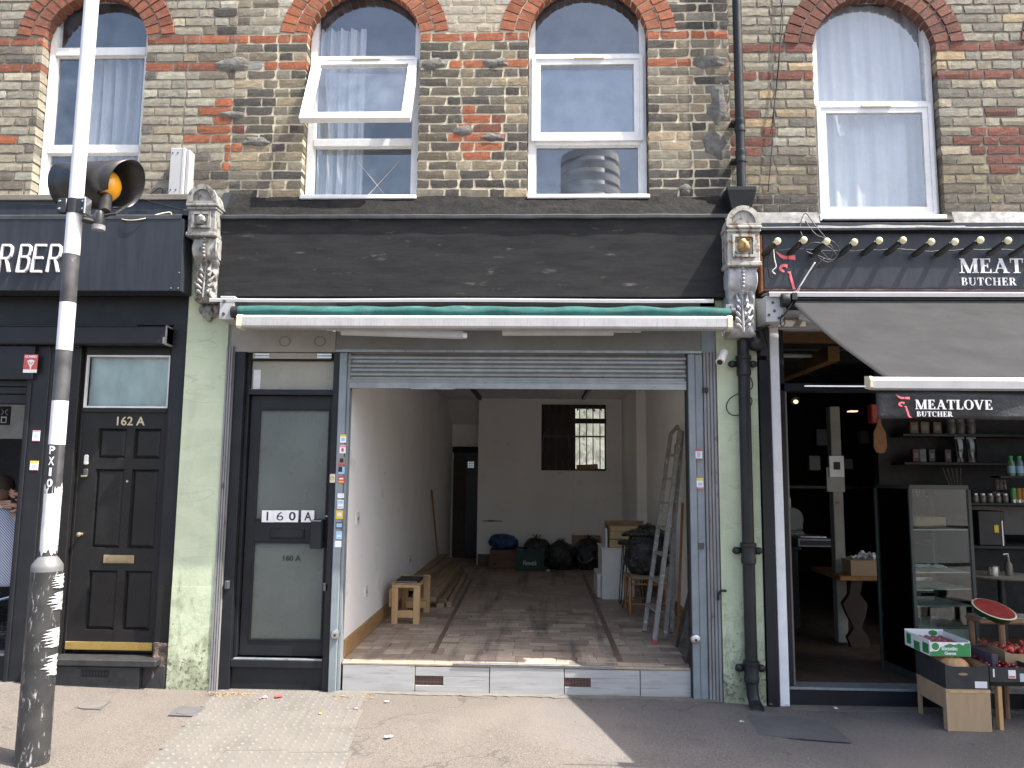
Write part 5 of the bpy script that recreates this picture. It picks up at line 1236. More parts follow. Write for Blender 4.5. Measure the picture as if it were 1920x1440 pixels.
cm = MB(); cm.lathe([(.0445, 3.02), (.0445, 3.105)], (PX, PY, 0), 24); cm.box(PX-.085, PX-.03, PY-.04, PY+.0, 3.02, 3.105, .004); cm.box(PX+.03, PX+.085, PY-.04, PY+.0, 3.02, 3.105, .004)
clp = cm.obj('clamp', M('black_clamp', (.03, .03, .032), .4, metal=.2), bc, smooth=True)
for sx in (-.068, .068):
    for zz in (3.04, 3.085): MB().lathe([(.008, 0), (.006, -.006)], (PX+sx, PY-.041, zz), 6, 'Y').obj('bolt', T['chrome'], clp)
B(PX+.078, PX+.088, PY-.05, PY+.01, 3.01, 3.108, .002).obj('clamp_edge', T['chrome'], clp)
# white junction box on the brick between the windows, cables below
jb = thing('junction_box', 'slim white junction box screwed to the brick wall left of the corbel', 'junction box', (-2.75, -.08, 3.8))
a, b_ = at(320, 277, -.1), at(350, 365, -.1)
k = MB(); k.box(a[0], b_[0]-.03, -.10, -.0, b_[1], a[1], .006); k.box(b_[0]-.028, b_[0]+.0, -.085, -.0, b_[1]+.01, a[1]-.01, .004); k.obj('case', T['whiteplas'], jb)
B(b_[0]-.05, b_[0]-.045, -.103, -.09, b_[1], a[1]).obj('case_rib', T['whiteplas'], jb)
for (x, z) in ((a[0]+.02, a[1]-.04), (a[0]+.06, a[1]-.04), (a[0]+.02, b_[1]+.04), (a[0]+.06, b_[1]+.04)): MB().lathe([(.006, 0), (.005, -.005)], (x, -.1, z), 8, 'Y').obj('screw', T['lead'], jb)
def cable(name, label, pts, r_, mat='cable', cat='cable', Y=None, par=None):
    P = []
    for p in pts:
        if len(p) == 3: x, z = at(p[0], p[1], p[2]); P.append(Vector((x, p[2], z)))
    # smooth it
    out = []
    for i in range(len(P)-1):
        p0, p1, p2, p3 = P[max(i-1, 0)], P[i], P[i+1], P[min(i+2, len(P)-1)]
        for s_ in range(5):
            t_ = s_/5; out.append(.5*((2*p1)+(-p0+p2)*t_+(2*p0-5*p1+4*p2-p3)*t_*t_+(-p0+3*p1-3*p2+p3)*t_**3))
    out.append(P[-1])
    o = MB().tube(out, r_, 6).obj(name, T[mat], par, smooth='all')
    if label: tag(o, label, cat)
    return o
cable('cable', 'black looped cable end below the junction box on the brick', [(265, 374, -.06), (285, 362, -.07), (300, 352, -.06), (305, 362, -.05), (290, 372, -.06), (262, 373, -.04)], .004)
cable('cable', 'thin black cable running along the ledge above the barber sign', [(-5, 384, -.13), (60, 383, -.13), (150, 388, -.13), (210, 390, -.13), (262, 374, -.12), (290, 380, -.12), (350, 395, -.13)], .0035)
cable('cable', 'pale wire curling over the top edge of the barber sign', [(228, 411, -.27), (245, 413, -.28), (270, 410, -.27), (295, 402, -.2), (318, 398, -.14), (322, 404, -.13)], .004, 'cream')
# ---------------------------------------------------------------- empty shop: the room
XL, XR, YB, ZC, ZF = -1.43, 1.385, 6.05, 2.70, .2
m = MB(); m.box(-1.50, XL, .10, 7.2, ZF-.15, 2.95); m.box(-1.50, XL+.012, .10, 6.05, ZF-.1, ZF)
tag(m.obj('wall_left', T['wallpaint']), kind='structure')
m = MB(); m.box(XR, XR+.08, .10, 6.2, ZF-.15, 2.95); m.box(1.262, XR, 4.3, YB, ZF, 2.95)
tag(m.obj('wall_right', T['wallpaint']), kind='structure')
wx0, wx1, wz0, wz1 = .045, 1.03, 1.615, 2.62
m = MB(); m.box(-.90, wx0, YB, YB+.16, ZF-.15, 2.95); m.box(wx1, 1.5, YB, YB+.16, ZF-.15, 2.95); m.box(wx0, wx1, YB, YB+.16, ZF-.15, wz0); m.box(wx0, wx1, YB, YB+.16, wz1, 2.95)
m.box(-.915, -.90, YB-.004, 7.1, ZF, 2.95)
tag(m.obj('wall_back', T['wallpaint']), kind='structure')
m = MB(); m.box(-1.5, -.9, 7.08, 7.2, 2.0, 2.95); m.box(-1.5, -1.40, 7.08, 7.2, ZF, 2.0); m.box(-.99, -.9, 7.08, 7.2, ZF, 2.0)
m.hexa([(-1.43, 6.2, 2.72), (-.9, 6.2, 2.72), (-.9, 7.09, 2.36), (-1.43, 7.09, 2.36), (-1.43, 6.2, 2.9), (-.9, 6.2, 2.9), (-.9, 7.09, 2.9), (-1.43, 7.09, 2.9)])
tag(m.obj('wall_back', T['wallpaint']), kind='structure')
m = MB(); m.box(-1.5, 1.5, .10, 6.25, ZC, 2.9); m.box(-1.5, -.9, 6.2, 7.2, 2.72, 2.9)
tag(m.obj('ceiling', T['ceil']), kind='structure')
tag(B(-1.5, 1.46, .12, .2, 2.46, 2.75).obj('wall_front', T['wallpaint']), kind='structure')
# floor: small wood-look tiles, worn lengthwise
def floor_mat():
    m, n, b = newmat('worn_wood_look_tile')
    co = coords(n); oi = n.nodes.new('ShaderNodeObjectInfo')
    cs = coords(n, (1.4, 14, 1)); 
    grain = ramp(n, noise_t(n, cs, 7, 6, .6), .35, .7)
    col = mix(n, mul(n, grain, .45), oi.outputs['Color'], (.10, .075, .06))
    lw = coords(n, (3.0, .28, 1)); col = mix(n, mul(n, ramp(n, noise_t(n, lw, 2.0, 7, .62), .52, .68), .75), col, (.085, .07, .062))
    col = mix(n, mul(n, ramp(n, noise_t(n, co, 1.7, 7, .6), .45, .7), .45), col, (.12, .095, .08))
    n.links.new(col, b.inputs['Base Color'])
    n.links.new(ramp(n, noise_t(n, co, 5, 5), .3, .7, (.42,)*3+(1,), (.75,)*3+(1,)), b.inputs['Roughness'])
    bp = n.nodes.new('ShaderNodeBump'); bp.inputs['Strength'].default_value = .2; bp.inputs['Distance'].default_value = .001
    n.links.new(noise_t(n, cs, 30, 4), bp.inputs['Height']); n.links.new(bp.outputs[0], b.inputs['Normal'])
    return m
T['ftile'] = floor_mat()
fl = tag(B(-1.42, 1.38, .02, 7.1, .10, .1965).obj('floor', M('floor_grout', (.07, .058, .048), .9)), kind='structure')
fl.color = (.1, .08, .07, 1)
tm = {}
def tilemesh(w_, d):
    k = (round(w_, 2), round(d, 3))
    if k not in tm:
        me = B(0, k[0]-.003, 0, k[1]-.003, -.004, 0, .0012).mesh('floor_tile'); me.materials.append(T['ftile']); tm[k] = me
    return tm[k]
tiles = []; y = .06; row = 0
while y < 7.0:
    d = R.choice([.075, .075, .075, .15])
    x = XL-R.uniform(0, .2); 
    while x < XR:
        w_ = R.choice([.11, .15, .23]) if d < .1 else R.choice([.15, .23, .30])
        tiles.append((x, y, w_, d)); x += w_
    y += d; row += 1
tiles = [(max(t_[0], -1.415), t_[1], min(t_[0]+t_[2], 1.375)-max(t_[0], -1.415), t_[3]) for t_ in tiles if min(t_[0]+t_[2], 1.375)-max(t_[0], -1.415) > .03 and not (t_[1] > 6.0 and t_[0] > -.95)]
rest = MB()
for i, (x, y, w_, d) in enumerate(tiles):
    if i < 300:
        o = bpy.data.objects.new('floor_tile', tilemesh(w_, d)); COL.objects.link(o); o.parent = fl
        o.location = (x, y, .2+R.uniform(-.0006, .0006)); v = R.choice([.7, .85, 1, 1, 1.15, 1.35])*R.uniform(.93, 1.07); o.color = (.45*v, .365*v, .285*v, 1)
    else: rest.box(x, x+w_-.003, y, y+d-.003, .196, .2+R.uniform(-.0006, .0006), .0012)
o = rest.obj('floor_tiles', T['ftile'], fl); o['kind'] = 'stuff'; o.color = (.42, .33, .265, 1)
# edge strips laid in the floor
def strip(a, b_, w_, par, mat='piney', name='floor_strip'):
    (x0, y0), (x1, y1) = gp(*a, .203), gp(*b_, .203); d = Vector((x1-x0, y1-y0)).normalized(); nn = Vector((-d.y, d.x))*w_
    return MB().prismz([(x0-nn.x, y0-nn.y), (x1-nn.x, y1-nn.y), (x1+nn.x, y1+nn.y), (x0+nn.x, y0+nn.y)], .2, .206).obj(name, T[mat], par)
T['strip'] = M('dull_floor_strip', (.17, .125, .095), .6)
strip((1094, 1078), (1163, 1240), .022, fl, 'strip'); strip((885, 1085), (812, 1225), .018, fl, 'strip')
# skirting boards
sk = MB(); sk.box(XL, XL+.022, .12, 5.95, .2, .325, .003); tag(sk.obj('skirting', T['piney']), kind='structure')
sk = MB(); sk.box(XR-.02, XR, .12, 4.28, .2, .31, .003); tag(sk.obj('skirting', T['piney']), kind='structure')
sk = MB(); sk.box(-.9, 1.26, YB-.02, YB, .2, .36, .003); tag(sk.obj('skirting', M('dark_skirting', (.1, .07, .05), .6)), kind='structure')
# back door area
tag(B(-1.40, -1.2, 7.04, 7.08, .2, 1.8).obj('leaning_board', M('dark_brown_board', (.05, .035, .025), .6)), 'dark brown board standing in the passage beside the blue-black back door', 'board')
tag(B(-1.6, -.8, 7.21, 7.26, .0, 3.0).obj('wall_back', T['blackmat']), kind='structure')  # unseen black sheet added behind the door to stop daylight leaking in
bd = tag(B(-1.40, -.985, 7.09, 7.19, .2, 1.99).obj('back_door', M('blue_black_door', (.008, .012, .035), .35)), 'blue-black back door with a small glowing grid standing in for a reflection at the end of the passage', 'door')
B(-1.42, -.985, 7.05, 7.12, 1.90, 1.99).obj('door_head', T['blackmat'], bd)
gw = emis = bpy.data.materials.new('glowing_reflection_pane'); gw.use_nodes = True; bq = gw.node_tree.nodes['Principled BSDF']; bq.inputs['Base Color'].default_value = (.5, .55, .6, 1); bq.inputs['Emission Color'].default_value = (.6, .7, .8, 1); bq.inputs['Emission Strength'].default_value = .12  # weak glow stands in for a grid reflection on the door
for i in range(3):
    for j_ in range(3): B(-1.165+i*.036, -1.137+i*.036, 7.083, 7.089, 1.65+j_*.036, 1.678+j_*.036).obj('reflection_square', gw, bd)
# barred rear window, yard behind it
wn = thing('barred_window', 'barred rear window, brown boards behind its left half and daylight in the right', 'window', ((wx0+wx1)/2, YB+.08, wz0))
BAR = M('grey_steel_bars', (.12, .11, .10), .5, (.08, .07, .06), metal=.2)
DK = M('dark_brown_frame', (.04, .028, .022), .6)
wf = MB().ring(rect_pts(wx0, wx1, wz0, wz1), rect_pts(wx0+.025, wx1-.02, wz0+.03, wz1-.06), YB+.08, YB+.13).obj('frame', DK, wn)
B(.505, .565, YB+.078, YB+.135, wz0+.01, wz1-.01).obj('mullion', DK, wn); B(.565, wx1, YB+.079, YB+.134, 2.335, 2.41).obj('transom', DK, wn)
B(wx0+.02, .51, YB+.12, YB+.14, wz0+.02, wz1-.04).obj('board', DK, wn)
B(.56, wx1-.015, YB+.10, YB+.104, wz0+.03, wz1-.06).obj('pane', T['shopglass'], wn)
for px in (1030, 1043, 1056, 1069, 1087, 1100, 1112, 1125):
    X, Z = at(px, 820, YB+.05); MB().tube([(X, YB+.05, wz0+.01), (X, YB+.05, wz1-.01)], .0085, 6).obj('bar', BAR, wn)
B(wx0+.03, wx1-.005, YB+.036, YB+.046, 2.12, 2.145).obj('cross_bar', BAR, wn)
cable('cord', None, [(1031, 800, YB+.02), (1020, 816, YB+.02), (1018, 850, YB+.02)], .005, 'flute', par=wn); cable('cord', None, [(1065, 808, YB+.02), (1067, 830, YB+.02), (1069, 848, YB+.02)], .005, 'flute', par=wn)
k = MB(); k.box(.58, .90, YB+.0, YB+.03, 1.625, 1.70); k.move(Matrix.Translation((.58, 0, 1.625)) @ Matrix.Rotation(-.05, 4, 'Y') @ Matrix.Translation((-.58, 0, -1.625)))
tag(k.obj('cardboard_box', T['cardboard']), 'flat brown carton lying on the sill of the barred window', 'box')
B(wx0-.01, wx1+.03, YB-.02, YB+.08, wz0-.016, wz0-.001, .003).obj('sill', T['wallpaint'], wn)
YW = M('sunlit_yard_wall', (.62, .60, .54), .9, (.45, .42, .36), 3, .6, 12, dirt=((.3, .28, .25), 5, .55, .1, (1, 1, 1)), dist=.02)
yw = tag(MB().grid(lambda u, v: (-3+8*u, 9.6+.03*noise.noise(Vector((u*30, v*12, 0))), 4.2*v-.3), 60, 40).obj('yard_wall', YW, smooth='all'), 'pale rough yard wall in sunlight seen through the rear window', 'wall')
LF = M('dark_leaf', (.05, .08, .03), .6); lv = thing('climbing_plant', 'dark leaves hanging against the yard wall at the top of the rear window', 'plant', (.9, 9.2, 3.4))
m = MB(); rr = random.Random(3)
for i in range(420):
    x, z = rr.gauss(1.2, .5), rr.gauss(3.22, .18); y = 9.2+rr.uniform(-.2, .2); a = rr.uniform(0, 6.3); s_ = rr.uniform(.03, .06); d = Vector((math.cos(a), rr.uniform(-.4, .4), math.sin(a)))*s_; e = Vector((-math.sin(a), .2, math.cos(a)))*s_*.5
    p = Vector((x, y, z)); m.add([p-d, p+e, p+d, p-e], [(0, 1, 2, 3)])
m.obj('leaves', LF, lv)['kind'] = 'stuff'
MB().tube([(.6, 9.25, 2.9), (1.0, 9.2, 3.2), (1.5, 9.2, 3.35), (2.0, 9.25, 3.3)], .02, 6).obj('stem', DK, lv)
# ceiling battens, wall fittings
for (a, b_, lab) in (((888, 732), (900, 748), 'left ceiling batten, dark and narrow, running towards the back wall'), ((1102, 732), (1094, 748), 'right ceiling batten above the barred window, dark and narrow')):
    X, Y = gp(b_[0], b_[1], 2.66); tag(B(X-.025, X+.025, 3.2, Y, 2.64, 2.699, .004).obj('ceiling_batten', DK), lab, 'batten')
def fit(px0, py0, X, w_, h, lab, name):
    d = fw_+RT*((px0-960)/FOC)-UP*((py0-720)/FOC); t_ = X/d.x; Y, Z = d.y*t_-CAMD, CAMH+d.z*t_
    o = thing(name, lab, 'socket' if 'socket' in name else 'switch', (X, Y, Z)); B(X, X+.012, Y-w_/2, Y+w_/2, Z-h/2, Z+h/2, .003).obj('plate', T['plas'], o)
    for s_ in ((-1, 1) if w_ > .1 else (0,)): B(X+.012, X+.017, Y+s_*w_*.22-.012, Y+s_*w_*.22+.012, Z-.012, Z+.012).obj('rocker', T['flute'], o)
fit(669, 972, XL, .09, .10, 'white light switch at chest height on the left shop wall near the shutter', 'light_switch')
fit(685, 1110, XL, .09, .09, 'white wall socket low on the left wall, the one nearer the step', 'wall_socket')
fit(767, 1050, XL, .15, .09, 'white wall socket low on the left wall above the stacked timber', 'wall_socket')
tag(MB().tube([(.521, YB-.006, 1.60), (.521, YB-.006, .42)], .009, 6).obj('wall_conduit', T['wallpaint']), 'thin white conduit running down the back wall from the barred window', 'pipe')
tag(blob(-.67, .85, .15, .012, 5, YB-.006, None, M('red_brown_scrape', (.2, .09, .06), .9), 'wall_scrape'), 'long red-brown scrape in the plaster above the blue bag', 'scrape')
for i, (x, z, rx, rz) in enumerate(((.0, 1.3, .5, .01), (.75, 1.12, .4, .006))): pass
# wooden bench with a black folder
bn = thing('wooden_bench', 'low bench knocked together from pale pine with a black folder on top', 'bench', (-1.18, 1.8, .2))
def plank(x0, x1, y0, y1, z0, z1, name='board', par=None): return B(x0, x1, y0, y1, z0, z1, .003).obj(name, T['pine'], par if par is not None else bn)
plank(-1.318, -1.262, 1.42, 1.46, .2, .52, 'leg'); plank(-1.122, -1.062, 1.42, 1.46, .2, .52, 'leg'); plank(-1.262, -1.122, 1.425, 1.458, .255, .32, 'crosspiece'); plank(-1.318, -1.062, 1.415, 1.465, .521, .545, 'top_rail')
plank(-1.118, -1.055, 2.02, 2.06, .2, .56, 'leg'); plank(-1.33, -1.27, 2.02, 2.06, .2, .56, 'leg'); plank(-1.34, -1.06, 1.50, 2.08, .535, .55, 'seat_board'); plank(-1.27, -1.118, 2.025, 2.055, .29, .34, 'crosspiece')
plank(-1.352, -1.322, 1.47, 2.1, .34, .50, 'side_board'); plank(-1.262, -1.06, 1.85, 1.88, .27, .34, 'crosspiece')
fo = thing('folder', 'black ring folder with a pale edge lying on the pine bench', 'folder', (-1.2, 1.7, .55))
B(-1.30, -1.09, 1.50, 1.80, .5505, .575, .004).obj('cover', T['cable'], fo); B(-1.295, -1.10, 1.494, 1.502, .556, .566, .001).obj('page_edge', T['flute'], fo)
# timber lengths
TS = [(-1.39, -1.36, 2.9, 5.7, .34, .10, .03), (-1.33, -1.28, 2.6, 5.5, .30, .09, .035), (-1.24, -1.20, 2.4, 5.3, .26, .10, .04), (-1.16, -1.12, 2.35, 5.1, .255, .09, .04), (-1.08, -1.08, 2.3, 5.0, .24, .10, .045), (-.985, -1.02, 2.3, 4.9, .20, .07, .045), (-.90, -.95, 2.35, 4.6, .20, .05, .05)]
LB = ['timber length flat against the left wall, highest of the pile', 'timber length second out from the left wall, behind the bench', 'timber length third out from the left wall, resting on the pile',
      'timber length in the middle of the pile beside the bench', 'timber length with a ragged near end just right of the bench', 'long timber length second from the right edge of the pile', 'outermost timber length, thin and lying on the open floor']
for i, (x0, x1, y0, y1, z, w_, h) in enumerate(TS):
    m = MB(); ml = z+.02 if i < 5 else z
    m.hexa([(x0-w_/2, y0, ml), (x0+w_/2, y0, ml+R.uniform(-.01, .0)), (x1+w_/2, y1, ml), (x1-w_/2, y1, ml), (x0-w_/2, y0, ml+h), (x0+w_/2, y0, ml+h), (x1+w_/2, y1, ml+h+.01), (x1-w_/2, y1, ml+h)])
    tag(m.obj('timber_length', T['timber']), LB[i], 'timber', 'timber lengths stacked along the left wall')
m = MB(); m.hexa([(-1.3, 2.5, .2), (-.9, 2.5, .2), (-.95, 2.6, .2), (-1.3, 2.6, .2), (-1.3, 2.5, .262), (-.95, 2.5, .25), (-.97, 2.6, .25), (-1.3, 2.6, .262)])
tag(m.obj('timber_offcut', T['timber']), 'short offcut lying crosswise under the timber pile', 'timber')
tag(MB().tube([(-1.33, 2.6, .40), (-1.15, 4.9, .43)], .012, 5, flat=.6).obj('timber_batten', T['timber']), 'thin batten lying slantwise across the top of the timber pile', 'timber')
tag(MB().tube([(-1.415, 4.6, 1.33), (-1.34, 5.0, .22)], .012, 8).obj('broom_handle', T['cane'], smooth=True), 'brown broom handle leaning against the left wall', 'stick')
# bags, cartons and crate at the back wall
def bag(name, label, c, r_, seed, mat='blacksheet', knot=True, group=None, cat='bag'):
    t_ = thing(name, label, cat, c, group)
    def f(p):
        q = p-Vector(c); s_ = Vector((seed*3.1, 0, 0)); n1 = noise.noise(q*5+s_); n2 = noise.noise(q*14+s_); k = 1+.15*n1+.07*n2-.13*abs(noise.noise(q*11+s_))**.7-.07*abs(noise.noise(q*26+s_))**.7+.06
        z = q.z*k
        if z < -r_[2]*.8: z = -r_[2]*.8
        return Vector(c)+Vector((q.x*k, q.y*k, z+r_[2]*.8-0))
    MB().ball(c, r_, 72, 48, f).obj('sack', T[mat], t_, smooth='all')
    if knot:
        m = MB(); top = Vector(c)+Vector((0, 0, r_[2]*1.72))
        for i in range(4): a = i*1.6+seed; m.tube([top-Vector((0, 0, .03)), top+Vector((.012*math.cos(a), .012*math.sin(a), .02)), top+Vector((.06*math.cos(a), .05*math.sin(a), .05))], [.02, .014, .022], 6, flat=.4)
        m.obj('knot', T[mat], t_, smooth='all')
    return t_
T['bluebag'] = M('blue_bag_plastic', (.015, .06, .20), .4, (.012, .035, .11), 8, .8, 14, dist=.02, obj=True)
for i, (z0, z1, lb_) in enumerate(((.202, .33, 'lower brown carton under the blue bag at the back wall'), (.332, .462, 'upper brown carton directly under the blue bag'))):
    t_ = thing('carton', lb_, 'box', (-.5, 5.75, z0)); k = B(-.70+i*.01, -.30+i*.01, 5.6, 5.95, z0, z1, .003).obj('case', M('printed_carton', (.17, .09, .055), .8), t_); MB().ball((-.62, 5.598, (z0+z1)/2), (.016, .004, .02), 8, 6).obj('hand_hole', T['dark'], t_)
bag('blue_bag', 'shiny blue plastic bag slumped on two brown cartons', (-.50, 5.75, .465), (.21, .15, .125), 2, 'bluebag', False)
B(-.42, -.28, 5.59, 5.6, .47, .50)
cr = thing('green_crate', 'dark green open box lettered Fenwick in white script', 'box', (-.10, 5.5, .2))
gm = M('dark_green_board', (.008, .04, .03), .6)
m = MB(); m.box(-.31, .09, 5.38, 5.39, .2, .50); m.box(-.31, .09, 5.72, 5.73, .2, .50); m.box(-.31, -.30, 5.39, 5.72, .2, .50); m.box(.08, .09, 5.39, 5.72, .2, .50); m.box(-.3, .08, 5.39, 5.72, .2, .21); m.obj('box_body', gm, cr)
text('crate_lettering', 'Fenwick', -.21, -.01, .28, .345, 5.379, T['letter'], cr, .001, shear=.25, space=.8)
MB().hexa([(-.31, 5.36, .50), (-.10, 5.40, .47), (-.10, 5.43, .47), (-.31, 5.40, .50), (-.31, 5.36, .512), (-.10, 5.40, .482), (-.10, 5.43, .482), (-.31, 5.40, .512)]).obj('paper_slip', T['flute'], cr)
bag('bin_bag', 'black bin bag bulging out of the green lettered box', (-.02, 5.68, .3), (.21, .15, .19), 3, group='black bin bags at the back wall')
bag('bin_bag', 'black bin bag with two humps in the middle of the back wall', (.33, 5.65, .2), (.22, .18, .22), 5, group='black bin bags at the back wall')
bag('bin_bag', 'black bin bag with a pale cord round it, next to the white cabinet', (.73, 5.7, .2), (.22, .18, .25), 8, group='black bin bags at the back wall')
cable('cord', 'pale cord looped over the black bin bag nearest the cabinet', [(1083, 1045, 5.46), (1092, 1055, 5.44), (1108, 1050, 5.44), (1112, 1040, 5.46)], .007, 'flute')
tag(MB().hexa([(.50, 5.82, .3), (.95, 5.82, .3), (.95, 5.83, .3), (.50, 5.83, .3), (.50, 5.98, .66), (.93, 5.98, .66), (.93, 5.99, .66), (.50, 5.99, .66)]).obj('cardboard_sheet', T['cardboard']), 'brown cardboard sheet leaning behind the black bin bags', 'cardboard')
for (px, py) in ((1027, 1071), (1042, 1058)):
    x, y = gp(px, py, .2); tag(B(x-.03, x+.03, y-.02, y+.02, .2, .225, .01).obj('paper_scrap', T['paper']), 'small white paper scrap on the floor before the bags' if px == 1027 else 'tiny pale scrap at the foot of the middle bin bag', 'paper')
# white cabinet with boxes
cb = thing('white_cabinet', 'white chest with drawers standing turned to the right wall', 'cabinet', (.9, 3.2, .2))
B(.705, 1.06, 2.99, 3.55, .2, .74, .004).obj('carcass', T['white'], cb); B(.695, 1.07, 2.98, 3.56, .742, .758, .003).obj('top', T['white'], cb)
B(.688, .703, 3.0, 3.54, .21, .46, .002).obj('drawer_front', T['white'], cb); B(.655, .70, 3.0, 3.54, .22, .47, .002).obj('open_drawer', T['white'], cb)
B(.66, .69, 3.2, 3.3, .33, .345).obj('handle', T['chrome'], cb)
tag(B(.745, .765, 2.98, 3.3, .76, .96).obj('white_board', T['white']), 'narrow white board standing on the chest beside the buff boxes', 'board')
tag(MB().box(.77, 1.22, 3.40, 3.42, .76, 1.03).box(.77, 1.22, 3.1, 3.12, .76, .99).box(.77, .785, 3.1, 3.42, .76, 1.0).obj('open_carton', T['cardboard']), 'open brown carton behind the buff boxes on the white chest', 'box')
BF = M('buff_board', (.50, .38, .2), .8)
for i, z in enumerate((.76, .85, .935)): tag(B(.79+i*.006, 1.15, 3.02, 3.095, z, z+.082-(.03 if i == 2 else 0), .003).obj('buff_box', BF), ['flat buff box at the bottom of the pile on the white chest', 'flat buff box in the middle of the pile on the white chest', 'thinner buff box on top of the pile on the white chest'][i], 'box')
# bar stool with hairpin legs
bs = thing('bar_stool', 'tall stool with a round black seat and thin bent wire legs', 'stool', (.97, 2.55, .2))
MB().lathe([(.15, .835), (.155, .845), (.155, .865), (.14, .872)], (.99, 2.55, 0), 28).obj('seat', T['cable'], bs, smooth=True)
for i in range(4):
    a = math.pi/4+i*math.pi/2; cx2, cy2 = .99+.11*math.cos(a), 2.55+.11*math.sin(a); fx, fy = .99+.175*math.cos(a), 2.55+.175*math.sin(a); tx, ty = -math.sin(a)*.03, math.cos(a)*.03
    MB().tube([(cx2+tx, cy2+ty, .835), (fx+tx*.5, fy+ty*.5, .24), (fx, fy, .206), (fx-tx*.5, fy-ty*.5, .24), (cx2-tx, cy2-ty, .835)], .006, 6).obj('leg', T['cable'], bs, smooth=True)
# rattan stool carrying a big black bag
rs = thing('rattan_stool', 'square orange-brown cane stool with a woven seat under a black bag', 'stool', (1.08, 2.25, .2))
X0, X1, Y0, Y1 = .90, 1.25, 2.02, 2.40
for i, (x, y) in enumerate(((X0, Y0), (X1, Y0), (X0, Y1), (X1, Y1))):
    k = MB(); k.lathe([(.018, .2), (.019, .56), (.012, .57)], (x, y, 0), 10)
    for zz in (.30, .42): k.lathe([(.0195, zz-.008), (.0215, zz), (.0195, zz+.008)], (x, y, 0), 10)
    k.obj('leg', T['cane'], rs, smooth=True)
for z in (.31, .50):
    for (p, q) in (((X0, Y0), (X1, Y0)), ((X0, Y1), (X1, Y1)), ((X0, Y0), (X0, Y1)), ((X1, Y0), (X1, Y1))): MB().tube([(*p, z), (*q, z)], .011, 8).obj('rail', T['cane'], rs, smooth=True)
m = MB()
for i in range(17): m.tube([(X0+.01, Y0+.01+i*.0225, .555+.004*(i % 2)), (X1-.01, Y0+.01+i*.0225, .555+.004*(i % 2))], .009, 5)
m.tube([(X0, Y0, .555), (X1, Y0, .555), (X1, Y1, .555), (X0, Y1, .555), (X0, Y0, .555)], .013, 6)
o = m.obj('woven_seat', M('woven_seat_cord', (.26, .19, .12), .9), rs); o['kind'] = 'stuff'
bg_ = bag('bin_bag', 'large full black bag sitting on the cane stool, crinkled and shiny', (1.11, 2.30, .57), (.23, .21, .26), 11, knot=False)
MB().ball((1.08, 2.27, .97), (.24, .2, .05), 30, 14, lambda p: p+Vector((0, 0, .03*noise.noise(p*9)-.10*max(0, (.95-p.x)*2)))).obj('folded_top', T['blacksheet'], bg_, smooth='all')
# stepladder leaning folded against the right wall
ld = thing('stepladder', 'folded aluminium stepladder spattered with old paint, leaning on the right wall', 'ladder', (1.03, .95, .2))
def stile(a, b_, w_, d, name='stile'):
    a, b_ = Vector(a), Vector(b_); dd = (b_-a).normalized(); sx = Vector((1, 0, 0))-dd*dd.x; sx.normalize(); sy = dd.cross(sx)
    p = [a-sx*w_-sy*d, a+sx*w_-sy*d, a+sx*w_+sy*d, a-sx*w_+sy*d, b_-sx*w_-sy*d, b_+sx*w_-sy*d, b_+sx*w_+sy*d, b_-sx*w_+sy*d]
    return MB().hexa(p).obj(name, T['alu'], ld)
A0, A1 = Vector((.925, 1.25, .205)), Vector((1.275, 1.80, 1.95)); B0, B1 = Vector((.945, .80, .205)), Vector((1.31, 1.52, 1.96)); D0, D1 = Vector((1.065, 1.0, .205)), Vector((1.35, 1.62, 1.96)); E0, E1 = Vector((1.16, 1.22, .205)), Vector((1.33, 1.82, 1.85))
stile(A0, A1, .017, .032); stile(B0, B1, .018, .036); stile(D0, D1, .016, .034, 'rear_stile'); stile(E0, E1, .015, .03, 'rear_stile')
for i in range(7):
    t_ = .13+.125*i; p, q = A0.lerp(A1, t_), B0.lerp(B1, t_); m = MB()
    m.hexa([p+Vector((-.02, 0, -.008)), q+Vector((-.02, 0, -.008)), q+Vector((.05, .0, -.008)), p+Vector((.05, .0, -.008)), p+Vector((-.02, 0, .006)), q+Vector((-.02, 0, .006)), q+Vector((.05, 0, .006)), p+Vector((.05, 0, .006))])
    m.obj('tread', T['alu'], ld)
m = MB(); m.tube([tuple(B1), tuple((B1+A1)/2+Vector((.02, 0, .06))), tuple(A1)], .018, 8); m.obj('top_cap', T['alu'], ld, smooth=True)
MB().tube([tuple(B0.lerp(B1, .38)), tuple(D0.lerp(D1, .34)+Vector((0, 0, -.03))), tuple(D0.lerp(D1, .38))], .006, 6).obj('strap', T['cable'], ld)
for p in (B0, D0): B(p.x-.016, p.x+.016, p.y-.036, p.y+.036, p.z-.004, p.z+.03, .003).move(Matrix.Identity(4)).obj('foot', T['red'] if p is B0 else T['alu'], ld)
tag(MB().tube([(1.19, 1.1, .205), (1.34, 1.6, 1.3)], .012, 8).obj('broom_handle', T['cane'], smooth=True), 'red-brown stick leaning behind the stepladder', 'stick')
# dark framed sheet leaning by the right rail
pf = thing('framed_glass', 'dark wooden frame with glass leaning on the right wall inside the shutter', 'frame', (1.12, .4, .2))
def lean(m): return m.move(Matrix.Translation((1.085, .12, .205)) @ Matrix.Rotation(math.radians(-9), 4, 'X') @ Matrix.Rotation(math.radians(16), 4, 'Y') @ Matrix.Rotation(math.radians(90), 4, 'Z'))
m = lean(MB().ring(rect_pts(0, .58, 0, .74), rect_pts(.035, .545, .035, .705), -.012, .012)); m.obj('frame', DK, pf)
lean(B(.03, .55, -.003, .001, .03, .71)).obj('glass', T['frost'] if False else M('dark_mirror_glass', (.05, .05, .052), .12, spec=.8), pf)
lean(B(.06, .09, .004, .008, .40, .66)).obj('white_label', T['paper'], pf)
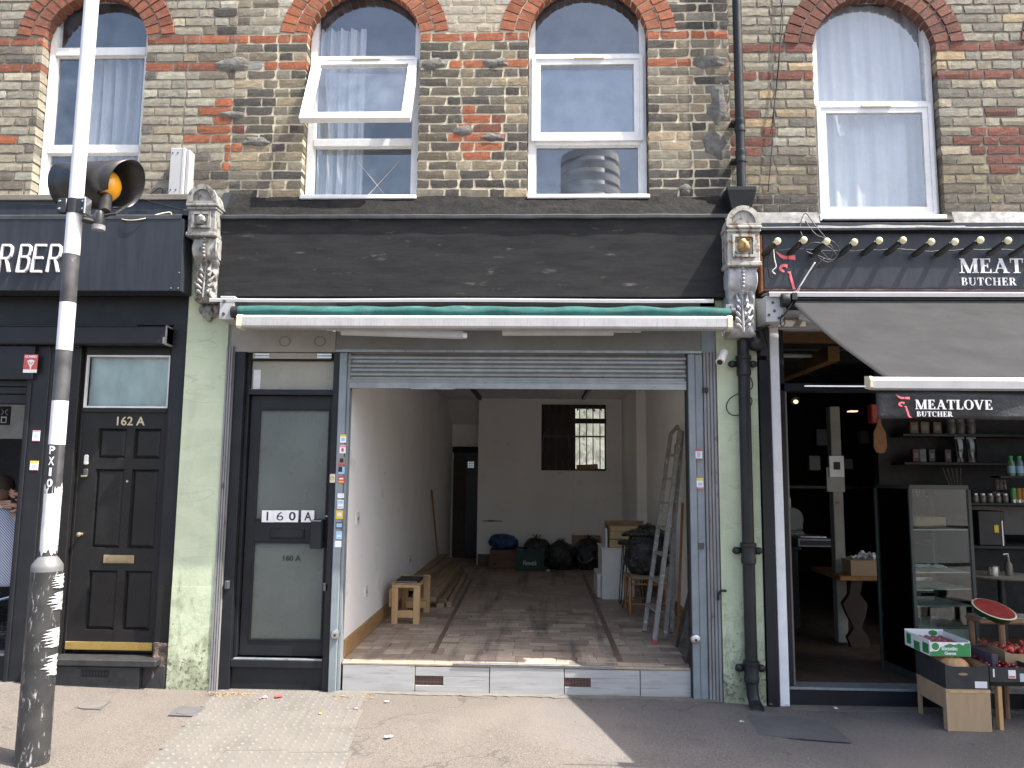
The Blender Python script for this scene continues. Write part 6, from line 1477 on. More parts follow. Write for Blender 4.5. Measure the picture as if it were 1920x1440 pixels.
# ---------------------------------------------------------------- right: butcher front
def lflash(x0, x1, z0, z1, y, seed, name='lead_flashing'):
    def f(u, v):
        x = x0+(x1-x0)*u; z = z0+(z1-z0)*v
        return (x, y+.010*noise.noise(Vector((x*4, z*6, seed)))-.05*(1-v), z+.008*noise.noise(Vector((x*3, seed, 0))))
    return MB().grid(f, 50, 6).obj(name, T['lead'], bR, smooth='all')
lflash(1.545, 2.075, 3.415, 3.52, -.03, 1); lflash(3.06, 5.0, 3.405, 3.52, -.03, 2); lflash(2.05, 3.12, 3.375, 3.43, -.06, 3, 'lead_apron')
B(1.50, 5.0, -.09, .0, 3.325, 3.42, .004).obj('cornice_board', T['navy'], bR)
def rolledge(u, v):
    x = 1.50+3.5*u; p = [(-.09, 3.372), (-.15, 3.368), (-.158, 3.358), (-.155, 3.342)][int(v*3+.5)]
    return (x, p[0]+.003*noise.noise(Vector((x*5, 3, 0))), p[1]+.005*noise.noise(Vector((x*3, 0, 2))))
MB().grid(rolledge, 60, 3).obj('lead_roll', T['lead'], bR, solid=.004)
ms = thing('shop_sign', 'blue-black fascia sign reading MEATLOVE BUTCHER with a red cut-out bull mark', 'sign', (3.3, -.1, 2.92))
B(1.645, 5.0, -.10, .0, 2.915, 3.335, .004).obj('sign_panel', T['navy'], ms); B(1.645, 5.0, -.104, -.02, 2.902, 2.915, .002).obj('lower_trim', M('dark_red_trim', (.1, .05, .045), .6), ms)
B(1.628, 1.644, -.09, .0, 2.90, 3.34).obj('end_board', M('orange_raw_board', (.42, .17, .07), .8), ms)
serif('sign_lettering', 'MEATLOVE', 3.055, 3.035, .108, -.1005, T['letter'], ms, 1.02, 1.2)
serif('sign_lettering', 'BUTCHER', 3.06, 2.943, .057, -.1005, T['letter'], ms, 1.08, 1.14)
bull('bull_mark', 1.735, 2.957, .245, -.1005, ms, None, .165)
# festoon lights along the sign
fs_ = thing('festoon_lights', 'row of small cream bulbs strung along the top of the butcher sign', 'string lights', (2.6, -.25, 3.25))
bulbm = M('frosted_cream_bulb', (.82, .74, .46), .35)
pts = []
for i in range(16):
    x = 1.70+.178*i+.01*math.sin(i*2.3); z = 3.222+.008*math.sin(i*1.7)
    bp_ = Vector((x, -.27, z)); 
    MB().ball(tuple(bp_), (.024, .026, .026), 14, 10).obj('bulb', bulbm, fs_, smooth='all')
    MB().tube([(x-.012, -.25, z-.012), (x-.05, -.15, z-.05), (x-.06, -.12, z-.055)], [.021, .022, .018], 10).obj('bulb_holder', T['cable'], fs_, smooth=True)
    pts.append((x-.04, -.16, z-.03)); pts.append((x+.05, -.155, z-.035+.004*math.sin(i*3)))
MB().tube(pts, .0045, 5).obj('string_cable', T['pvc'], fs_, smooth='all')
T['whitecab'] = T['plas']
P_ = -.19
cable('cable', 'tangled loops of black cable hanging by the third festoon bulb', [(1510, 415, -.1), (1530, 440, P_), (1560, 452, P_), (1573, 470, P_), (1560, 488, P_), (1535, 480, P_), (1510, 470, P_), (1525, 455, P_), (1552, 462, P_), (1568, 480, P_), (1552, 492, P_), (1530, 478, P_), (1540, 458, P_), (1560, 462, P_), (1556, 486, P_), (1538, 470, P_)], .0045)
cable('cable', 'black cable drooping from the tangle down over the sign corner', [(1545, 485, P_), (1530, 500, P_), (1505, 530, P_), (1490, 560, -.30), (1470, 590, -.32), (1450, 605, -.2), (1415, 622, -.12)], .006)
cable('cable', 'grey straight cable running slantwise down to the sign corner', [(1528, 492, -.2), (1510, 520, -.2), (1495, 545, -.22)], .0055, 'plas')
cable('cable', 'black loop hanging at the left end of the butcher sign', [(1448, 462, -.15), (1442, 480, -.15), (1440, 505, -.15), (1445, 522, -.15), (1450, 500, -.15), (1450, 470, -.15)], .0045)
cable('cable', 'white wire hanging at the left end of the butcher sign', [(1450, 465, -.17), (1452, 485, -.17), (1455, 500, -.17), (1448, 508, -.17), (1454, 514, -.17)], .004, 'plas')
cable('cable', 'black wire in a small triangle above the butcher sign', [(1505, 445, -.17), (1500, 425, -.13), (1510, 400, -.1), (1530, 425, -.15), (1550, 448, -.18)], .004)
cable('cable', 'thin black wire hanging down the brick between downpipe and arched window', [(1468, -10, -.02), (1463, 60, -.025), (1460, 130, -.025), (1452, 200, -.025), (1447, 280, -.025), (1440, 360, -.03)], .004)
cable('cable', 'second thin wire on the brick, crossing the first near the window', [(1462, -10, -.02), (1468, 40, -.02), (1462, 90, -.02), (1455, 170, -.02), (1445, 250, -.02)], .0035)
# awning, fully wound out
ma = thing('extended_awning', 'wound-out grey awning with a white front bar and a black lettered valance', 'awning', (3.2, -.9, 2.4))
def hood2(u, v):
    x = 1.62+3.38*u; p = [(-.11, 2.862), (-.16, 2.862), (-.30, 2.846), (-.308, 2.838), (-.306, 2.810)]; return (x, *p[int(v*4+.5)])
MB().grid(hood2, 20, 4).obj('hood_strip', T['whiteplas'], ma, solid=.004)
AX0, AX1, RY, RZ, FY, FZ = 1.775, 5.0, -.28, 2.775, -1.70, 2.055
def fab(u, v):
    x = AX0+(AX1-AX0)*u; sag = -.03*math.sin(math.pi*v)
    return (x, RY+(FY-RY)*v, RZ+(FZ-RZ)*v+sag+.006*math.sin(u*18+v*3)*math.sin(math.pi*v)+.003*noise.noise(Vector((x*3, v*5, 0))))
MB().grid(fab, 80, 24).obj('canopy', T['greyfab'], ma, smooth='all', solid=.002)
MB().lathe([(.04, 0), (.04, 3.2)], (1.76, RY+.03, RZ-.01), 16, 'X').obj('roller', T['cable'], ma, smooth=True)
fp = [(FY+.03, FZ+.012), (FY-.02, FZ+.005), (FY-.032, FZ-.012), (FY-.03, FZ-.052), (FY-.0, FZ-.06), (FY+.035, FZ-.05)]
MB().prismx(fp, 1.695, 5.0).obj('front_bar', T['whiteplas'], ma); MB().prismx([(y+.004*(1 if y > FY else -1), z+.004) for y, z in fp], 1.682, 1.696).obj('end_cap', T['cream'], ma)
B(1.36+.0, 1.69, FY-.01, FY+.0, FZ-.045, FZ-.038).obj('arm_rod', T['chrome'], ma)
def val(u, v):
    x = 1.722+3.28*u; return (x, FY-.005+.022*noise.noise(Vector((x*2.2, v*.8, 4)))*v+.008*math.sin(x*14+v*2)*v, 1.985-.135*v+.004*math.sin(x*7))
MB().grid(val, 120, 6).obj('valance', T['valance'], ma, smooth='all', solid=.003)
serif('valance_lettering', 'MEATLOVE', 1.905, 1.897, .048, FY-.02, T['letter'], ma, 1.03, 1.17, depth=.005)
serif('valance_lettering', 'BUTCHER', 1.91, 1.860, .026, FY-.02, T['letter'], ma, 1.06, 1.15, depth=.005)
bull('bull_mark', 1.812, 1.878, .095, FY-.019, ma, None, .08)
for (x0, x1) in ((1.84, 2.55), (4.6, 3.9)):
    m = MB(); m.tube([(x0, RY, 2.68), (x1, -.95, 2.25)], .02, 8, flat=1.5); m.tube([(x1, -.95, 2.25), (x0+.05*(1 if x1 > x0 else -1), FY+.03, FZ-.03)], .018, 8, flat=1.5); m.obj('folding_arm', T['whiteplas'], ma, smooth=True)
a, b_ = at(1423, 564, -.12), at(1452, 612, -.12)
k = B(a[0], b_[0]+.02, -.28, -.05, b_[1], a[1], .004).obj('wall_bracket', T['whiteplas'], ma)
for i, (dx, dz) in enumerate(((.02, .05), (.06, .08), (.09, .03), (.05, .14))): MB().lathe([(.010, 0), (.010, -.006)], (a[0]+dx, -.281, b_[1]+dz), 8, 'Y').obj('bolt', T['lead'], k)
MB().lathe([(.045, 0), (.05, .01), (.05, .05), (.035, .06)], (1.70, -.30, 2.785), 18, 'X').obj('roller_gear', T['cable'], ma, smooth=True)
MB().prismx([(-.35, 2.83), (-.25, 2.83), (-.25, 2.75), (-.35, 2.78)], 1.765, 1.80).obj('gear_plate', T['cable'], ma)
cable('winding_eye', None, [(1466, 590, -.3), (1463, 603, -.3), (1466, 612, -.3), (1472, 606, -.3), (1468, 598, -.3)], .004, par=ma)
# shopfront frame
m = MB(); m.box(1.60, 1.676, -.07, .1, -.06, 2.395, .002); m.obj('black_panel', T['black'], bR)
m = MB(); m.box(1.688, 1.754, -.05, .1, -.055, 2.70, .003); m.obj('white_post', M('white_gloss_post', (.78, .79, .80), .3, (.7, .71, .72), 6, .05, dirt=((.45, .44, .42), 8, .68, .1, (1, 1, .4))), bR)
B(1.60, 5.0, -.03, .1, 2.63, 2.86, .003).obj('head_board', T['whiteplas'], bR); B(1.70, 1.95, -.06, -.02, 2.64, 2.70, .004).obj('head_box', T['beige'], bR)
T['rawsteel'] = M('brown_steel_strip', (.14, .12, .1), .6)
m = MB(); m.box(1.757, 1.80, -.01, .12, .1, 2.63, .002); m.box(1.757, 5.0, -.01, .12, 2.175, 2.232, .003); m.obj('shopfront_frame', T['black'], bR)
B(1.801, 1.812, -.005, .1, .1, 2.17).obj('frame_edge', T['rawsteel'], bR)
B(1.76, 5.0, -.015, .12, -.03, .075, .004).obj('plinth', T['black'], bR); B(1.762, 5.0, -.03, .12, .076, .095, .003).obj('sill', T['steel'], bR)
B(1.8, 5.0, .05, .056, 2.232, 2.63).obj('transom_pane', T['shopglass'], bR)
# bits on the right green pilaster
dp = thing('downpipe', 'dark grey cast downpipe with collars running down the green pilaster to the pavement', 'drainpipe', (1.485, -.1, 0))
MB().lathe([(.042, .12), (.042, 2.53)], (1.478, -.115, 0), 24).obj('pipe', T['pvc'], dp, smooth=True)
for z in (2.36, 1.03, .23):
    k = MB(); k.lathe([(.043, z-.09), (.050, z-.085), (.052, z-.05), (.048, z-.04), (.050, z+.03), (.056, z+.035), (.056, z+.055), (.044, z+.06)], (1.478, -.115, 0), 24)
    k.obj('pipe_socket', T['pvc'], dp, smooth=True); k = MB()
    for s_ in (-1, 1): k.ball((1.478+s_*.075, -.09, z+.0), (.032, .02, .026), 10, 8)
    k.box(1.478-.09, 1.478+.09, -.085, -.052, z-.018, z+.022, .006); k.obj('pipe_lug', T['pvc'], dp, smooth=True)
MB().tube([(1.478, -.115, .15), (1.482, -.118, .06), (1.49, -.14, .01), (1.492, -.19, -.012)], [.042, .042, .042, .043], 16, cap=False).obj('pipe_shoe', T['pvc'], dp, smooth=True)
MB().lathe([(.034, -.196), (.046, -.196)], (1.492, 0, -.012), 16, 'Y', cap=False).obj('shoe_rim', T['pvc'], dp); MB().lathe([(.04, -.185), (.0, -.184)], (1.492, 0, -.012), 16, 'Y', cap=False).obj('pipe_mouth', T['dark'], dp)
ud = thing('downpipe', 'slim black downpipe on the brick ending in a square hopper above the corbel', 'drainpipe', (1.5, -.1, 3.6))
MB().lathe([(.034, 3.62), (.034, 6.5)], (1.503, -.09, 0), 20).obj('pipe', T['pvc'], ud, smooth=True)
for z in (4.17, 3.93): MB().lathe([(.035, z-.05), (.040, z-.045), (.040, z-.01), (.037, z), (.040, z+.01), (.040, z+.045), (.035, z+.05)], (1.503, -.09, 0), 20).obj('pipe_socket', T['pvc'], ud, smooth=True); 
for z in (4.2, 3.9): B(1.44, 1.50, -.08, -.0, z, z+.02).obj('pipe_clip', T['pvc'], ud)
hp2 = MB(); a_, b2_ = .105, .065; vs = [(1.475+s_*k, -.125+t_*k*.8, z) for (k, z) in ((a_, 3.63), (a_, 3.655), (b2_, 3.47)) for (s_, t_) in ((-1, -1), (1, -1), (1, 1), (-1, 1))]
hp2.add(vs, [(4, 5, 6, 7), (8, 9, 10, 11)]+[(i, (i+1) % 4, 4+(i+1) % 4, 4+i) for i in range(4)]+[(i, (i+1) % 4, 8+(i+1) % 4, 8+i) for i in range(4)]).obj('hopper', T['pvc'], ud)
MB().ball((1.405, -.05, 3.56), (.022, .03, .03), 10, 8).obj('hopper_bolt', T['stone'], ud)
cam_ = thing('security_camera', 'small white camera tilted on the green pilaster below the awning end', 'camera', (1.33, -.1, 2.42))
p, q = at(1358, 660, -.13), at(1348, 680, -.16)
MB().tube([(p[0], -.12, p[1]), (q[0], -.19, q[1])], .032, 14).obj('camera_body', T['plas'], cam_, smooth=True); MB().tube([(q[0], -.19, q[1]), (q[0]-.003, -.195, q[1]-.006)], .020, 12).obj('lens', T['dark'], cam_); MB().tube([(p[0]+.015, -.05, p[1]+.02), (p[0]+.004, -.12, p[1]+.01)], .008, 8).obj('mount', T['chrome'], cam_)
X, Z = at(1415, 645, -.12); sn = thing('alarm_dome', 'round dark dome fitting beside the foot of the right corbel', 'fitting', (X, -.1, Z)); MB().ball((X+.01, -.13, Z), (.058, .045, .055), 20, 14).obj('dome', T['pvc'], sn, smooth='all'); MB().lathe([(.04, -.05), (.045, -.10)], (X+.01, 0, Z), 16, 'Y').obj('base', T['cable'], sn)
cable('cable', 'thin black cable looping in bows beside the downpipe on the green pilaster', [(1407, 640, -.1), (1398, 660, -.1), (1397, 690, -.08), (1408, 710, -.08), (1411, 725, -.08), (1400, 735, -.08), (1385, 738, -.08), (1368, 748, -.08), (1362, 765, -.08), (1372, 778, -.08), (1390, 777, -.08), (1405, 765, -.08), (1410, 750, -.08), (1402, 742, -.08), (1396, 752, -.08)], .0042)
cable('cable', 'black cable stub curling out of the fluted post', [(1347, 1125, -.06), (1347, 1115, -.07), (1352, 1108, -.08), (1362, 1108, -.08)], .009)
cable('cable', 'thick black cable by the head of the white post', [(1432, 585, -.1), (1435, 620, -.12), (1440, 650, -.1), (1438, 675, -.08)], .007)
B(1.60, 1.67, -.1, -.02, 2.42, 2.66, .005).obj('recess_shade_block', T['cable'], bR)  # solid black block paints the shade of a recess

# ---------------------------------------------------------------- butcher interior
FZ_ = .09
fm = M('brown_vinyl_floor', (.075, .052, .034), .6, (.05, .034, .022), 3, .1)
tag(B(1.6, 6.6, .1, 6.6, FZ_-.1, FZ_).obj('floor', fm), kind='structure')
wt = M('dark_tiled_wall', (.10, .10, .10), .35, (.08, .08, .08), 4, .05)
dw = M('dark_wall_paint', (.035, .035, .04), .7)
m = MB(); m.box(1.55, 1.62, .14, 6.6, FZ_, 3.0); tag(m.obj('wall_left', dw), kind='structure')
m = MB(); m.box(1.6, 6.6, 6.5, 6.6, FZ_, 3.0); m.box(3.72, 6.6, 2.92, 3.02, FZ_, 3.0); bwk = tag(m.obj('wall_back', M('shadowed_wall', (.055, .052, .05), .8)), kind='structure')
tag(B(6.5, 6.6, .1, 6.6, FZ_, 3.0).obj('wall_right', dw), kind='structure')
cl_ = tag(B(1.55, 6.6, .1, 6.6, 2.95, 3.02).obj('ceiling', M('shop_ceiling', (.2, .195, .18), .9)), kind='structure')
m = MB(); tilem = B(0, .19, 0, .012, 0, .09, .003).mesh('wall_tile'); tilem.materials.append(wt)
tiles_n = 0
for r_ in range(11):
    for c in range(10):
        o = bpy.data.objects.new('wall_tile', tilem); COL.objects.link(o); o.parent = bwk; o.location = (1.75+c*.195+(.097 if r_ % 2 else 0), 6.486, .9+r_*.095); tiles_n += 1
beam = M('orange_timber_beam', (.30, .15, .06), .7, (.22, .1, .04), 5)
B_ = [((1.65, 2.62), (.9, 1.0), (2.70, 2.82), 'orange timber beam nearest the glass above the butcher doorway'), ((2.5, 2.6), (1.0, 3.5), (2.55, 2.68), 'short timber joist end hanging below the ceiling of the butcher'), ]
for (xr, yr, zr_, lb_) in B_: tag(B(*xr, *yr, *zr_, .004).obj('ceiling_beam', beam), lb_, 'beam')
for i in range(4): tag(B(1.65, 6.4, 1.9+i*1.0, 2.0+i*1.0, 2.82, 2.94, .004).obj('ceiling_joist', T['blackmat']), ['first', 'second', 'third', 'fourth'][i]+' dark ceiling joist counted from the butcher window', 'beam', 'dark joists under the butcher ceiling')
tag(MB().tube([(1.7, 1.4, 2.66), (2.55, 1.4, 2.655)], .018, 8).obj('strip_light', T['plas']), 'unlit white strip light hanging behind the glass over the doorway', 'light')
sp = thing('spotlight', 'small black spotlight with a warm bulb just inside the butcher doorway', 'spotlight', (1.98, 1.2, 2.2))
X, Z = at(1485, 745, 1.2); MB().tube([(X, 1.2, Z+.1), (X, 1.2, Z+.02), (X-.02, 1.15, Z)], .01, 6).obj('stem', T['cable'], sp); MB().tube([(X-.01, 1.2, Z+.02), (X+.0, 1.12, Z-.04)], [.03, .042], 14).obj('shade', T['cable'], sp, smooth=True)
em = bpy.data.materials.new('lit_lamp'); em.use_nodes = True; q_ = em.node_tree.nodes['Principled BSDF']; q_.inputs['Emission Color'].default_value = (1, .8, .5, 1); q_.inputs['Emission Strength'].default_value = .5; q_.inputs['Base Color'].default_value = (.8, .7, .5, 1)
MB().ball((X+.0, 1.105, Z-.048), (.022, .01, .018), 10, 8).obj('bulb', em, sp, smooth='all')
X, Z = at(1599, 771, 2.2); tag(B(X-.035, X+.045, 2.18, 2.26, Z-.006, Z+.006, .003).obj('downlight', em), 'small bright downlight deep inside the butcher shop', 'light')
# white column with notices
po = thing('column', 'off-white column inside the butcher doorway carrying a printed notice', 'column', (2.73, 1.5, FZ_))
B(2.685, 2.775, 1.5, 1.6, FZ_, 2.2, .004).obj('shaft', M('off_white_column', (.26, .25, .215), .8), po)
B(2.63, 2.79, 1.49, 1.499, 1.42, 1.64).obj('backing_sheet', M('dim_plastic_sheet', (.3, .3, .28), .6), po)
k = B(2.655, 2.785, 1.478, 1.488, 1.555, 1.745).obj('notice', T['paper'], po); B(2.69, 2.75, 1.475, 1.479, 1.62, 1.69).obj('notice_picture', T['dark'], k)
for z, r_, mm in ((1.50, .018, 'dark'), (1.32, .013, 'cane')): MB().lathe([(r_, 0), (r_, -.006)], (2.72, 1.499, z), 16, 'Y').obj('badge', T[mm], po)
cbd = thing('chopping_board', 'wooden chopping board hanging by its handle near the valance', 'chopping board', (3.13, 1.6, 1.9))
X, Z = at(1650, 820, 1.6); pr = [(X+.052*math.cos(a), Z-.03+.09*math.sin(a)) for a in [math.pi*i/12-math.pi for i in range(25)]]
MB().prism([(X-.06, Z-.09), (X-.04, Z-.135), (X, Z-.15), (X+.04, Z-.135), (X+.06, Z-.09), (X+.055, Z+.04), (X+.02, Z+.12), (X+.015, Z+.18), (X-.015, Z+.18), (X-.02, Z+.12), (X-.055, Z+.04)], 1.60, 1.62).obj('board', T['cane'], cbd)
MB().tube([(X, 1.61, Z+.17), (X-.01, 1.61, Z+.25)], .003, 5).obj('string', T['cable'], cbd)
X, Z = at(1641, 775, 1.7); tag(B(X-.035, X+.035, 1.7, 1.8, Z-.09, Z+.09, .01).obj('red_apron', T['red']), 'red cloth hanging above the wooden chopping board', 'cloth')
# shelves with goods
sh_ = thing('wall_shelves', 'dark wall shelves with jars and packets behind the display cabinet', 'shelves', (4.8, 2.7, 1.3))
for (z, x0) in ((2.02, 3.86), (1.72, 3.86), (1.36, 3.86)): B(x0, 6.4, 2.62, 2.92, z-.03, z, .003).obj('shelf', T['black'], sh_)
GOODS = []
def good(kind, x, y, z, lab, mat, grp=None, h=.15, w_=.05):
    t_ = thing(kind, lab, kind.split('_')[-1], (x, y, z), grp)
    if kind in ('glass_jar', 'spice_jar'):
        MB().lathe([(w_*.5, z), (w_*.52, z+h*.1), (w_*.52, z+h*.7), (w_*.4, z+h*.8)], (x, y, 0), 14).obj('jar_body', mat, t_, smooth=True); MB().lathe([(w_*.45, z+h*.8), (w_*.45, z+h)], (x, y, 0), 14).obj('lid', T['flute'] if kind == 'spice_jar' else T['chrome'], t_, smooth=True)
    elif kind == 'drink_can':
        MB().lathe([(w_*.42, z), (w_*.5, z+.01), (w_*.5, z+h-.012), (w_*.42, z+h)], (x, y, 0), 16).obj('can_body', mat, t_, smooth=True); MB().lathe([(w_*.505, z+.0), (w_*.505, z+h*.22)], (x, y, 0), 16).obj('can_band', T['chrome'], t_, smooth=True)
    elif kind == 'green_bottle':
        MB().lathe([(w_*.5, z), (w_*.5, z+h*.68), (w_*.2, z+h*.88), (w_*.2, z+h*.9)], (x, y, 0), 16).obj('bottle_body', mat, t_, smooth=True); MB().lathe([(w_*.3, z+h*.88), (w_*.3, z+h)], (x, y, 0), 12).obj('cap', M('green_cap', (.05, .5, .12), .5), t_, smooth=True); MB().lathe([(w_*.515, z+h*.15), (w_*.515, z+h*.5)], (x, y, 0), 16).obj('bottle_label', T['skyblue'], t_, smooth=True)
    elif kind == 'coffee_bag':
        def f(u, v): a = 2*math.pi*u; k = 1-.35*v**3; return (x+w_*.5*math.cos(a)*(1+.08*noise.noise(Vector((a, v*6, x*9)))), y+.03*math.sin(a)*k*(1+.3*noise.noise(Vector((a*2, v*8, x)))), z+h*v)
        MB().grid(f, 20, 10).obj('bag_body', mat, t_, smooth='all'); B(x-w_*.45, x+w_*.45, y-.004, y+.004, z+h, z+h+.03).obj('bag_seal', mat, t_)
    else: B(x-w_/2, x+w_/2, y-.03, y+.04, z, z+h, .006).obj('packet_body', mat, t_); B(x-w_*.3, x+w_*.3, y-.033, y-.03, z+h*.3, z+h*.7).obj('print', T['flute'], t_)
    return t_
foil = M('black_foil', (.02, .02, .022), .18, spec=.8); jarm = M('filled_jar', (.06, .04, .03), .25); jarp = M('pale_filled_jar', (.17, .15, .12), .25)
for i, (px, mm, lb_) in enumerate(((1712, (.35, .2, .06), 'amber packet at the left end of the top shelf'), (1732, (.42, .32, .14), 'yellowish packet second on the top shelf'), (1755, (.3, .16, .05), 'brown packet third on the top shelf'))):
    X, _ = at(px, 800, 2.7); good('food_packet', X, 2.7, 2.02, lb_, M('packet_print', tuple(v*.45 for v in mm), .5), 'packets on the top shelf', .13, .09)
for i, px in enumerate((1783, 1800, 1820)):
    X, _ = at(px, 800, 2.7); good('spice_jar', X, 2.7, 2.02, ['first', 'second', 'third', 'fourth', 'fifth', 'sixth', 'seventh'][i]+' from left, pale lidded jar on the top shelf behind the valance', jarp, 'jars on the top shelf', .16, .09)
for i, (px, lb_) in enumerate(((1800, 'left shiny black foil bag on the middle shelf'), (1822, 'right shiny black foil bag on the middle shelf'))):
    X, _ = at(px, 850, 2.68); good('coffee_bag', X, 2.68, 1.72, lb_, foil, 'black foil bags on the shelf', .25, .11)
for i, (px, mm, lb_) in enumerate(((1715, (.30, .1, .05), 'reddish packet at the left end of the middle shelf'), (1728, (.5, .5, .5), 'white packet next to the reddish one on the middle shelf'), (1745, (.12, .12, .12), 'dark packet beside the white one on the middle shelf'), (1775, (.2, .08, .05), 'dark red packet left of the foil bags'))):
    X, _ = at(px, 850, 2.7); good('food_packet', X, 2.7, 1.72, lb_, M('packet_print', tuple(v*.45 for v in mm), .5), 'packets on the middle shelf', .14, .07)
for i in range(7):
    X, _ = at(1705+i*11, 890, 2.7); good('glass_jar', X, 2.7, 1.36, ['first', 'second', 'third', 'fourth', 'fifth', 'sixth', 'seventh'][i]+' from left, small dark jar in the row on the lower shelf behind the cabinet', jarm, 'dark jars on the lower shelf', .10, .055)
for i in range(5):
    X, _ = at(1790+i*3, 890, 2.68); tag(MB().tube([(X-.02, 2.68, 1.36), (X-.12+.03*i, 2.68, 1.66)], .006, 5).obj('skewer', M('pale_skewer', (.2, .17, .1), .6)), ['first', 'second', 'third', 'fourth', 'fifth', 'sixth', 'seventh'][i]+' from left, pale thin stick in the slanting bunch on the lower shelf', 'skewer', 'sticks fanned on the lower shelf')
sh2 = thing('counter_shelf', 'dark shelf of jars, cans and bottles at the right edge', 'shelves', (4.4, 1.9, 1.3)); B(3.85, 5.6, 1.85, 2.2, 1.30, 1.325, .003).obj('shelf', T['black'], sh2); B(3.8, 5.6, 1.85, 2.4, .09, .9, .003).obj('base_unit', T['blackmat'], sh2); B(3.8, 5.6, 1.8, 2.45, .9, .93, .003).obj('worktop', T['black'], sh2)
B(3.95, 5.4, 2.25, 2.3, 1.0, 1.28, .003).obj('back_panel', wt, sh2)
sy = 1.95
for i in range(5):
    X, _ = at(1828+i*14, 920, sy); good('glass_jar', X, sy, 1.326, ['first', 'second', 'third', 'fourth', 'fifth', 'sixth', 'seventh'][i]+' from left, short lidded jar beside the drink cans', jarp, 'lidded jars beside the cans', .085, .055)
for i in range(5):
    X, _ = at(1862+i*8, 900, sy+.08); good('spice_jar', X, sy+.08, 1.326, ['first', 'second', 'third', 'fourth', 'fifth', 'sixth', 'seventh'][i]+' from left, slim spice jar in the stepped rows by the cans', jarp, 'spice jars in stepped rows', .10, .04)
B(4.25, 4.6, sy+.14, sy+.22, 1.326, 1.44, .003).obj('step_riser', T['blackmat'], sh2)
for i in range(3):
    X, _ = at(1868+i*7, 885, sy+.18); good('spice_jar', X, sy+.18, 1.442, ['first', 'second', 'third', 'fourth', 'fifth', 'sixth', 'seventh'][i]+' from left, spice jar on the upper step of the rack', jarp, 'spice jars on the upper step', .10, .04)
for i, (px, mm, lb_) in enumerate(((1899, (.15, .45, .12), 'green drink can, leftmost by the jars'), (1909, (.6, .25, .05), 'orange drink can beside the green one'), (1919, (.7, .45, .05), 'yellow-orange drink can at the picture edge'))):
    X, _ = at(px, 915, sy-.02); good('drink_can', X, sy-.02, 1.326, lb_, M('can_print', tuple(v*.65 for v in mm), .3), 'drink cans on the shelf', .14, .052)
B(4.42, 5.5, sy-.05, sy+.12, 1.56, 1.58, .003).obj('upper_shelf', T['black'], sh2)
for i, (px, mm, lb_) in enumerate(((1895, (.25, .5, .2), 'pale green bottle with a green cap, left of the pair'), (1911, (.3, .45, .5), 'bluish bottle with a green cap at the picture edge'))):
    X, _ = at(px, 865, sy); good('green_bottle', X, sy, 1.581, lb_, M('bottle_tint', tuple(v*.6 for v in mm), .2), 'green-capped bottles', .19, .066)
X, Z = at(1840, 1000, 2.0); cf = thing('coffee_machine', 'tall black machine with a steel edge beside the display cabinet', 'machine', (X, 2.0, .93)); B(X-.12, X+.12, 1.82, 2.1, .93, 1.25, .006).obj('housing', T['cable'], cf); B(X+.09, X+.10, 1.815, 1.82, .93, 1.16).obj('steel_edge', T['chrome'], cf); B(X+.02, X+.06, 1.815, 1.82, 1.05, 1.12).obj('yellow_label', T['yellow'], cf)
X, Z = at(1868, 1055, 1.6); tr = thing('round_tray', 'pale round tray with pots at the right edge inside the butcher', 'tray', (4.1, 1.3, .7)); MB().lathe([(.28, .70), (.30, .715), (.28, .72)], (4.05, 1.35, 0), 30).obj('tray_top', T['beige'], tr, smooth=True); MB().lathe([(.03, .1), (.03, .70)], (4.05, 1.35, 0), 12).obj('tray_stand', T['cable'], tr)
tag(MB().lathe([(.045, .72), (.048, .80), (.04, .805)], (3.93, 1.25, 0), 16).obj('steel_pot', T['chrome'], smooth=True), 'small steel pot on the round tray', 'pot')
pd = thing('pump_bottle', 'glass pump bottle on the round tray', 'bottle', (4.08, 1.28, .72)); MB().lathe([(.03, .72), (.032, .81), (.015, .84), (.012, .88)], (4.08, 1.28, 0), 14).obj('bottle_body', jarp, pd, smooth=True); MB().tube([(4.08, 1.28, .88), (4.08, 1.28, .905), (4.04, 1.28, .90)], .007, 6).obj('pump', T['plas'], pd)
# table with cartons, scale and slicer
tb = thing('dark_table', 'dark carved-leg table behind the butcher doorway', 'table', (3.1, 1.6, FZ_)); B(2.62, 3.5, 1.25, 1.95, .66, .70, .006).obj('tabletop', T['cane'], tb)
T['redwood'] = M('dark_red_wood', (.035, .014, .010), .5)
pr = [(.0, .0), (.16, .0), (.14, .10), (.09, .16), (.13, .26), (.15, .36), (.09, .44), (.12, .56), (-.02+.04, .56), (.0, .44), (-.06, .36), (-.02, .26), (.03, .16), (-.03, .08)]
for x in (2.72, 3.24): MB().prism([(x+a, FZ_+b_*1.02) for a, b_ in pr], 1.3, 1.36).obj('carved_leg', T['redwood'], tb)
def carton(x0, x1, y0, y1, z0, z1, lab, mat, flaps=True):
    t_ = thing('open_carton', lab, 'box', ((x0+x1)/2, (y0+y1)/2, z0)); e = .006; m = MB(); m.box(x0, x1, y0, y0+e, z0, z1); m.box(x0, x1, y1-e, y1, z0, z1); m.box(x0, x0+e, y0+e, y1-e, z0, z1); m.box(x1-e, x1, y0+e, y1-e, z0, z1); m.box(x0+e, x1-e, y0+e, y1-e, z0, z0+e); m.obj('carton_body', mat, t_)
    return t_
carton(2.74, 3.22, 1.3, 1.7, .70, .83, 'open brown carton with crumpled paper on the dark table', T['cardboard'])
def crum(u, v): x = 2.84+.3*u; return (x, 1.4+.2*v, .83+.06*math.sin(math.pi*u)*abs(noise.noise(Vector((u*4, v*4, 0))))*2+.03*noise.noise(Vector((u*9, v*9, 3))))
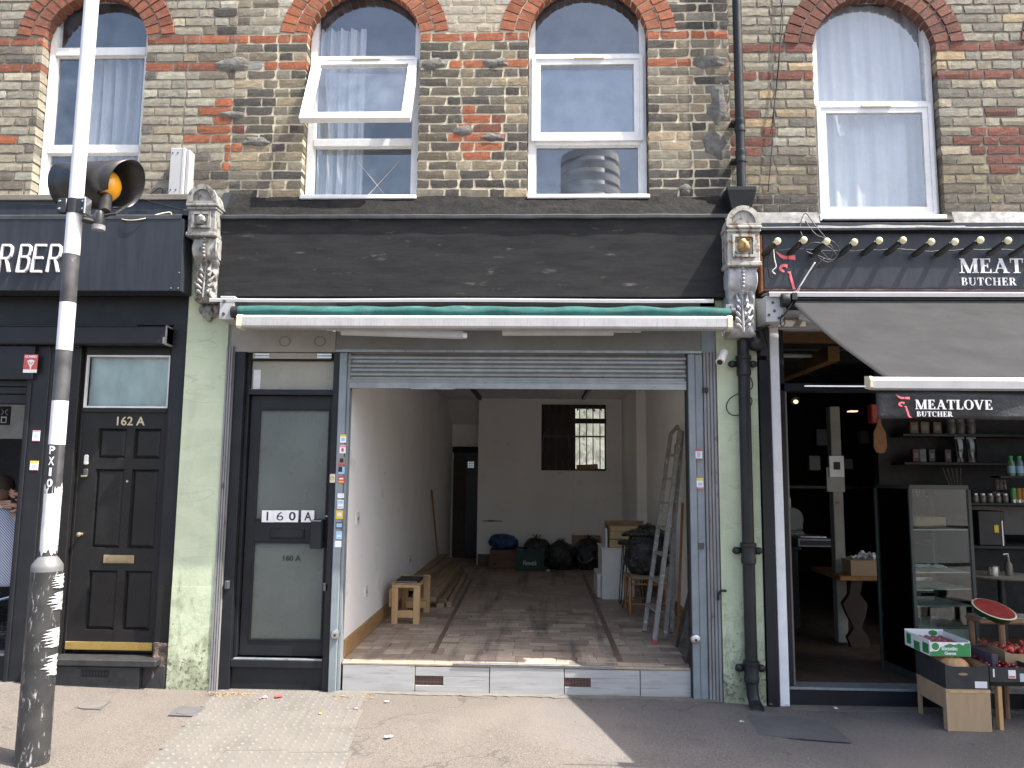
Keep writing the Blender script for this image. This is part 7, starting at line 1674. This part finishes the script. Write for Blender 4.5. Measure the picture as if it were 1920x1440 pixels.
tag(MB().grid(crum, 16, 10).obj('crumpled_paper', T['paper']), 'crumpled white paper sticking out of the open carton', 'paper')
carton(3.05, 3.36, 1.0, 1.24, .62, .70, 'shallow white box at the front edge of the dark table', T['white'])
B(3.0, 3.4, 1.0, 1.25, .60, .62, .003).obj('side_leaf', T['redwood'], tb)
lf = thing('low_counter', 'dark counter by the left wall inside the butcher', 'counter', (2.1, 2.4, FZ_)); B(1.72, 2.55, 2.1, 2.7, FZ_, .84, .006).obj('base', T['blackmat'], lf); B(1.70, 2.58, 2.08, 2.72, .84, .87, .004).obj('top', T['black'], lf)
X0_, Z_ = at(1503, 1030, 2.0); X1_, _ = at(1570, 1030, 2.0)
scl = thing('counter_scale', 'steel counter scale with a keypad strip on the low counter', 'scale', (X0_, 2.0, .87)); B(X0_, X1_, 2.1, 2.4, .87, .95, .006).obj('scale_body', T['steel'], scl); B(X0_+.02, X1_-.02, 2.095, 2.1, .885, .935).obj('keypad', T['dark'], scl); B(X0_+.04, X1_-.04, 2.15, 2.38, .955, .97, .004).obj('pan', T['chrome'], scl)
X_, Z_ = at(1490, 975, 2.4); sl_ = thing('meat_slicer', 'white meat slicer standing left of the scale', 'slicer', (X_, 2.4, .87)); B(X_-.13, X_+.12, 2.45, 2.65, .87, 1.0, .02).obj('slicer_base', T['box'], sl_); MB().lathe([(.11, 2.42), (.12, 2.43), (.11, 2.45)], (X_-.02, 0, 1.12), 24, 'Y').obj('blade', T['box'], sl_, smooth=True); B(X_-.05, X_+.1, 2.44, 2.6, 1.0, 1.10, .02).obj('carriage', T['box'], sl_); B(X_-.04, X_+.0, 2.5, 2.54, 1.22, 1.34, .008).obj('slicer_handle', T['white'], sl_)
for i, (px, py, w_, h, lb_) in enumerate(((1528, 868, .13, .17, 'small pale appliance on the wall left of the column'), (1545, 820, .18, .2, 'dark framed picture left of the column'), (1592, 870, .1, .12, 'white tub on the ledge right of the column'), (1622, 820, .1, .15, 'pale box on the ledge left of the chopping board'))):
    X, Z = at(px, py, 3.4); tag(B(X-w_/2, X+w_/2, 3.4, 3.5, Z-h/2, Z+h/2, .008).obj(['appliance', 'picture_frame', 'tub', 'pale_box'][i], [T['box'], T['black'], T['box'], T['box']][i]), lb_, ['appliance', 'picture', 'tub', 'box'][i])
tag(B(2.2, 4.0, 3.42, 3.62, 1.42, 1.45).obj('wall_ledge', T['black']), 'long dark ledge behind the column in the butcher', 'shelf')
# glass display cabinet
vc = thing('display_cabinet', 'tall glass display cabinet with steel-edged glass shelves inside the window', 'cabinet', (3.0, .5, FZ_))
p = [(2.74, .16), (3.20, .22), (3.14, .66), (2.68, .60)]
fm_ = M('dark_cabinet_frame', (.03, .04, .038), .4); VZ1 = 1.47
for (x, y) in p: B(x-.012, x+.012, y-.012, y+.012, FZ_, VZ1, .002).obj('corner_post', fm_, vc)
MB().prismz(p, VZ1, VZ1+.03).obj('top_panel', fm_, vc); MB().prismz(p, FZ_, FZ_+.06).obj('base_panel', fm_, vc)
for i in range(4):
    a, b_ = Vector(p[i]), Vector(p[(i+1) % 4]); d = (b_-a).normalized(); nn = Vector((-d.y, d.x))*.002
    MB().prismz([tuple(a+d*.012-nn), tuple(b_-d*.012-nn), tuple(b_-d*.012+nn), tuple(a+d*.012+nn)], FZ_+.06, VZ1).obj('glass_side', T['cabglass'], vc)
c0_ = Vector((sum(q[0] for q in p)/4, sum(q[1] for q in p)/4)); inn = [tuple(c0_+(Vector(q)-c0_)*.94) for q in p]
for z in (1.17, .86, .74, .62, .47): k = MB().prismz(inn, z, z+.008).obj('glass_shelf', M('greenish_glass_edge', (.45, .5, .48), .15), vc)
MB().prismz([tuple(c0_+(Vector(q)-c0_)*.9) for q in p], .18, .46).obj('lower_box', T['white'], vc)
MB().prismz([tuple(c0_+(Vector(q)-c0_)*.5) for q in p], 1.18, 1.26).obj('bread_tray', T['cardboard'], vc)
tag(MB().grid(lambda u, v: (2.83+.26*u, .35+.12*v, .872+.03*abs(noise.noise(Vector((u*5, v*5, 1))))+.01), 14, 8).obj('wrapping_paper', T['paper']), 'white wrapping paper lying on a cabinet shelf', 'paper')
# ---------------------------------------------------------------- on the pavement before the butcher
st1 = thing('plywood_stand', 'open-sided plywood box stand under the black crate', 'stand', (2.73, -.3, 0))
sx0, sx1, sy0, sy1, st_z = 2.585, 2.86, -.52, -.14, .226
B(sx0, sx1, sy0, sy0+.02, -.03, st_z-.018, .002).obj('front_panel', T['ply'], st1); B(sx0, sx0+.02, sy0+.02, sy1, .10, st_z-.018, .002).obj('side_panel', T['ply'], st1); B(sx0, sx0+.02, sy1-.03, sy1, -.03, .10, .002).obj('leg', T['ply'], st1); B(sx0, sx0+.02, sy0+.02, sy0+.05, -.03, .10, .002).obj('leg', T['ply'], st1)
B(sx0-.002, sx1+.002, sy0-.002, sy1, st_z-.018, st_z, .002).obj('top_panel', T['ply'], st1); B(sx0+.02, sx1, sy0-.004, sy0-.0025, st_z-.020, st_z-.006).obj('worn_edge', T['pine'], st1); B(sx1-.02, sx1, sy0+.02, sy1, -.03, st_z-.018, .002).obj('side_panel', T['ply'], st1)
def tray(name, label, x0, x1, y0, y1, z0, z1, mat, cut, inner=None):
    t_ = thing(name, label, 'crate', ((x0+x1)/2, y0, z0)); e = .008; m = MB(); zl = z1-cut
    m.prism([(x0, z0), (x1, z0), (x1, z1-.004), (x1-.05, zl), (x0+.05, zl), (x0, z1-.004)], y0, y0+e); m.prism([(x0, z0), (x1, z0), (x1, z1+.02), (x1-.05, zl), (x0+.05, zl), (x0, z1+.02)], y1-e, y1)
    m.box(x0, x0+e, y0+e, y1-e, z0, z1); m.box(x1-e, x1, y0+e, y1-e, z0, z1); m.box(x0+e, x1-e, y0+e, y1-e, z0, z0+e)
    m.obj('tray_body', mat, t_)
    if inner: m = MB(); m.box(x0+e, x1-e, y1-e-.003, y1-e-.001, z0+e, zl); m.box(x0+e+.001, x0+e+.003, y0+e, y1-e, z0+e, z1-.002); m.box(x1-e-.003, x1-e-.001, y0+e, y1-e, z0+e, z1-.002); m.obj('inner_lining', inner, t_)
    return t_
bx_ = tray('black_crate', 'black cardboard crate holding a ribbed orange squash', 2.59, 2.86, -.515, -.13, .228, .378, T['darkcard'], .016, T['cardboard'])
B(2.77, 2.845, -.518, -.5155, .235, .275).obj('price_card', T['paper'], bx_); MB().prism([(2.70+.03*math.cos(a), .318+.008*math.sin(a)) for a in [i*math.pi/8 for i in range(16)]], -.517, -.5155).obj('hand_hole', T['cardboard'], bx_)
def rib(c, r_, k):
    def f(p):
        q = p-Vector(c); a = math.atan2(q.y, q.x); s_ = 1-.07*abs(math.cos(a*k/2))**.6; return Vector(c)+Vector((q.x*s_, q.y*s_, q.z*(1-.25*math.exp(-(q.x**2+q.y**2)/(r_*.25)**2))))
    return f
sq = thing('squash', 'ribbed pale orange squash lying in the black crate', 'squash', (2.70, -.33, .236))
MB().ball((2.71, -.37, .325), (.105, .095, .075), 64, 16, rib((2.71, -.37, .325), .1, 12)).obj('flesh', M('orange_squash_skin', (.55, .27, .1), .5, (.5, .3, .15), 7), sq, smooth='all'); MB().tube([(2.71, -.37, .38), (2.715, -.37, .395)], .01, 6).obj('stalk', T['pine'], sq)
# green and white fruit box lettered Exotic Gems, tilted on the crate
gmat = M('green_white_print', (.78, .80, .78), .5, (.8, .8, .8), 5); GG = M('green_print', (.04, .30, .09), .5)
eb = thing('fruit_box', 'green and white fruit box lettered Exotic Gems balanced on the black crate', 'box', (2.7, -.4, .4))
ex0, ex1, ey0, ey1, ez0, ez1 = 2.555, 2.815, -.405, -.06, .402, .490; e = .006
m = MB(); m.box(ex0, ex1, ey0, ey0+e, ez0, ez1); m.box(ex0, ex1, ey1-e, ey1, ez0, ez1+.02); m.box(ex0, ex0+e, ey0+e, ey1-e, ez0, ez1+.01); m.box(ex1-e, ex1, ey0+e, ey1-e, ez0, ez1+.01); m.box(ex0+e, ex1-e, ey0+e, ey1-e, ez0, ez0+e); m.obj('box_body', gmat, eb)
def gpat(pl, y=ey0-.0012, d=.0012): return MB().prism(pl, y, y+d).obj('printed_panel', GG, eb)
gpat([(ex0, ez0), (ex1-.002, ez0), (ex1-.002, ez1-.002), (ex1-.035, ez1-.006), (ex1-.045, ez1-.02), (ex1-.07, ez1-.006), (ex1-.1, ez1-.016), (ex1-.13, ez1-.008), (ex1-.16, ez1-.018), (ex0+.07, ez1-.03), (ex0+.04, ez1-.055), (ex0, ez1-.06)])
MB().prism([(ex0+.035+.03*math.cos(i*.524), ez1-.028+.03*math.sin(i*.524)) for i in range(12)], ey0-.0024, ey0-.0012).obj('printed_ring', gmat, eb); MB().prism([(ex0+.035+.024*math.cos(i*.524), ez1-.026+.024*math.sin(i*.524)) for i in range(12)], ey0-.0034, ey0-.0024).obj('printed_disc', GG, eb)
text('box_lettering', 'Exotic', ex0+.075, ex0+.175, ez0+.038, ez0+.062, ey0-.0026, T['paper'], eb, .001, bold=.04); text('box_lettering', 'Gems', ex0+.09, ex0+.165, ez0+.010, ez0+.03, ey0-.0026, T['paper'], eb, .001, bold=.04)
for (y0_, y1_, z0_, z1_) in ((-.39, -.31, ez0+.01, ez1-.015), (-.27, -.19, ez0+.002, ez1-.03), (-.15, -.09, ez0+.02, ez1-.002)): B(ex0-.0014, ex0-.0002, y0_, y1_, z0_, z1_).obj('printed_panel', GG, eb)
MB().prism([(ex1-.07+.03*math.cos(i*.524), ez1-.005+.018*math.sin(i*.524)) for i in range(12)], ey1-e-.002, ey1-e-.0006).obj('printed_disc', GG, eb)
fr2 = thing('figs', 'dark pink fruit rows inside the green and white box', 'fruit', (2.7, -.3, .43))
rr = random.Random(2)
for i in range(5):
    for j_ in range(5): MB().ball((ex0+.03+i*.048+rr.uniform(-.004, .004), ey0+.04+j_*.064, ez0+.05), (.023, .026, .025), 10, 7).obj('fruit', M('dull_pink_fruit', (.35, .12, .12), .5) if (i, j_) == (0, 0) else bpy.data.materials['dull_pink_fruit'], fr2, smooth='all')
eb.rotation_euler = (0, 0, 0)
# second stand and fruit trays at the right edge
tb2 = thing('low_bench', 'low dark bench with a pale timber leg carrying the fruit trays', 'bench', (3.2, -.4, 0))
B(2.895, 4.0, -.46, -.10, .235, .268, .004).obj('bench_top', T['blackmat'], tb2); B(2.935, 2.962, -.47, -.43, -.04, .235, .003).obj('leg', T['pine'], tb2); B(2.915, 2.935, -.40, -.12, -.04, .235, .003).obj('side_leg', T['cable'], tb2); B(3.9, 3.93, -.47, -.43, -.04, .235, .003).obj('leg', T['pine'], tb2)
t1 = tray('fruit_tray', 'black fruit tray of packed cherries with a price ticket', 2.875, 3.15, -.50, -.13, .27, .37, T['darkcard'], .01)
k = B(2.99, 3.035, -.503, -.4995, .295, .345).obj('price_ticket', T['paper'], t1); B(2.995, 3.03, -.5045, -.503, .30, .31).obj('ticket_print', T['red'], k)
B(3.06, 3.145, -.503, -.5005, .275, .325).obj('blank_card', M('pale_blue_card', (.5, .55, .62), .6), t1); B(2.895, 2.905, -.5015, -.5, .30, .35).obj('white_mark', T['paper'], t1)
B(2.95, 2.99, -.40, -.14, .29, .42, .004).obj('divider', M('dark_purple_board', (.07, .06, .09), .6), t1)
chm = M('cherry_skin', (.22, .01, .015), .2); ch_o = thing('cherries', 'dark red cherries in the black tray', 'fruit', (2.98, -.35, .3)); rr = random.Random(9)
for i in range(46): MB().ball((2.895+rr.uniform(0, .2), -.485+rr.uniform(0, .26), .335+rr.uniform(-.012, .03)), .013, 10, 7).obj('cherry', chm, ch_o, smooth='all')
t2 = tray('fruit_tray', 'brown-edged fruit tray heaped with red strawberries at the picture edge', 3.07, 3.40, -.34, -.02, .34, .43, T['cardboard'], .02)
SRM = [M('strawberry_skin', c_, .4, bump=.4, bscale=160) for c_ in ((.42, .035, .03), (.33, .03, .03), (.48, .09, .05))]; s_o = thing('strawberries', 'red strawberries heaped in the brown tray', 'fruit', (3.2, -.2, .4))
for i in range(60): a = Vector((3.09+rr.uniform(0, .28), -.32+rr.uniform(0, .27), .405+rr.uniform(-.01, .03))); k_ = rr.uniform(.8, 1.15); MB().ball(tuple(a), (.018*k_, .017*k_, .024*k_), 10, 7, lambda p: a+Matrix.Rotation(i*1.7, 3, 'X') @ (Vector(((p-a).x*(1-.25*(p-a).z/.024), (p-a).y*(1-.25*(p-a).z/.024), (p-a).z)))).obj('strawberry', SRM[i % 3], s_o, smooth='all')
# rustic stool with the cut watermelon
ws = thing('rustic_stool', 'rough brown wooden stool carrying the cut watermelon', 'stool', (3.2, -.1, 0))
wd = M('old_brown_wood', (.22, .12, .06), .6, (.14, .075, .04), 8, .3, stretch=(3, 3, 1)); sz0 = .575
B(2.99, 3.45, -.22, .0-.02, sz0, sz0+.035, .012).obj('seat_frame', wd, ws)
for (x, y) in ((3.02, -.05), (3.13, -.215), (3.42, -.19), (3.40, -.05)): MB().tube([(x, y, -.04), (x, y, sz0)], .02, 8).obj('leg', wd, ws, smooth=True)
for z in (.42, .25): MB().tube([(3.13, -.215, z), (3.42, -.19, z)], .013, 6).obj('rail', wd, ws); MB().tube([(3.02, -.05, z-.02), (3.13, -.215, z+.03)], .012, 6).obj('rail', wd, ws)
tag(B(3.01, 3.4, -.21, -.03, sz0+.036, sz0+.042).move(Matrix.Identity(4)).obj('newspaper_sheet', T['beige']), 'sheet of paper under the cut watermelon', 'paper')
wm = thing('watermelon', 'halved watermelon, red cut face tilted to the street', 'melon', (3.14, -.12, sz0+.04))
Mw = Matrix.Translation((3.125, -.15, sz0+.09)) @ Matrix.Rotation(math.radians(9), 4, 'Y') @ Matrix.Rotation(math.radians(24), 4, 'X') @ Matrix.Diagonal((1.02, .9, .9, 1))
MB().lathe([(.001, -.085), (.07, -.078), (.115, -.05), (.138, 0)], (0, 0, 0), 36, cap=False).move(Mw).obj('rind', M('dark_green_rind', (.01, .04, .012), .35), wm, smooth='all')
MB().lathe([(.139, 0), (.128, .0035)], (0, 0, 0), 36, cap=False).move(Mw).obj('pale_rind_edge', M('pale_rind', (.6, .62, .4), .6), wm)
MB().lathe([(.128, .0035), (.08, .006), (.001, .004)], (0, 0, 0), 36, cap=False).move(Mw).obj('red_flesh', M('watermelon_flesh', (.36, .05, .045), .4, (.24, .03, .03), 18, .6, 40, scuff=((.45, .14, .11), 14, .6, .1, (1, 1, 1))), wm, smooth='all')
rr = random.Random(6)
for i in range(16): a, r_ = rr.uniform(0, 6.28), rr.uniform(.03, .1); v = Mw @ Vector((r_*math.cos(a), r_*math.sin(a), .006)); MB().ball(tuple(v), (.004, .003, .002), 6, 4).obj('seed', T['dark'], wm)
# ---------------------------------------------------------------- scraps on the pavement
def scrap(px, py, s_, mat, lab, seed, curl=.3, name='paper_scrap', zz=0.0):
    x, y = gp(px, py, zz); rr = random.Random(seed); a = rr.uniform(0, 3)
    def f(u, v): p = Vector(((u-.5)*s_, (v-.5)*s_*.7, 0)); p.z = .010+s_*curl*abs(noise.noise(Vector((u*2+seed, v*2, 0)))); q = Matrix.Rotation(a, 3, 'Z') @ p; return (x+q.x, y+q.y, zz+q.z)
    return tag(MB().grid(f, 5, 4).obj(name, T[mat], smooth='all', solid=.0006), lab, 'litter')
scrap(1363, 1363, .09, 'paper', 'square white paper lying flat on the shaded pavement', 1, .06, zz=-.022)
scrap(1391, 1356, .028, 'paper', 'tiny white scrap just right of the square paper', 2, .5, zz=-.022)
scrap(493, 1312, .05, 'pink', 'pink petal-like scrap on the blister paving, left one', 3, .6)
scrap(521, 1311, .045, 'red', 'red and pink crumpled scrap beside the pink one', 4, .9)
scrap(600, 1341, .025, 'yellow', 'tiny yellow scrap on the blister paving', 5, .5)
scrap(667, 1331, .03, 'pink', 'faded lilac scrap near the edge of the blister paving', 6, .4)
scrap(725, 1318, .03, 'paper', 'small white scrap below the step', 7, .5)
scrap(728, 1384, .045, 'paper', 'white scrap out on the open pavement', 8, .3)
scrap(1477, 1325, .03, 'paper', 'white scrap at the foot of the white post', 9, .6, zz=-.03)
scrap(1567, 1331, .035, 'paper', 'white scrap on the mortar under the butcher sill', 10, .5, zz=-.028)
# weeds and dry leaves in the corner by the green render
wg = M('dry_weed', (.30, .30, .08), .8, (.22, .26, .06)); rr = random.Random(12); m = MB()
for i in range(120):
    px = rr.gauss(300, 11); x, y = gp(px, 1284+rr.uniform(-1, 5), .0); a = rr.uniform(0, 6.28); L_ = rr.uniform(.02, .06)
    m.add([(x-.004, y-.03, .0), (x+.004, y-.03, .0), (x+math.cos(a)*L_*.7, y-.03+math.sin(a)*L_*.3, L_*1.2)], [(0, 1, 2)])
tag(m.obj('weeds', wg), 'tuft of yellow-green weeds at the foot of the black pilaster', 'weeds', kind='stuff')
m = MB(); dl = M('dry_leaf_litter', (.36, .22, .1), .9, (.25, .15, .07))
for i in range(260):
    if i < 170: px, py = rr.gauss(430, 26), 1300+abs(rr.gauss(0, 3))
    elif i < 220: px, py = rr.uniform(625, 700), 1304+abs(rr.gauss(0, 4))
    else: px, py = rr.uniform(240, 1500), 1305+abs(rr.gauss(0, 18))
    x, y = gp(px, py, .01); a = rr.uniform(0, 6.28); s_ = rr.uniform(.004, .014); z = .008+rr.uniform(0, .008)
    m.add([(x+s_*math.cos(a), y+s_*math.sin(a), z), (x-s_*math.sin(a)*.5, y+s_*math.cos(a)*.5, z+.004), (x-s_*math.cos(a), y-s_*math.sin(a), z)], [(0, 1, 2)])
tag(m.obj('leaf_litter', dl), 'crumbs of dry leaves along the foot of the shopfront', 'litter', kind='stuff')
# tower across the street, mirrored in the upper window
d_ = fw_+RT*((1108-960)/FOC)-UP*((282-720)/FOC); t_ = 250/d_.y; TWX, TWY, TWZ = d_.x*t_, -250, CAMH+d_.z*t_
tw = thing('tower_block', 'curved white banded tower across the street, seen only mirrored in a window', 'building', (TWX, TWY, 0))
bw = M('white_tower_band', (.92, .92, .92), .6); tg = M('tower_glass', (.5, .53, .58), .4)
MB().lathe([(9.6, 0), (9.6, TWZ-1)], (TWX, TWY, 0), 40).obj('tower_glazing', tg, tw, smooth='all')
for i in range(12): MB().lathe([(9.6, TWZ-3.2-i*4.2), (10.2, TWZ-3.2-i*4.2), (10.2, TWZ-.6-i*4.2), (9.6, TWZ-.6-i*4.2)], (TWX, TWY, 0), 40, cap=False).obj('floor_band', bw, tw)
